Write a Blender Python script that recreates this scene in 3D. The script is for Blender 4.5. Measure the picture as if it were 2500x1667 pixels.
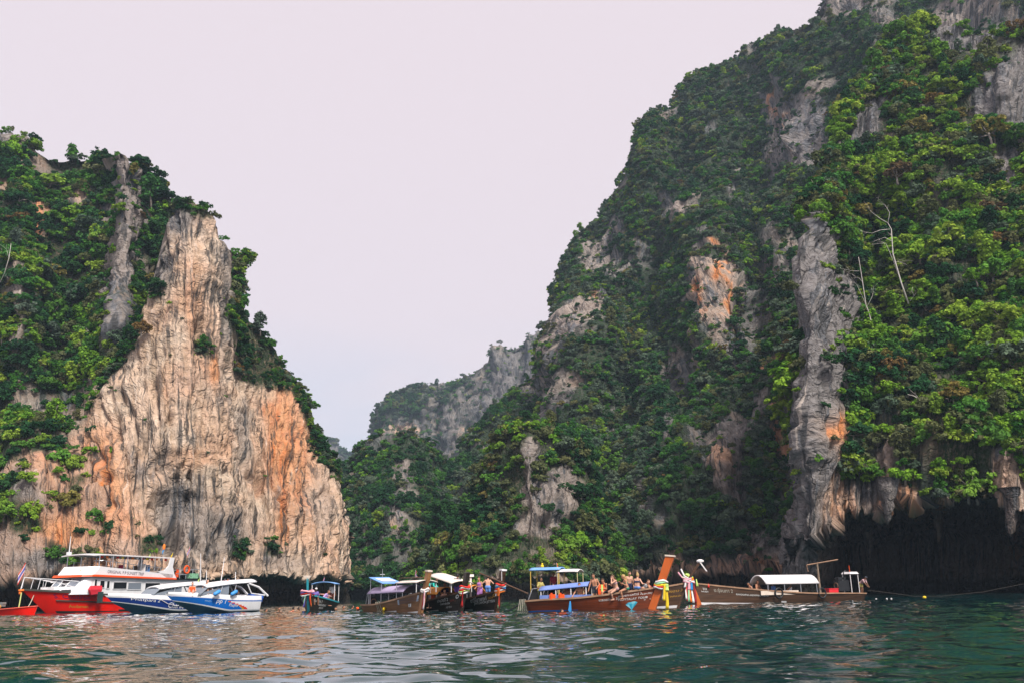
import bpy, bmesh, math, random
import numpy as np
from mathutils import Vector, Matrix, Euler

random.seed(7)
RNG = np.random.default_rng(11)
scene = bpy.context.scene
for o in list(bpy.data.objects):
    bpy.data.objects.remove(o)
COL = scene.collection

# ------------------------------------------------------------------ camera, sky, sun, exposure
FPX, CX, CY = 2165.0, 1250.0, 833.5          # focal length and centre in photograph pixels
CAM_H = 1.2
PITCH = math.atan((1441.0 - CY) / FPX)
ROLL = math.atan(0.018)
Fv = np.array([0, math.cos(PITCH), math.sin(PITCH)])
U0 = np.array([0, -math.sin(PITCH), math.cos(PITCH)])
R0 = np.array([1.0, 0, 0])
Rr = R0 * math.cos(ROLL) - U0 * math.sin(ROLL)
Ur = R0 * math.sin(ROLL) + U0 * math.cos(ROLL)
cam_data = bpy.data.cameras.new('camera')
cam = bpy.data.objects.new('camera', cam_data)
COL.objects.link(cam)
cam_data.sensor_width = 36.0
cam_data.lens = 36.0 * FPX / 2500.0
cam_data.clip_start = 0.1
cam_data.clip_end = 6000.0
cam.matrix_world = Matrix(((Rr[0], Ur[0], -Fv[0], 0), (Rr[1], Ur[1], -Fv[1], 0), (Rr[2], Ur[2], -Fv[2], CAM_H), (0, 0, 0, 1)))
scene.camera = cam

SUN_EL, SUN_AZ = math.radians(49), math.radians(153)   # azimuth measured clockwise from +Y; the light comes from behind the camera
EXPOSURE = 1.85
vs = scene.view_settings
vs.view_transform = 'Standard'
vs.look = 'None'
vs.exposure = EXPOSURE
vs.gamma = 1.0
vs.use_curve_mapping = False
world = bpy.data.worlds.new('World')
scene.world = world
world.use_nodes = True
wn, wl = world.node_tree.nodes, world.node_tree.links
wn.clear()
w_out = wn.new('ShaderNodeOutputWorld')
w_bg = wn.new('ShaderNodeBackground')
w_bg.inputs['Strength'].default_value = 0.1
w_sky = wn.new('ShaderNodeTexSky')
w_sky.sky_type = 'NISHITA'
w_sky.sun_disc = False
w_sky.sun_elevation = SUN_EL
w_sky.sun_rotation = SUN_AZ
w_tc = wn.new('ShaderNodeTexCoord')
w_map = wn.new('ShaderNodeMapping')
w_map.inputs['Scale'].default_value = (3.0, 3.0, 11.0)
w_map.inputs['Location'].default_value = (0.35, 0.0, 0.15)
w_noise = wn.new('ShaderNodeTexNoise')
w_noise.inputs['Scale'].default_value = 1.0
w_noise.inputs['Detail'].default_value = 3.0
w_ramp = wn.new('ShaderNodeValToRGB')
w_ramp.color_ramp.elements[0].position = 0.36
w_ramp.color_ramp.elements[1].position = 0.54
w_sep = wn.new('ShaderNodeSeparateXYZ')
w_low = wn.new('ShaderNodeMapRange')          # breaks in the cloud only low down towards the horizon
w_low.inputs['From Min'].default_value = 0.30
w_low.inputs['From Max'].default_value = 0.18
w_low.inputs['To Min'].default_value = 0.0
w_low.inputs['To Max'].default_value = 0.75
w_mul = wn.new('ShaderNodeMath'); w_mul.operation = 'MULTIPLY'
SKY = 10.0 / 2 ** EXPOSURE
w_cloud = wn.new('ShaderNodeMix'); w_cloud.data_type = 'RGBA'
w_cloud.inputs['A'].default_value = (0.87 * SKY, 0.76 * SKY, 0.805 * SKY, 1)
w_cloud.inputs['B'].default_value = (0.68 * SKY, 0.71 * SKY, 0.83 * SKY, 1)
w_mix = wn.new('ShaderNodeMix'); w_mix.data_type = 'RGBA'
w_mix.inputs['Factor'].default_value = 0.97
wl.new(w_tc.outputs['Generated'], w_map.inputs['Vector'])
wl.new(w_map.outputs['Vector'], w_noise.inputs['Vector'])
wl.new(w_noise.outputs['Fac'], w_ramp.inputs['Fac'])
wl.new(w_tc.outputs['Generated'], w_sep.inputs['Vector'])
wl.new(w_sep.outputs['Z'], w_low.inputs['Value'])
wl.new(w_low.outputs['Result'], w_mul.inputs[0])
wl.new(w_ramp.outputs['Color'], w_mul.inputs[1])
wl.new(w_mul.outputs['Value'], w_cloud.inputs['Factor'])
wl.new(w_sky.outputs['Color'], w_mix.inputs['A'])
wl.new(w_cloud.outputs['Result'], w_mix.inputs['B'])
wl.new(w_mix.outputs['Result'], w_bg.inputs['Color'])
wl.new(w_bg.outputs['Background'], w_out.inputs['Surface'])

sun_data = bpy.data.lights.new('sun', 'SUN')
sun_data.energy = 1.5
sun_data.angle = math.radians(14)
sun_data.color = (1.0, 0.95, 0.88)
sun = bpy.data.objects.new('sun', sun_data)
COL.objects.link(sun)
sdir = Vector((math.sin(SUN_AZ) * math.cos(SUN_EL), math.cos(SUN_AZ) * math.cos(SUN_EL), math.sin(SUN_EL)))
sun.rotation_euler = sdir.to_track_quat('Z', 'Y').to_euler()

scene.render.engine = 'CYCLES'
cy = scene.cycles
cy.max_bounces = 5
cy.diffuse_bounces = 1
cy.glossy_bounces = 3
cy.transmission_bounces = 3
cy.transparent_max_bounces = 6
cy.volume_bounces = 0
cy.caustics_reflective = False
cy.caustics_refractive = False
cy.use_denoising = True
cy.sample_clamp_indirect = 4.0

# ------------------------------------------------------------------ geometry helpers
def W(px, py, D):
    """world point on the ray of a photograph pixel at forward distance D (metres along +Y)"""
    px, py, D = np.broadcast_arrays(np.asarray(px, float), np.asarray(py, float), np.asarray(D, float))
    u = (px - CX) / FPX
    v = (CY - py) / FPX
    d = Fv + u[..., None] * Rr + v[..., None] * Ur
    k = D / d[..., 1]
    p = d * k[..., None]
    p[..., 2] += CAM_H
    return p

def Wz(px, z, D):
    """world point at height z and forward distance D that lies in photograph column px"""
    px, z, D = np.broadcast_arrays(np.asarray(px, float), np.asarray(z, float), np.asarray(D, float))
    u = (px - CX) / FPX
    zz = z - CAM_H
    depth = D * math.cos(PITCH) + zz * math.sin(PITCH)
    uv = -D * math.sin(PITCH) + zz * math.cos(PITCH)
    x = (u * depth + uv * math.sin(ROLL)) / math.cos(ROLL)
    return np.stack([x, D, z], -1)

def proj(p):
    p = np.asarray(p, float)
    q = p - np.array([0, 0, CAM_H])
    dep = q @ Fv
    return CX + FPX * (q @ Rr) / dep, CY - FPX * (q @ Ur) / dep

def _hash(ix, iy, iz, seed):
    h = (ix.astype(np.uint32) * np.uint32(374761393) + iy.astype(np.uint32) * np.uint32(668265263)
         + iz.astype(np.uint32) * np.uint32(2147483647) + np.uint32((seed * 974711) & 0xffffffff))
    h = (h ^ (h >> np.uint32(13))) * np.uint32(1274126177)
    h = (h ^ (h >> np.uint32(16))) * np.uint32(2246822519)
    return h ^ (h >> np.uint32(15))

def noise(p, seed=0):
    """gradient noise, about -0.7..0.7"""
    p = np.asarray(p, float)
    i = np.floor(p).astype(np.int64)
    f = p - i
    w = f * f * f * (f * (f * 6 - 15) + 10)
    out = np.zeros(p.shape[0])
    for dx in (0, 1):
        for dy in (0, 1):
            for dz in (0, 1):
                h = _hash(i[:, 0] + dx, i[:, 1] + dy, i[:, 2] + dz, seed)
                gx = (h & np.uint32(1023)).astype(float) / 511.5 - 1
                gy = ((h >> np.uint32(10)) & np.uint32(1023)).astype(float) / 511.5 - 1
                gz = ((h >> np.uint32(20)) & np.uint32(1023)).astype(float) / 511.5 - 1
                wt = ((w[:, 0] if dx else 1 - w[:, 0]) * (w[:, 1] if dy else 1 - w[:, 1]) * (w[:, 2] if dz else 1 - w[:, 2]))
                out += wt * (gx * (f[:, 0] - dx) + gy * (f[:, 1] - dy) + gz * (f[:, 2] - dz))
    return out

def fbm(p, octv=4, seed=0, gain=0.5):
    a, s, out = 1.0, 1.0, 0.0
    for k in range(octv):
        out = out + a * noise(np.asarray(p) * s, seed + k * 17)
        a *= gain
        s *= 2.03
    return out

def smooth(e0, e1, x):
    t = np.clip((x - e0) / (e1 - e0), 0, 1)
    return t * t * (3 - 2 * t)

def poly_sd(px, py, poly):
    """signed distance (inside positive) to a polygon, in pixels"""
    poly = np.asarray(poly, float)
    n = len(poly)
    d = np.full(px.shape, 1e9)
    ins = np.zeros(px.shape, bool)
    for k in range(n):
        ax, ay = poly[k]
        bx, by = poly[(k + 1) % n]
        ex, ey = bx - ax, by - ay
        t = np.clip(((px - ax) * ex + (py - ay) * ey) / (ex * ex + ey * ey + 1e-9), 0, 1)
        d = np.minimum(d, np.hypot(px - ax - t * ex, py - ay - t * ey))
        c = ((ay > py) != (by > py)) & (px < (bx - ax) * (py - ay) / (by - ay + 1e-9) + ax)
        ins ^= c
    return np.where(ins, d, -d)

def mesh_from(name, verts, faces, mats=(), smooth_shade=True, midx=None):
    me = bpy.data.meshes.new(name)
    verts = np.asarray(verts, np.float32)
    if isinstance(faces, np.ndarray) and faces.ndim == 2:
        k = faces.shape[1]
        me.vertices.add(len(verts))
        me.vertices.foreach_set('co', verts.ravel())
        me.loops.add(faces.size)
        me.loops.foreach_set('vertex_index', faces.astype(np.int32).ravel())
        me.polygons.add(len(faces))
        me.polygons.foreach_set('loop_start', np.arange(0, faces.size, k, dtype=np.int32))
        me.update(calc_edges=True)
    else:
        me.from_pydata([tuple(map(float, v)) for v in verts], [], [tuple(map(int, f)) for f in faces])
        me.update()
    for m in mats:
        me.materials.append(m)
    if smooth_shade:
        me.polygons.foreach_set('use_smooth', np.ones(len(me.polygons), bool))
    if midx is not None:
        me.polygons.foreach_set('material_index', np.asarray(midx, np.int32))
    return me

def link(name, me, parent=None, label=None, cat=None, group=None, kind=None):
    o = bpy.data.objects.new(name, me)
    COL.objects.link(o)
    if parent is not None:
        o.parent = parent
    if label: o['label'] = label
    if cat: o['category'] = cat
    if group: o['group'] = group
    if kind: o['kind'] = kind
    return o

# ------------------------------------------------------------------ materials
def mat(name, color=(0.5, 0.5, 0.5), rough=0.6, metal=0.0, spec=0.4, var=0.0, vscale=6.0, grime=0.0, bump=0.0, stretch=(1, 1, 1), trans=0.0):
    """a painted / cloth / wood surface with a little procedural variation"""
    m = bpy.data.materials.new(name)
    m.use_nodes = True
    n, l = m.node_tree.nodes, m.node_tree.links
    b = n['Principled BSDF']
    b.inputs['Roughness'].default_value = rough
    b.inputs['Metallic'].default_value = metal
    b.inputs['Specular IOR Level'].default_value = spec
    if trans:
        b.inputs['Transmission Weight'].default_value = trans
    if var or grime or bump:
        tc = n.new('ShaderNodeTexCoord')
        mp = n.new('ShaderNodeMapping'); mp.inputs['Scale'].default_value = stretch
        nz = n.new('ShaderNodeTexNoise'); nz.inputs['Scale'].default_value = vscale; nz.inputs['Detail'].default_value = 5
        l.new(tc.outputs['Object'], mp.inputs['Vector']); l.new(mp.outputs['Vector'], nz.inputs['Vector'])
        rp = n.new('ShaderNodeValToRGB')
        c = color
        rp.color_ramp.elements[0].position = 0.3
        rp.color_ramp.elements[1].position = 0.7
        rp.color_ramp.elements[0].color = (c[0] * (1 - var), c[1] * (1 - var), c[2] * (1 - var), 1)
        rp.color_ramp.elements[1].color = (min(1, c[0] * (1 + var)), min(1, c[1] * (1 + var)), min(1, c[2] * (1 + var)), 1)
        l.new(nz.outputs['Fac'], rp.inputs['Fac'])
        src = rp.outputs['Color']
        if grime:
            n2 = n.new('ShaderNodeTexNoise'); n2.inputs['Scale'].default_value = vscale * 0.4; n2.inputs['Detail'].default_value = 8
            n2.inputs['Roughness'].default_value = 0.7
            l.new(mp.outputs['Vector'], n2.inputs['Vector'])
            mr = n.new('ShaderNodeMapRange'); mr.inputs['From Min'].default_value = 0.5; mr.inputs['From Max'].default_value = 0.75
            mr.inputs['To Max'].default_value = grime
            l.new(n2.outputs['Fac'], mr.inputs['Value'])
            mx = n.new('ShaderNodeMix'); mx.data_type = 'RGBA'
            mx.inputs['B'].default_value = (0.06, 0.05, 0.04, 1)
            l.new(mr.outputs['Result'], mx.inputs['Factor']); l.new(src, mx.inputs['A'])
            src = mx.outputs['Result']
        l.new(src, b.inputs['Base Color'])
        if bump:
            bp = n.new('ShaderNodeBump'); bp.inputs['Strength'].default_value = bump; bp.inputs['Distance'].default_value = 0.02
            l.new(nz.outputs['Fac'], bp.inputs['Height']); l.new(bp.outputs['Normal'], b.inputs['Normal'])
    else:
        b.inputs['Base Color'].default_value = (*color, 1)
    return m

def rock_material():
    """limestone: cream, grey and iron-orange by vertex attribute, with vertical water streaks and cracks"""
    m = bpy.data.materials.new('limestone')
    m.use_nodes = True
    n, l = m.node_tree.nodes, m.node_tree.links
    b = n['Principled BSDF']
    b.inputs['Roughness'].default_value = 0.9
    b.inputs['Specular IOR Level'].default_value = 0.15
    at = n.new('ShaderNodeAttribute'); at.attribute_name = 'tone'      # r orange, g grey, b soil/moss
    sp = n.new('ShaderNodeSeparateColor')
    l.new(at.outputs['Color'], sp.inputs['Color'])
    tc = n.new('ShaderNodeAttribute'); tc.attribute_name = 'rest'       # metres along the face and up it
    def nz(scale, stretch, detail=4, rough=0.55, dist=0.0):
        mp = n.new('ShaderNodeMapping'); mp.inputs['Scale'].default_value = stretch
        t = n.new('ShaderNodeTexNoise'); t.inputs['Scale'].default_value = scale; t.inputs['Detail'].default_value = detail
        t.inputs['Roughness'].default_value = rough; t.inputs['Distortion'].default_value = dist
        l.new(tc.outputs['Vector'], mp.inputs['Vector']); l.new(mp.outputs['Vector'], t.inputs['Vector'])
        return t.outputs['Fac']
    def rng(x, a, bb, lo=0.0, hi=1.0):
        r = n.new('ShaderNodeMapRange'); r.inputs['From Min'].default_value = a; r.inputs['From Max'].default_value = bb
        r.inputs['To Min'].default_value = lo; r.inputs['To Max'].default_value = hi
        l.new(x, r.inputs['Value']); return r.outputs['Result']
    def mth(op, x, y):
        q = n.new('ShaderNodeMath'); q.operation = op
        for k, s in enumerate((x, y)):
            if isinstance(s, (int, float)): q.inputs[k].default_value = s
            else: l.new(s, q.inputs[k])
        return q.outputs[0]
    def mix(f, a, c):
        q = n.new('ShaderNodeMix'); q.data_type = 'RGBA'
        if isinstance(f, (int, float)): q.inputs['Factor'].default_value = f
        else: l.new(f, q.inputs['Factor'])
        for s, k in ((a, 'A'), (c, 'B')):
            if isinstance(s, tuple): q.inputs[k].default_value = (*s, 1)
            else: l.new(s, q.inputs[k])
        return q.outputs['Result']
    streak = nz(0.9, (1, 1, 0.07), 5, 0.62, 0.3)
    streak2 = nz(2.6, (1, 1, 0.05), 4, 0.6, 0.2)
    patch = nz(0.22, (1, 1, 0.45), 5, 0.6, 0.6)
    fine = nz(3.2, (1, 1, 0.6), 6, 0.7)
    wv = n.new('ShaderNodeVectorMath'); wv.operation = 'MULTIPLY_ADD'
    nc = n.new('ShaderNodeTexNoise'); nc.inputs['Scale'].default_value = 0.7; nc.inputs['Detail'].default_value = 4
    l.new(tc.outputs['Vector'], nc.inputs['Vector']); l.new(nc.outputs['Color'], wv.inputs[0])
    wv.inputs[1].default_value = (2.2, 2.2, 2.2); l.new(tc.outputs['Vector'], wv.inputs[2])
    def crackle(scale, stretch, w):
        mp = n.new('ShaderNodeMapping'); mp.inputs['Scale'].default_value = stretch
        v = n.new('ShaderNodeTexVoronoi'); v.feature = 'DISTANCE_TO_EDGE'; v.inputs['Scale'].default_value = scale
        l.new(wv.outputs['Vector'], mp.inputs['Vector']); l.new(mp.outputs['Vector'], v.inputs['Vector'])
        return rng(v.outputs['Distance'], 0.0, w, 1.0, 0.0)
    ck1 = crackle(0.55, (1, 1, 0.14), 0.10)
    ck2 = crackle(1.5, (1, 1, 0.25), 0.12)
    long_ = nz(1.5, (1, 1, 0.028), 4, 0.6, 0.15)
    cream = mix(rng(streak, 0.35, 0.7), (0.41, 0.295, 0.205), (0.75, 0.60, 0.465))
    cream = mix(rng(fine, 0.52, 0.72, 0, 0.6), cream, (0.72, 0.62, 0.53))
    orange = mix(rng(streak2, 0.35, 0.68), (0.52, 0.15, 0.040), (0.70, 0.32, 0.12))
    grey = mix(rng(fine, 0.3, 0.7), (0.055, 0.058, 0.064), (0.22, 0.22, 0.23))
    of = mth('MULTIPLY', mth('MULTIPLY', sp.outputs['Red'], 1.2), rng(streak, 0.30, 0.60, 0.5, 1.0))
    c = mix(of, cream, orange)
    gf = mth('ADD', sp.outputs['Green'], rng(mth('ADD', mth('MULTIPLY', patch, 0.6), mth('MULTIPLY', streak2, 0.4)), 0.52, 0.64, -0.12, 0.60))
    gf = mth('MINIMUM', mth('MAXIMUM', gf, 0.0), 1.0)
    c = mix(gf, c, grey)
    black = rng(mth('ADD', mth('MULTIPLY', streak, 0.55), mth('MULTIPLY', streak2, 0.45)), 0.545, 0.60, 0.0, 0.85)
    black = mth('MAXIMUM', black, mth('MULTIPLY', rng(long_, 0.55, 0.60, 0.0, 0.9), rng(patch, 0.40, 0.56, 0.1, 1.0)))
    black = mth('MAXIMUM', black, mth('MULTIPLY', ck1, rng(patch, 0.48, 0.62, 0.0, 0.6)))
    c = mix(rng(long_, 0.36, 0.30, 0.0, 0.55), c, (0.66, 0.56, 0.47))      # pale calcite runs
    c = mix(black, c, (0.045, 0.045, 0.045))
    moss = mth('MULTIPLY', sp.outputs['Blue'], rng(fine, 0.3, 0.55, 0.55, 1.0))
    c = mix(moss, c, mix(rng(fine, 0.35, 0.65), (0.008, 0.020, 0.010), (0.026, 0.050, 0.018)))
    c = mix(mth('MULTIPLY', at.outputs['Alpha'], rng(fine, 0.3, 0.6, 0.7, 1.0)), c, (0.022, 0.024, 0.020))     # algae of the tidal zone, with the sea notch's shade painted in
    l.new(c, b.inputs['Base Color'])
    bp = n.new('ShaderNodeBump'); bp.inputs['Strength'].default_value = 1.0; bp.inputs['Distance'].default_value = 0.45
    bh = mth('ADD', mth('MULTIPLY', streak2, 0.6), mth('ADD', mth('MULTIPLY', fine, 0.8), mth('ADD', mth('MULTIPLY', black, -0.35), mth('ADD', mth('MULTIPLY', ck1, -0.6), mth('MULTIPLY', ck2, -0.2)))))
    l.new(bh, bp.inputs['Height']); l.new(bp.outputs['Normal'], b.inputs['Normal'])
    return m

def leaf_material(name, stops, dry=0.0):
    m = bpy.data.materials.new(name)
    m.use_nodes = True
    n, l = m.node_tree.nodes, m.node_tree.links
    n.clear()
    out = n.new('ShaderNodeOutputMaterial')
    oi = n.new('ShaderNodeObjectInfo')
    rp = n.new('ShaderNodeValToRGB')
    el = rp.color_ramp.elements
    while len(el) < len(stops):
        el.new(0.5)
    for k, s in enumerate(stops):
        el[k].position = k / (len(stops) - 1)
        el[k].color = (*s, 1)
    l.new(oi.outputs['Random'], rp.inputs['Fac'])
    at = n.new('ShaderNodeAttribute'); at.attribute_name = 'leaf'
    hv = n.new('ShaderNodeHueSaturation')
    mr = n.new('ShaderNodeMapRange'); mr.inputs['To Min'].default_value = 0.5; mr.inputs['To Max'].default_value = 1.6
    l.new(at.outputs['Fac'], mr.inputs['Value']); l.new(mr.outputs['Result'], hv.inputs['Value'])
    mh = n.new('ShaderNodeMapRange'); mh.inputs['To Min'].default_value = 0.515; mh.inputs['To Max'].default_value = 0.485
    l.new(at.outputs['Fac'], mh.inputs['Value']); l.new(mh.outputs['Result'], hv.inputs['Hue'])
    l.new(rp.outputs['Color'], hv.inputs['Color'])
    d = n.new('ShaderNodeBsdfDiffuse')
    t = n.new('ShaderNodeBsdfTranslucent')
    mx = n.new('ShaderNodeMixShader'); mx.inputs['Fac'].default_value = 0.25
    l.new(hv.outputs['Color'], d.inputs['Color']); l.new(hv.outputs['Color'], t.inputs['Color'])
    l.new(d.outputs[0], mx.inputs[1]); l.new(t.outputs[0], mx.inputs[2])
    l.new(mx.outputs[0], out.inputs['Surface'])
    return m

ROCK = rock_material()
BARK = mat('pale_bark', (0.30, 0.26, 0.22), 0.9, var=0.3, vscale=3, spec=0.1)
DEADWOOD = mat('dead_wood', (0.52, 0.48, 0.43), 0.9, var=0.2, vscale=3, spec=0.1)
LEAF = [
    leaf_material('leaf_dark', [(0.018, 0.062, 0.026), (0.024, 0.080, 0.030), (0.034, 0.095, 0.030), (0.026, 0.080, 0.038)]),
    leaf_material('leaf_mid', [(0.042, 0.145, 0.026), (0.062, 0.180, 0.028), (0.088, 0.200, 0.030), (0.048, 0.150, 0.042)]),
    leaf_material('leaf_bright', [(0.120, 0.270, 0.026), (0.170, 0.315, 0.030), (0.240, 0.340, 0.042), (0.110, 0.270, 0.040)]),
    leaf_material('leaf_olive', [(0.095, 0.115, 0.045), (0.130, 0.145, 0.055), (0.105, 0.125, 0.058), (0.150, 0.155, 0.062)]),
    leaf_material('leaf_gold', [(0.170, 0.150, 0.040), (0.210, 0.190, 0.050), (0.190, 0.120, 0.040), (0.120, 0.085, 0.045)]),
    leaf_material('leaf_grey', [(0.075, 0.125, 0.080), (0.100, 0.150, 0.092), (0.125, 0.170, 0.108), (0.085, 0.125, 0.092)]),
]
# ------------------------------------------------------------------ terrain: limestone cliffs
PLANT = []      # candidate plant spots: (massif, position, normal, pixel, wood density)

def massif(name, px, sky, d0, d1, res=0.5, prof=1.0, bumps=(), lip=2.0, nd=3.0, back=25.0, flute=0.5, big=2.0, mid=0.8, fine=0.25,
           rocks=(), rock_default=0.0, grey=0.5, orange=0.2, tones=(), density=0.2, mix=(3, 3, 1, 1, 0, 1), size=1.0, seed=0, veg=(), rough_edge=22.0,
           steep_rock=0.0, plant_above=0.0, smooth_k=9, pits=0.0, extra=None, crack=0.6, bed=0.3, lip_rag=0.9, mz=5.5, gully=0.0, plate=0.7, ledge=0.26):
    px = np.asarray(px, float)
    # columns, resampled evenly along the foot of the cliff in plan
    tt = np.linspace(0, len(px) - 1, 3000)
    ii = np.arange(len(px))
    def ip(a):
        a = np.broadcast_to(np.asarray(a, float), px.shape)
        r = np.interp(tt, ii, a)
        kk = np.ones(60) / 60
        rp = np.pad(r, 30, mode='edge')
        return np.convolve(rp, kk, 'same')[30:-30]
    PX, SK, D0, D1, LP, ND = ip(px), ip(sky), ip(d0), ip(d1), ip(lip), ip(nd)
    Dm = 0.6 * D0 + 0.4 * D1
    P = Wz(PX, 10.0, Dm)
    s = np.concatenate([[0], np.cumsum(np.linalg.norm(np.diff(P, axis=0), axis=1))])
    nu = max(20, int(s[-1] / res))
    su = np.linspace(0, s[-1], nu)
    PX, SK, D0, D1, LP, ND = (np.interp(su, s, a) for a in (PX, SK, D0, D1, LP, ND))
    H = (1440 - SK.min()) / FPX * D1.max()
    nv = max(16, int(H * 1.08 / res))
    t = np.linspace(0, 1, nv)
    su3 = Wz(PX, 0 * PX, D0)
    LP = LP + lip_rag * (1.3 * fbm(su3 / 6.0 + seed, 2, seed + 90) + 1.3 * noise(su3 / 2.0 + seed, seed + 91) + 0.7 * noise(su3 / 0.8 + seed, seed + 92))
    LP = np.clip(LP, 1.0, None)
    base = Wz(PX, LP, D0)
    _, pyb = proj(base)
    T, PXg = np.meshgrid(t, PX, indexing='ij')
    PY = pyb[None, :] * (1 - T) + SK[None, :] * T
    pf = prof(T) if callable(prof) else T ** prof
    D = D0[None, :] + (D1 - D0)[None, :] * pf
    for (bx, by, rx, ry, dd) in bumps:
        D = D + dd * np.exp(-((PXg - bx) / rx) ** 2 - ((PY - by) / ry) ** 2)
    G = W(PXg, PY, D)                                   # the visible face
    rows_lo = []
    nlo = max(5, int(np.max(ND) / res / 1.3))
    for k in range(nlo):                                # sea notch or cave, from the water at the back out to the lip
        a = k / nlo
        if a < 0.45:
            z = -1.5 + (LP * 0.72 + 1.5) * (a / 0.45); dd = ND * (1 - 0.05 * a / 0.45)
        else:
            b_ = (a - 0.45) / 0.55
            z = LP * (0.72 + 0.28 * b_ ** 0.7); dd = ND * 0.95 * (1 - b_)
        rows_lo.append(Wz(PX, z, D0 + dd))
    rows_hi = []
    top = G[-1]
    nb = 8
    for k in range(1, nb + 1):                          # over the top and down the far side
        a = k / nb
        q = top.copy()
        q[:, 1] += back * a
        q[:, 0] += top[:, 0] / top[:, 1] * back * a
        q[:, 2] = top[:, 2] * (1 - a ** 2.2) - 2 * a
        rows_hi.append(q)
    V = np.concatenate([np.array(rows_lo), G, np.array(rows_hi)], 0)
    nr = V.shape[0]
    nlow = len(rows_lo)
    # normals by finite differences
    du = np.gradient(V, axis=1); dv = np.gradient(V, axis=0)
    N = np.cross(du, dv)
    N /= np.linalg.norm(N, axis=2, keepdims=True) + 1e-9
    mid_n = N[nlow:nlow + nv].mean((0, 1))
    if mid_n[1] > 0:
        N = -N
    Pf = V.reshape(-1, 3)
    so = seed * 31.7
    q = Pf + so
    rowi = np.repeat(np.arange(nr), nu)
    mppx, mppy = proj(Pf)
    # rock mask in the place (traced outcrops with ragged edges)
    rag = fbm(np.stack([Pf[:, 0] / 5, Pf[:, 1] / 5, Pf[:, 2] / 7], 1), 4, seed + 5) * rough_edge * 2.2
    rock = np.full(len(Pf), rock_default)
    tone = np.zeros((len(Pf), 4)); tone[:, 3] = 1
    tone[:, 0] = orange + 0.5 * fbm(q / 7, 3, seed + 40)
    tone[:, 1] = grey + 0.5 * fbm(q / 9, 3, seed + 41)
    for pl in rocks:
        poly, og, gr = pl
        mk = smooth(-9, 9, poly_sd(mppx, mppy, poly) + rag)
        rock = np.maximum(rock, mk)
        tone[:, 0] = tone[:, 0] * (1 - mk) + og * mk
        tone[:, 1] = tone[:, 1] * (1 - mk) + gr * mk
    if steep_rock:
        bare = smooth(0.10, 0.24, fbm((np.stack([np.tile(su, nr), Pf[:, 1] * 0.18, Pf[:, 2]], 1) + so) / np.array([8.0, 8.0, 17.0]) , 4, seed + 60)) * steep_rock
        rock = np.maximum(rock, bare)
    for poly in veg:
        mk = smooth(-9, 9, poly_sd(mppx, mppy, poly) + rag)
        rock = rock * (1 - mk)
    for (tx, ty, rx, ry, og, gr) in tones:
        w_ = np.exp(-((mppx - tx + rag * 0.8) / rx) ** 2 - ((mppy - ty + rag) / ry) ** 2)
        w_ = np.clip(w_ * 1.4, 0, 1)
        tone[:, 0] = tone[:, 0] * (1 - w_) + og * w_
        tone[:, 1] = tone[:, 1] * (1 - w_) + gr * w_
    # relief; flutes and cracks run straight down the face
    rest = np.stack([np.tile(su, nr), Pf[:, 1] * 0.18, Pf[:, 2]], 1) + so
    rw = rest + np.stack([0.9 * noise(q / 6, seed + 27) + 0.25 * noise(q / 1.5, seed + 28), 0 * su[0] * rest[:, 0], 0 * rest[:, 0]], 1)
    fl = -0.5 + 2.6 * np.abs(noise(rw / np.array([2.2, 2.2, 26]), seed + 1))
    fl2 = -0.5 + 2.6 * np.abs(noise(rw / np.array([0.9, 0.9, 11]), seed + 2))
    fl3 = noise(rw / np.array([6.5, 6.5, 45]), seed + 9)
    disp = gully * smooth(1.0, 14.0, Pf[:, 2]) * (noise(rest / np.array([15, 15, 70]), seed + 30) + 0.5 * noise(rest / np.array([7, 7, 40]), seed + 31)) + big * fbm(q / 17, 3, seed + 3) * 1.3 + mid * fbm(np.stack([rest[:, 0] / 4, q[:, 1] / 4, q[:, 2] / mz], 1), 4, seed + 4)
    fm = 0.25 + 0.75 * rock
    disp += flute * fm * (0.9 * fl3 + 0.55 * fl + 0.35 * fl2) + fine * fm * fbm(rw / np.array([0.8, 0.8, 1.9]), 3, seed + 6)
    bedz = q[:, 2] + 2.0 * noise(q / 9, seed + 7)
    disp += fine * 1.2 * fm * noise(np.stack([q[:, 0] / 7, q[:, 1] / 7, bedz / 1.1], 1), seed + 8)
    wq = q + 1.3 * np.stack([noise(q / 5, seed + 20), noise(q / 5, seed + 21), np.zeros(len(q))], 1)
    c1 = np.abs(noise(rw / np.array([3.0, 3.0, 22]), seed + 22))
    c2 = np.abs(noise(rw / np.array([1.2, 1.2, 10]), seed + 23))
    c3 = np.abs(noise(np.stack([wq[:, 0] / 9, wq[:, 1] / 9, (wq[:, 2] + 0.8 * noise(q / 3, seed + 24)) / 2.3], 1), seed + 25))
    gate = smooth(-0.15, 0.2, fbm(q / 8, 2, seed + 26))
    disp -= crack * fm * ((1 - smooth(0.0, 0.075, c1)) * 1.0 + (1 - smooth(0.0, 0.10, c2)) * 0.5 * gate + bed * (1 - smooth(0.0, 0.09, c3)) * (1 - 0.6 * gate))
    pn = fbm(rw / np.array([4.5, 4.5, 10]), 3, seed + 32) * 3.2
    disp += plate * fm * ((np.floor(pn) + smooth(0.0, 0.16, pn - np.floor(pn))) * 0.5)
    if pits:
        pt = noise(rw / np.array([1.3, 1.3, 7]), seed + 12)
        disp -= pits * smooth(0.30, 0.46, pt)
    if extra is not None:
        disp += extra(mppx, mppy, Pf, rag)
    low = rowi < nlow
    disp = np.where(low, disp * 0.55, disp)
    back_rows = rowi >= nlow + nv
    Pd = Pf + N.reshape(-1, 3) * disp[:, None]
    Pd[back_rows] = (Pf + np.array([0, 0, 1.0]) * (disp * 0.6)[:, None])[back_rows]
    idx = np.arange(nr * nu).reshape(nr, nu)
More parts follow.
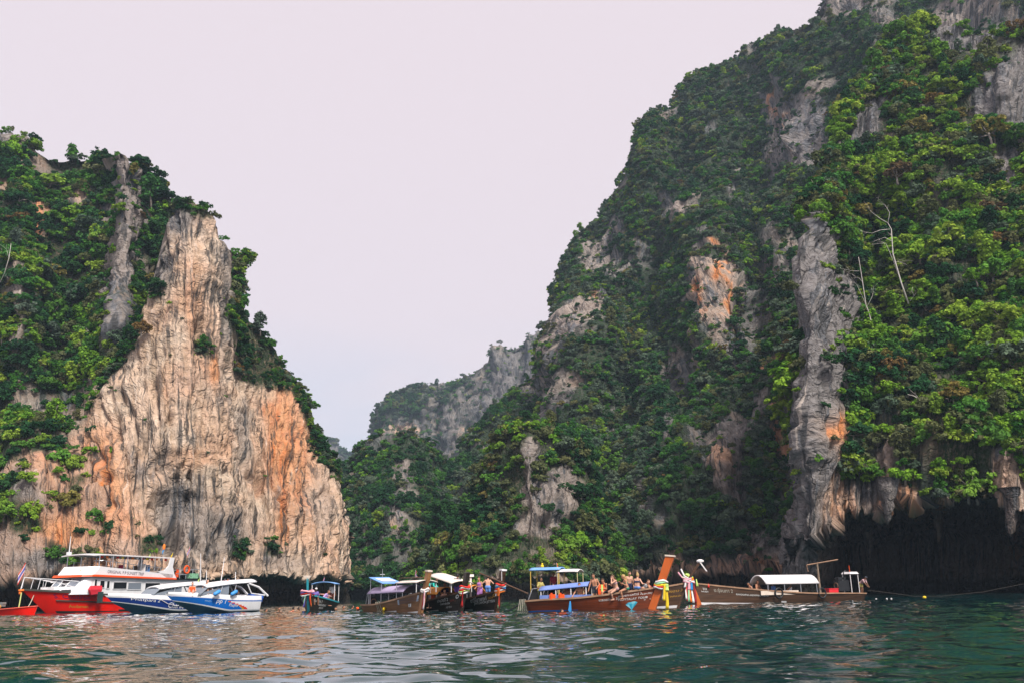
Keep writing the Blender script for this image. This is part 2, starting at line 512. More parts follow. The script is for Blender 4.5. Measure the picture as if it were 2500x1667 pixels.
    faces = np.stack([idx[:-1, :-1], idx[:-1, 1:], idx[1:, 1:], idx[1:, :-1]], -1).reshape(-1, 4)
    fn = np.cross(Pd[faces[:, 1]] - Pd[faces[:, 0]], Pd[faces[:, 3]] - Pd[faces[:, 0]])
    if (fn[:, 1] * (~(back_rows[faces[:, 0]]))).sum() > 0:
        faces = faces[:, ::-1]
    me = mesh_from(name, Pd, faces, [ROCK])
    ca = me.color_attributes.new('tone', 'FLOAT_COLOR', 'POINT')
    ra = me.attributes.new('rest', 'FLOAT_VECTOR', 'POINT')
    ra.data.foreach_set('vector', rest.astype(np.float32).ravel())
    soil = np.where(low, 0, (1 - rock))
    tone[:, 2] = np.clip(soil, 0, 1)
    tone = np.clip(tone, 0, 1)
    tone[:, 3] = smooth(2.6, 1.2, Pd[:, 2] + 0.5 * fbm(q / 2, 2, seed + 95))  # dark low band: tidal algae plus shade painted into the sea notch
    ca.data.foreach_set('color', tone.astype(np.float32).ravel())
    o = link(name, me, kind='structure')
    # plant spots
    Vd = Pd.reshape(nr, nu, 3)
    r0, r1 = nlow, nlow + nv + 2
    sub = Vd[r0:r1]
    du = np.linalg.norm(np.gradient(sub, axis=1), axis=2); dv = np.linalg.norm(np.gradient(sub, axis=0), axis=2)
    area = (du * dv).ravel()
    rk = rock.reshape(nr, nu)[r0:r1].ravel()
    dens = np.clip(1 - rk * (1.05 - ledge), 0, 1)
    pts = sub.reshape(-1, 3)
    dens = dens * (pts[:, 2] > plant_above)
    clear = 0.35 + 1.1 * smooth(-0.35, 0.25, fbm(pts / 9 + so, 3, seed + 70))
    lam = area * dens * density * clear
    cnt = RNG.poisson(np.clip(lam, 0, 4))
    rep = np.repeat(np.arange(len(pts)), cnt)
    nrm = N[r0:r1].reshape(-1, 3)[rep]
    small = np.where(rk[rep] > 0.6, 0.6, 1.0)
    ps = pts[rep] + RNG.normal(0, 0.4, (len(rep), 3)) * np.array([1, 1, 0.6])
    tint = fbm(ps / 12 + so + 5, 2, seed + 80)
    hgt = ps[:, 2]
    PLANT.append((name, ps, nrm, size * small * np.clip(RNG.lognormal(0, 0.36, len(rep)), 0.4, 2.2), mix, tint))
    return o, Vd, N

# --- left side
massif('cliff_left_forest', [-420, -250, -100, 0, 60, 85, 150, 230, 268, 283, 300, 325, 345, 380, 390, 440, 520, 600],
       [330, 320, 340, 348, 352, 378, 380, 392, 400, 382, 368, 405, 398, 430, 462, 490, 560, 640],
       [104, 106, 110, 112, 113, 114, 115, 116, 117, 118, 119, 121, 122, 126, 126, 130, 134, 140],
       [158, 160, 163, 165, 165, 165, 166, 166, 165, 158, 156, 158, 164, 164, 162, 160, 158, 158],
       res=0.5, prof=lambda t: 0.10 * smooth(0, 0.28, t) + 0.90 * np.clip((t - 0.2) / 0.8, 0, 1) ** 0.95,
       bumps=[(60, 700, 60, 200, -8), (150, 800, 80, 180, 7), (20, 1000, 90, 120, 6), (305, 520, 40, 170, -6), (285, 770, 30, 80, -6)],
       lip=4.0, nd=13.0, flute=0.9, big=2.6, mid=1.2, fine=0.35, grey=0.6, orange=0.2, size=0.60,
       rocks=[([(236, 680), (246, 520), (262, 430), (288, 362), (330, 395), (355, 480), (372, 560), (360, 660), (300, 740), (250, 740)], 0.05, 0.85),
              ([(95, 495), (122, 495), (120, 585), (96, 585)], 0.75, 0.1),
              ([(140, 452), (206, 455), (195, 490), (145, 500)], 0.25, 0.4),
              ([(192, 500), (212, 500), (206, 570), (194, 560)], 0.2, 0.5),
              ([(-300, 1130), (30, 1135), (60, 1110), (130, 1140), (180, 1070), (260, 1000), (300, 1000), (300, 1520), (-420, 1520)], 0.45, 0.42),
              ([(262, 835), (268, 722), (300, 714), (312, 800), (300, 850)], 0.02, 0.9),
              ([(-60, 335), (40, 338), (34, 385), (-50, 395)], 0.0, 0.9), ([(60, 340), (90, 345), (92, 378), (66, 380)], 0.0, 0.9),
              ([(20, 690), (60, 690), (62, 830), (20, 900)], 0.1, 0.8)],
       veg=[([(20, 1255), (90, 1250), (100, 1295), (30, 1310)]), ([(-60, 1180), (20, 1190), (30, 1240), (-60, 1250)]), ([(120, 1330), (175, 1325), (180, 1365), (120, 1370)]), ([(150, 1190), (200, 1180), (200, 1250), (150, 1250)])],
       tones=[(60, 1280, 40, 60, 0.7, 0.1), (150, 1300, 40, 60, 0.8, 0.1), (100, 1170, 30, 40, 0.6, 0.3), (10, 1330, 60, 60, 0.3, 0.6), (60, 1220, 40, 40, 0.1, 0.85), (110, 1370, 80, 25, 0.05, 0.9)],
       density=0.42, mix=(4, 5, 2.2, 1.2, 0.15, 0.6), steep_rock=0.75, gully=5, seed=1, plant_above=5)

def left_pits(mx, my, P, rag):
    d = np.zeros(len(P))
    for (x, y, rx, ry, dep) in [(498, 815, 16, 40, 3.0), (415, 1020, 7, 16, 1.6), (395, 1130, 26, 40, 2.4), (418, 1310, 24, 36, 5.0), (632, 1165, 12, 40, 2.2),
                                (462, 1165, 7, 16, 1.6), (455, 1220, 8, 12, 1.4), (255, 1150, 5, 90, 0.9), (380, 950, 6, 90, 0.8), (270, 1000, 10, 60, 1.2),
                                (447, 700, 9, 90, 0.8), (420, 860, 7, 60, 0.8), (392, 1240, 22, 40, 2.0), (625, 1080, 8, 80, 0.9), (765, 1110, 7, 50, 0.9),
                                (480, 1140, 6, 50, 0.9), (352, 1060, 5, 50, 0.8), (540, 1060, 4, 60, 0.5), (660, 1050, 5, 40, 0.6)]:
        d -= dep * np.exp(-np.clip((((mx - x + rag * 0.12) / rx) ** 2 + ((my - y) / ry) ** 2), 0, 30) ** 1.5)
    return d

massif('cliff_left_face', [150, 185, 205, 225, 250, 275, 300, 330, 365, 390, 405, 425, 450, 485, 520, 545, 557, 568, 574, 580, 610, 640, 680, 720, 750, 780, 806, 822, 834, 840, 844, 848, 850],
       [1290, 1120, 1060, 1000, 930, 890, 850, 790, 700, 600, 535, 505, 492, 500, 525, 580, 640, 700, 760, 775, 790, 812, 868, 925, 985, 1050, 1095, 1130, 1190, 1260, 1290, 1300, 1330],
       [122, 119, 117.5, 116.5, 115.5, 114.5, 114, 114, 114, 114.5, 115, 116, 117, 119, 121, 123, 124, 125, 125.5, 126, 128, 130, 132.5, 135, 137, 139, 141, 143, 146, 151, 158, 168, 185],
       [124, 124, 124, 125, 126, 127, 128, 129, 130, 131, 132, 132, 132, 133, 134, 135, 136, 138, 142, 146, 150, 152, 153, 154, 155, 156, 156, 156, 157, 160, 166, 176, 192],
       res=0.19, prof=1.15, bumps=[(300, 1150, 60, 160, -1.6), (420, 1230, 80, 90, 3.0), (690, 1180, 60, 150, -1.8), (600, 1150, 40, 160, 1.5),
                                  (460, 650, 50, 130, -1.5), (700, 900, 60, 60, 2.0), (240, 880, 40, 60, 3.0)],
       lip=[4.2, 4.2, 4.0, 4.3, 4.1, 4.4, 4.0, 4.2, 4.6, 4.8, 4.2, 4.0, 3.8, 3.6, 3.4, 3.2, 3.4, 3.6, 3.4, 3.2, 3.0, 3.6, 3.8, 3.6, 3.2, 3.6, 3.8, 3.6, 3.4, 3.4, 3.4, 3.4, 3.4],
       nd=13.0, flute=0.8, big=1.2, mid=0.4, fine=0.36, pits=0.6, crack=1.0, bed=0.03, mz=18, plate=0.45, ledge=0.055, rock_default=1.0, grey=0.02, orange=0.12, extra=left_pits,
       veg=[[(566, 690), (582, 760), (640, 795), (730, 915), (790, 1040), (850, 1130), (850, 1210), (806, 1130), (775, 1070), (735, 985), (700, 960), (640, 945), (590, 930), (572, 850), (560, 760)],
            [(280, 770), (330, 700), (352, 720), (352, 780), (330, 850), (290, 880), (240, 950), (230, 930), (262, 850)],
            [(500, 800), (525, 830), (520, 870), (495, 860)], [(370, 700), (392, 690), (395, 720), (372, 740)], [(415, 495), (450, 486), (520, 515), (515, 530), (440, 512)],
            [(345, 1310), (385, 1300), (380, 1350), (345, 1355)], [(575, 1310), (605, 1310), (600, 1350), (575, 1350)], [(660, 1320), (690, 1330), (680, 1350), (660, 1345)]],
       tones=[(240, 1250, 48, 160, 1.0, 0.0), (215, 1150, 22, 80, 0.9, 0.0), (300, 1290, 90, 70, 0.6, 0.05), (690, 1090, 32, 150, 0.8, 0.0), (695, 1270, 14, 50, 1.0, 0.0), (745, 1130, 40, 130, 0.7, 0.0),
              (670, 1010, 30, 30, 0.7, 0.1), (470, 760, 16, 90, 0.45, 0.0), (535, 900, 16, 40, 0.8, 0.0), (475, 1120, 60, 30, 0.35, 0.05), (520, 1300, 110, 70, 0.05, 0.75),
              (430, 1230, 50, 60, 0.0, 0.85), (430, 530, 60, 45, 0.0, 0.9), (385, 640, 26, 80, 0.0, 0.8), (545, 620, 20, 50, 0.0, 0.6), (600, 1050, 22, 90, 0.05, 0.6),
              (350, 1100, 40, 150, 0.12, 0.05), (560, 740, 16, 120, 0.0, 0.7), (790, 1240, 30, 90, 0.15, 0.45), (700, 1370, 60, 30, 0.1, 0.6), (330, 1350, 60, 40, 0.3, 0.45)],
       density=1.3, mix=(3, 4, 1.4, 2.4, 0.15, 1.6), size=0.27, seed=2, plant_above=4.5, rough_edge=8)

# --- right side, near wall with the sea cave
massif('cliff_right_near', [1922, 1926, 1930, 1936, 1943, 1948, 1953, 1962, 1975, 1988, 2000, 2030, 2050, 2075, 2110, 2150, 2200, 2260, 2330, 2420, 2500, 2600, 2750, 2950],
       [1305, 1290, 1240, 1170, 1040, 760, 640, 618, 560, 528, 478, 398, 325, 235, 180, 125, 92, 72, 78, 100, 92, 60, 20, -20],
       [150, 126, 117, 112, 109, 107.5, 106.5, 106, 105.5, 105, 105, 105, 105.5, 106, 106, 105.5, 105, 104, 102, 99, 96, 92, 86, 78],
       [152, 130, 124, 120, 118, 117, 117, 118, 119, 122, 128, 136, 140, 144, 147, 149, 150, 150, 148, 144, 140, 134, 126, 116],
       res=0.26, prof=lambda t: 0.55 * np.clip(t, 0, 1) + 0.45 * t ** 2.2,
       bumps=[(2005, 760, 55, 170, -4.5), (1985, 1000, 30, 200, -2.5), (2130, 720, 30, 120, 3.5), (2300, 1050, 160, 120, -5), (2120, 620, 60, 120, 5), (2330, 640, 130, 100, -4), (2440, 220, 60, 80, -6),
              (2180, 880, 120, 70, -4), (2080, 1060, 40, 60, 2.5), (2250, 400, 120, 70, -4), (2190, 520, 120, 60, 3.0), (2400, 860, 100, 60, -3)],
       lip=[5.0, 5.2, 5.6, 6.0, 6.0, 5.8, 5.6, 5.4, 5.6, 5.8, 6.2, 7.2, 8.8, 9.6, 9.8, 9.0, 10.2, 10.4, 10.4, 10.0, 8.2, 6.0, 5.0, 5.0],
       nd=[2, 2, 3, 3, 3, 3, 3, 3.5, 4, 5, 8, 16, 34, 40, 42, 44, 45, 45, 45, 42, 38, 20, 10, 10],
       flute=1.0, big=1.5, mid=1.0, fine=0.4, crack=1.2, bed=0.16, lip_rag=1.1, mz=11, grey=0.7, orange=0.15,
       rocks=[([(1900, 1330), (1935, 1150), (1942, 1000), (1945, 800), (1930, 610), (1975, 545), (1990, 520), (2030, 560), (2050, 660), (2100, 690), (2112, 800), (2060, 850), (2040, 900), (2055, 1000), (2055, 1100), (2070, 1180), (2060, 1420), (1900, 1420)], 0.0, 1.0),
              ([(2000, 1020), (2052, 1010), (2062, 1120), (2068, 1180), (2130, 1190), (2150, 1080), (2185, 1060), (2195, 1180), (2290, 1215), (2420, 1215), (2430, 1100), (2470, 1090), (2500, 1180), (2800, 1150), (2950, 1150), (2950, 1650), (1990, 1650)], 0.22, 0.68),
              ([(2365, 285), (2390, 215), (2440, 150), (2490, 110), (2600, 80), (2620, 300), (2500, 305), (2410, 300)], 0.0, 1.0),
              ([(2085, 275), (2150, 225), (2175, 260), (2140, 330), (2060, 400), (2045, 350)], 0.0, 1.0),
              ([(2265, 80), (2330, 72), (2430, 95), (2420, 140), (2300, 125)], 0.0, 1.0), ([(2430, 370), (2490, 360), (2490, 450), (2440, 460)], 0.0, 0.95),
              ([(2215, 270), (2260, 255), (2265, 290), (2225, 300)], 0.0, 0.95)],
       veg=[[(2040, 1110), (2110, 1090), (2120, 1150), (2050, 1170)]],
       tones=[(2010, 1060, 14, 40, 1.0, 0.0), (2035, 1080, 20, 60, 0.55, 0.1), (2050, 1230, 40, 50, 0.5, 0.25), (2170, 1220, 30, 40, 0.7, 0.1), (2220, 1220, 24, 40, 0.6, 0.1),
              (2290, 1230, 20, 20, 0.9, 0.0), (2440, 1190, 40, 60, 0.3, 0.45), (2130, 1180, 25, 60, 0.0, 1.0), (2490, 1320, 30, 60, 0.6, 0.3)],
       density=0.60, mix=(1.8, 3.8, 5.0, 3.4, 0.7, 1.4), size=0.60, gully=3, steep_rock=0.25, ledge=0.10, seed=3, plant_above=9, rough_edge=9)

# --- right side, the main ridge
massif('cliff_right_ridge', [1060, 1100, 1150, 1200, 1250, 1300, 1338, 1352, 1362, 1382, 1402, 1440, 1480, 1500, 1530, 1570, 1610, 1650, 1700, 1740, 1820, 1900, 1960, 1990, 2050, 2200, 2450, 2700, 2950],
       [1240, 1180, 1110, 1020, 970, 912, 862, 790, 722, 655, 562, 520, 470, 430, 372, 302, 270, 246, 208, 186, 142, 92, 46, -12, -120, -250, -300, -300, -300],
       [214, 208, 200, 192, 186, 181, 178, 177, 176, 175, 174, 172, 170, 169, 168, 166, 164, 162, 160, 158, 154, 150, 148, 148, 150, 155, 158, 158, 150],
       [270, 276, 284, 292, 298, 302, 302, 300, 300, 302, 306, 308, 310, 312, 314, 316, 316, 316, 314, 312, 306, 298, 290, 284, 276, 264, 250, 240, 226],
       res=0.62, prof=lambda t: 0.75 * t + 0.25 * t ** 2,
       bumps=[(1745, 700, 120, 240, -16), (1600, 660, 50, 200, 15), (1520, 960, 42, 220, 14), (1860, 620, 40, 200, 10), (1660, 950, 30, 150, 8), (1440, 800, 60, 150, -9), (1850, 900, 90, 250, -8), (1930, 350, 80, 150, 8),
              (1660, 1150, 110, 120, -9), (1780, 1120, 60, 120, -5), (1560, 420, 90, 120, -9), (1900, 1150, 50, 200, 7), (1700, 380, 60, 100, 6), (1840, 1330, 60, 80, -5),
              (1580, 1000, 50, 130, -5), (1250, 1050, 60, 60, -6)],
       lip=3.2, nd=6.0, flute=1.5, crack=1.0, plate=0.5, lip_rag=0.6, big=4.0, mid=2.2, fine=0.5, grey=0.95, orange=0.06, back=40,
       rocks=[([(1692, 800), (1690, 700), (1745, 640), (1790, 600), (1815, 690), (1780, 760), (1740, 790)], 0.15, 0.65),
              ([(1740, 1180), (1745, 1050), (1790, 990), (1838, 1010), (1840, 1130), (1820, 1220), (1760, 1230)], 0.05, 0.95),
              ([(1870, 260), (1960, 250), (2020, 270), (2020, 420), (1930, 440), (1880, 420)], 0.03, 0.98),
              ([(1960, 70), (2130, 20), (2300, -60), (2300, -200), (1990, -60)], 0.05, 0.9), ([(2270, 0), (2400, -30), (2420, 70), (2290, 80)], 0.05, 0.85),
              ([(1375, 900), (1385, 800), (1435, 700), (1480, 720), (1480, 790), (1420, 880)], 0.1, 0.8), ([(1412, 560), (1480, 545), (1490, 640), (1410, 640)], 0.05, 0.85),
              ([(1620, 500), (1690, 490), (1680, 550), (1625, 560)], 0.1, 0.8), ([(1885, 1000), (1930, 990), (1935, 1090), (1895, 1100)], 0.7, 0.2), ([(1945, 1000), (1965, 1000), (1960, 1040)], 0.7, 0.2),
              ([(1640, 1360), (1760, 1355), (1850, 1330), (2060, 1330), (2100, 1480), (1500, 1480), (1560, 1400)], 0.4, 0.45),
              ([(1630, 1110), (1650, 1110), (1645, 1170)], 0.6, 0.2), ([(1690, 790), (1720, 800), (1700, 880), (1680, 860)], 0.1, 0.6), ([(1890, 870), (1925, 860), (1925, 890), (1900, 900)], 0.9, 0.1)],
       tones=[(1770, 690, 9, 70, 1.0, 0.0), (1725, 740, 9, 34, 0.9, 0.1), (1812, 700, 7, 20, 0.7, 0.2), (1850, 1370, 40, 40, 0.7, 0.2), (1940, 1390, 30, 40, 0.5, 0.3), (1900, 270, 8, 40, 0.8, 0.1),
              (1950, 340, 6, 40, 0.7, 0.2), (1450, 720, 12, 24, 0.8, 0.2), (1770, 1140, 20, 40, 0.4, 0.2)],
       density=0.50, mix=(3.2, 4.2, 0.9, 2.6, 0.08, 6.0), size=0.50, steep_rock=0.8, gully=13, seed=4, plant_above=2.5)

# --- wooded knob with a pale rock face, and lesser shoulders along the far shore
massif('hill_knob', [1078, 1090, 1110, 1150, 1190, 1230, 1262, 1290, 1340, 1390, 1430, 1465, 1490, 1500],
       [1440, 1390, 1300, 1205, 1125, 1065, 1042, 1036, 1052, 1085, 1150, 1240, 1360, 1440],
       [172, 157, 148, 143, 140, 138, 137, 137, 137, 138, 141, 146, 156, 172], [174, 163, 158, 157, 157, 158, 158, 158, 158, 158, 158, 160, 166, 174],
       res=0.5, prof=0.9, bumps=[(1320, 1220, 60, 60, -2.5), (1290, 1130, 14, 60, -3), (1200, 1250, 50, 90, 3), (1430, 1300, 30, 90, 2)], lip=2.8, nd=4, flute=0.8, big=2.0, mid=1.3, fine=0.35, grey=0.7, orange=0.1,
       rocks=[([(1258, 1290), (1258, 1190), (1290, 1160), (1330, 1180), (1382, 1150), (1398, 1190), (1402, 1270), (1370, 1300), (1290, 1300)], 0.05, 0.8),
              ([(1282, 1160), (1284, 1085), (1294, 1080), (1302, 1160)], 0.05, 0.85), ([(1330, 1160), (1385, 1140), (1390, 1170), (1335, 1190)], 0.05, 0.85),
              ([(1160, 1420), (1330, 1405), (1450, 1425), (1480, 1480), (1100, 1480)], 0.15, 0.6)],
       density=0.50, mix=(3, 4, 1.8, 4.0, 0.2, 0.8), size=0.50, gully=3, seed=5, plant_above=2.2, steep_rock=0.35)
massif('hill_shoulder', [990, 1000, 1020, 1045, 1070, 1090, 1112, 1135, 1160, 1185, 1200],
       [1440, 1400, 1360, 1310, 1255, 1222, 1240, 1260, 1300, 1380, 1440],
       [190, 180, 174, 170, 167, 166, 166, 168, 172, 180, 190], [192, 184, 182, 180, 178, 178, 179, 180, 182, 186, 192],
       res=0.6, prof=0.9, lip=2.5, nd=4, flute=0.5, big=1.8, mid=1.2, fine=0.3, density=0.55, mix=(5, 4, 0.8, 1.4, 0.0, 1.0), size=0.55, gully=2, seed=6, plant_above=2.0, steep_rock=0.2)
massif('hill_far_shore', [690, 740, 790, 815, 840, 870, 905, 940, 975, 1005, 1040, 1075, 1100, 1125, 1160, 1220, 1300],
       [1240, 1200, 1165, 1150, 1135, 1112, 1085, 1070, 1062, 1066, 1085, 1120, 1150, 1140, 1120, 1110, 1120],
       [208, 205, 203, 202, 201, 199, 197, 196, 195, 195, 197, 199, 201, 200, 199, 198, 198], [262, 262, 264, 266, 266, 264, 262, 262, 262, 262, 264, 266, 268, 270, 272, 276, 276],
       res=0.7, prof=0.85, bumps=[(985, 1200, 40, 120, -5), (1080, 1200, 40, 150, 5), (880, 1250, 40, 100, -3)], lip=2.2, nd=4, flute=1.2, big=2.6, mid=1.6, fine=0.4, grey=0.95, orange=0.08,
       rocks=[([(965, 1290), (962, 1180), (985, 1110), (1002, 1140), (1000, 1260), (985, 1310)], 0.05, 0.85), ([(970, 1300), (992, 1300), (985, 1330)], 0.3, 0.4)],
       density=0.50, mix=(6, 3.6, 0.3, 1.2, 0.0, 2.6), size=0.52, gully=6, seed=7, plant_above=2.0, steep_rock=0.55)
massif('cliff_far_grey', [880, 892, 900, 906, 916, 932, 955, 1000, 1030, 1062, 1085, 1110, 1150, 1190, 1230, 1262, 1290, 1320, 1350, 1400, 1480],
       [1150, 1110, 1085, 1030, 1000, 975, 958, 940, 938, 930, 940, 922, 908, 880, 850, 838, 826, 815, 806, 790, 770],
       [700, 680, 664, 655, 648, 642, 636, 630, 630, 634, 640, 640, 638, 634, 630, 626, 622, 618, 616, 614, 614],
       [720, 712, 706, 700, 696, 692, 690, 688, 688, 690, 694, 694, 692, 688, 684, 682, 680, 678, 676, 674, 674],
       res=1.5, prof=1.6, bumps=[(1065, 1050, 14, 120, 12), (960, 1050, 50, 18, 10), (1230, 1000, 60, 90, -10)], lip=2, nd=3, crack=3.0, flute=3.6, big=5.0, mid=3.2, fine=0.9, plate=1.5, grey=0.95, orange=0.05, rock_default=0.72,
       rocks=[([(925, 1080), (930, 1040), (1000, 1025), (1015, 1060), (990, 1085)], 0.25, 0.35), ([(1125, 1100), (1128, 1040), (1140, 1030), (1150, 1060), (1145, 1090)], 0.35, 0.35),
              ([(1150, 1000), (1220, 880), (1290, 840), (1350, 815), (1400, 800), (1400, 1000), (1200, 1100)], 0.02, 1.0), ([(1080, 1100), (1090, 1010), (1120, 1010), (1110, 1110)], 0.05, 0.95)],
       veg=[[(900, 1050), (905, 985), (960, 940), (1020, 925), (1050, 960), (1010, 1015), (930, 1030)], [(1060, 960), (1120, 905), (1140, 930), (1090, 990)]],
       density=0.10, mix=(3, 4, 0.4, 1.2, 0.0, 4), size=1.0, gully=9, seed=8, plant_above=10, steep_rock=0.9, back=60)
massif('hill_far_pass', [700, 740, 780, 800, 818, 828, 836, 846, 862, 880, 905, 930, 980, 1040],
       [1050, 1052, 1062, 1068, 1072, 1078, 1095, 1110, 1105, 1098, 1092, 1088, 1080, 1080], 1050, 1100, res=3.0, lip=2, nd=3, flute=2.0, big=3, mid=2, fine=0.5, grey=0.95, orange=0.0,
       rocks=[([(740, 1060), (825, 1075), (845, 1120), (830, 1200), (740, 1200)], 0.0, 1.0)], density=0.06, mix=(3, 3, 0, 0.5, 0, 4), size=1.5, seed=9, plant_above=5, back=80, steep_rock=0.3)
# ------------------------------------------------------------------ water
def build_water():
    rad = np.concatenate([np.geomspace(4.0, 130, 560), np.geomspace(134, 2500, 40)])
    ang = np.radians(np.linspace(-52, 52, 460))
    Rg, A = np.meshgrid(rad, ang, indexing='ij')
    X = Rg * np.sin(A); Y = Rg * np.cos(A)
    p = np.stack([X.ravel(), Y.ravel(), np.zeros(X.size)], 1)
    wx = p + 0.5 * np.stack([noise(p / 3.1, 91), noise(p / 3.1, 92), np.zeros(len(p))], 1)
    z = 0.10 * noise(wx / np.array([5.0, 3.2, 1]), 101)
    z += 0.11 * noise(wx / np.array([2.1, 1.25, 1]) + 7, 102)
    z += 0.095 * noise(wx / np.array([0.85, 0.62, 1]) + 3, 103)
    calm = 0.7 + 0.6 * smooth(-0.3, 0.3, fbm(p / np.array([30, 14, 1]), 2, 104))
    fade = 1 - smooth(95, 130, Rg.ravel())
    p[:, 2] = z * calm * fade
    idx = np.arange(X.size).reshape(X.shape)
    faces = np.stack([idx[:-1, :-1], idx[1:, :-1], idx[1:, 1:], idx[:-1, 1:]], -1).reshape(-1, 4)
    m = bpy.data.materials.new('sea_water')
    m.use_nodes = True
    n, l = m.node_tree.nodes, m.node_tree.links
    b = n['Principled BSDF']
    b.inputs['Base Color'].default_value = (0.0005, 0.034, 0.038, 1)
    b.inputs['Roughness'].default_value = 0.02
    b.inputs['IOR'].default_value = 1.36
    b.inputs['Coat Weight'].default_value = 0.8
    b.inputs['Coat IOR'].default_value = 1.5
    b.inputs['Coat Roughness'].default_value = 0.02
    tc = n.new('ShaderNodeTexCoord')
    def nz(scale, sx, sy):
        mp = n.new('ShaderNodeMapping'); mp.inputs['Scale'].default_value = (sx, sy, 1)
        t = n.new('ShaderNodeTexNoise'); t.inputs['Scale'].default_value = scale; t.inputs['Detail'].default_value = 1
        l.new(tc.outputs['Object'], mp.inputs['Vector']); l.new(mp.outputs['Vector'], t.inputs['Vector'])
        return t.outputs['Fac']
    b1 = n.new('ShaderNodeBump'); b1.inputs['Distance'].default_value = 0.04; b1.inputs['Strength'].default_value = 1.0
    l.new(nz(2.4, 0.6, 1.0), b1.inputs['Height'])
    l.new(b1.outputs['Normal'], b.inputs['Normal']); l.new(b1.outputs['Normal'], b.inputs['Coat Normal'])
    o = link('water', mesh_from('water', p, faces, [m]), kind='structure')
    return o
build_water()

# ------------------------------------------------------------------ trees and bushes
def crown_mesh(name, seed, lobes, leaf, n_leaf, flat=1.0):
    r = np.random.default_rng(seed)
    V, Fc, at = [], [], []
    areas = np.array([l[3] ** 2 for l in lobes]); areas = areas / areas.sum()
    per = r.multinomial(n_leaf, areas)
    for (cx, cy_, cz, rad), k in zip(lobes, per):
        d = r.normal(size=(k, 3))
        d /= np.linalg.norm(d, axis=1, keepdims=True)
        d[:, 2] = np.where(d[:, 2] < -0.55, -d[:, 2], d[:, 2])
        rr = rad * (0.62 + 0.46 * r.random(k) ** 0.6 + 0.45 * (r.random(k) > 0.92) * r.random(k)) * (1 + 0.3 * noise(d * 2.3 + seed, seed))
        c = np.array([cx, cy_, cz]) + d * rr[:, None] * np.array([1, 1, flat])
        nrm = d + r.normal(0, 0.5, (k, 3)) + np.array([0, 0, 0.45])
        nrm /= np.linalg.norm(nrm, axis=1, keepdims=True)
        t = np.cross(nrm, r.normal(size=(k, 3))); t /= np.linalg.norm(t, axis=1, keepdims=True) + 1e-9
        b = np.cross(nrm, t)
        s = leaf * (0.55 + 0.9 * r.random(k))
        lb = r.random()
        base = len(V) * 0
        q = np.stack([c - t * s[:, None] * 0.75, c - b * s[:, None] * 0.45 + nrm * 0.06, c + t * s[:, None] * 0.8, c + b * s[:, None] * 0.5 - nrm * 0.04], 1)
        V.append(q.reshape(-1, 3))
        a = np.clip(0.55 * lb + 0.45 * r.random(k), 0, 1)
        at.append(np.repeat(a, 4))
    V = np.concatenate(V); at = np.concatenate(at)
    faces = np.arange(len(V)).reshape(-1, 4)
    me = mesh_from(name, V, faces, [], smooth_shade=False)
    f = me.attributes.new('leaf', 'FLOAT', 'POINT')
    f.data.foreach_set('value', at.astype(np.float32))
    return me

def tube(pts, radii, n=6, cap=True):
    """tapered tube along points; returns verts, faces"""
    pts = np.asarray(pts, float)
    radii = np.broadcast_to(np.asarray(radii, float), (len(pts),))
    V, Fc = [], []
    up = np.array([0.0, 0, 1])
    for k, p in enumerate(pts):
        d = pts[min(k + 1, len(pts) - 1)] - pts[max(k - 1, 0)]
        d /= np.linalg.norm(d) + 1e-9
        a = np.cross(d, up if abs(d[2]) < 0.95 else np.array([1.0, 0, 0])); a /= np.linalg.norm(a) + 1e-9
        b = np.cross(d, a)
        for j in range(n):
            th = 2 * math.pi * j / n
            V.append(p + radii[k] * (a * math.cos(th) + b * math.sin(th)))
    for k in range(len(pts) - 1):
        for j in range(n):
            Fc.append((k * n + j, k * n + (j + 1) % n, (k + 1) * n + (j + 1) % n, (k + 1) * n + j))
    if cap:
        Fc.append(tuple(range(n))[::-1]); Fc.append(tuple(range((len(pts) - 1) * n, len(pts) * n)))
    return V, Fc

def trunk_mesh(name, seed, lobes, bark):
    r = np.random.default_rng(seed + 50)
    V, Fc = [], []
    top = np.mean([[l[0], l[1], l[2]] for l in lobes], 0) * np.array([0.6, 0.6, 0.9])
    def add(v, f):
        o = len(V); V.extend(v); Fc.extend([tuple(i + o for i in q) for q in f])
    mid = top * 0.55 + r.normal(0, 0.12, 3)
    add(*tube([(0, 0, -0.8), (0, 0, 0), mid, top], [0.17, 0.14, 0.10, 0.06], 6))
    for l in lobes[::3]:
        st = mid * (0.7 + 0.5 * r.random())
        add(*tube([st, (st + np.array(l[:3])) / 2 + r.normal(0, 0.1, 3), np.array(l[:3]) * np.array([1, 1, 1.04])], [0.06, 0.045, 0.02], 5))
    return mesh_from(name, V, Fc, [bark])

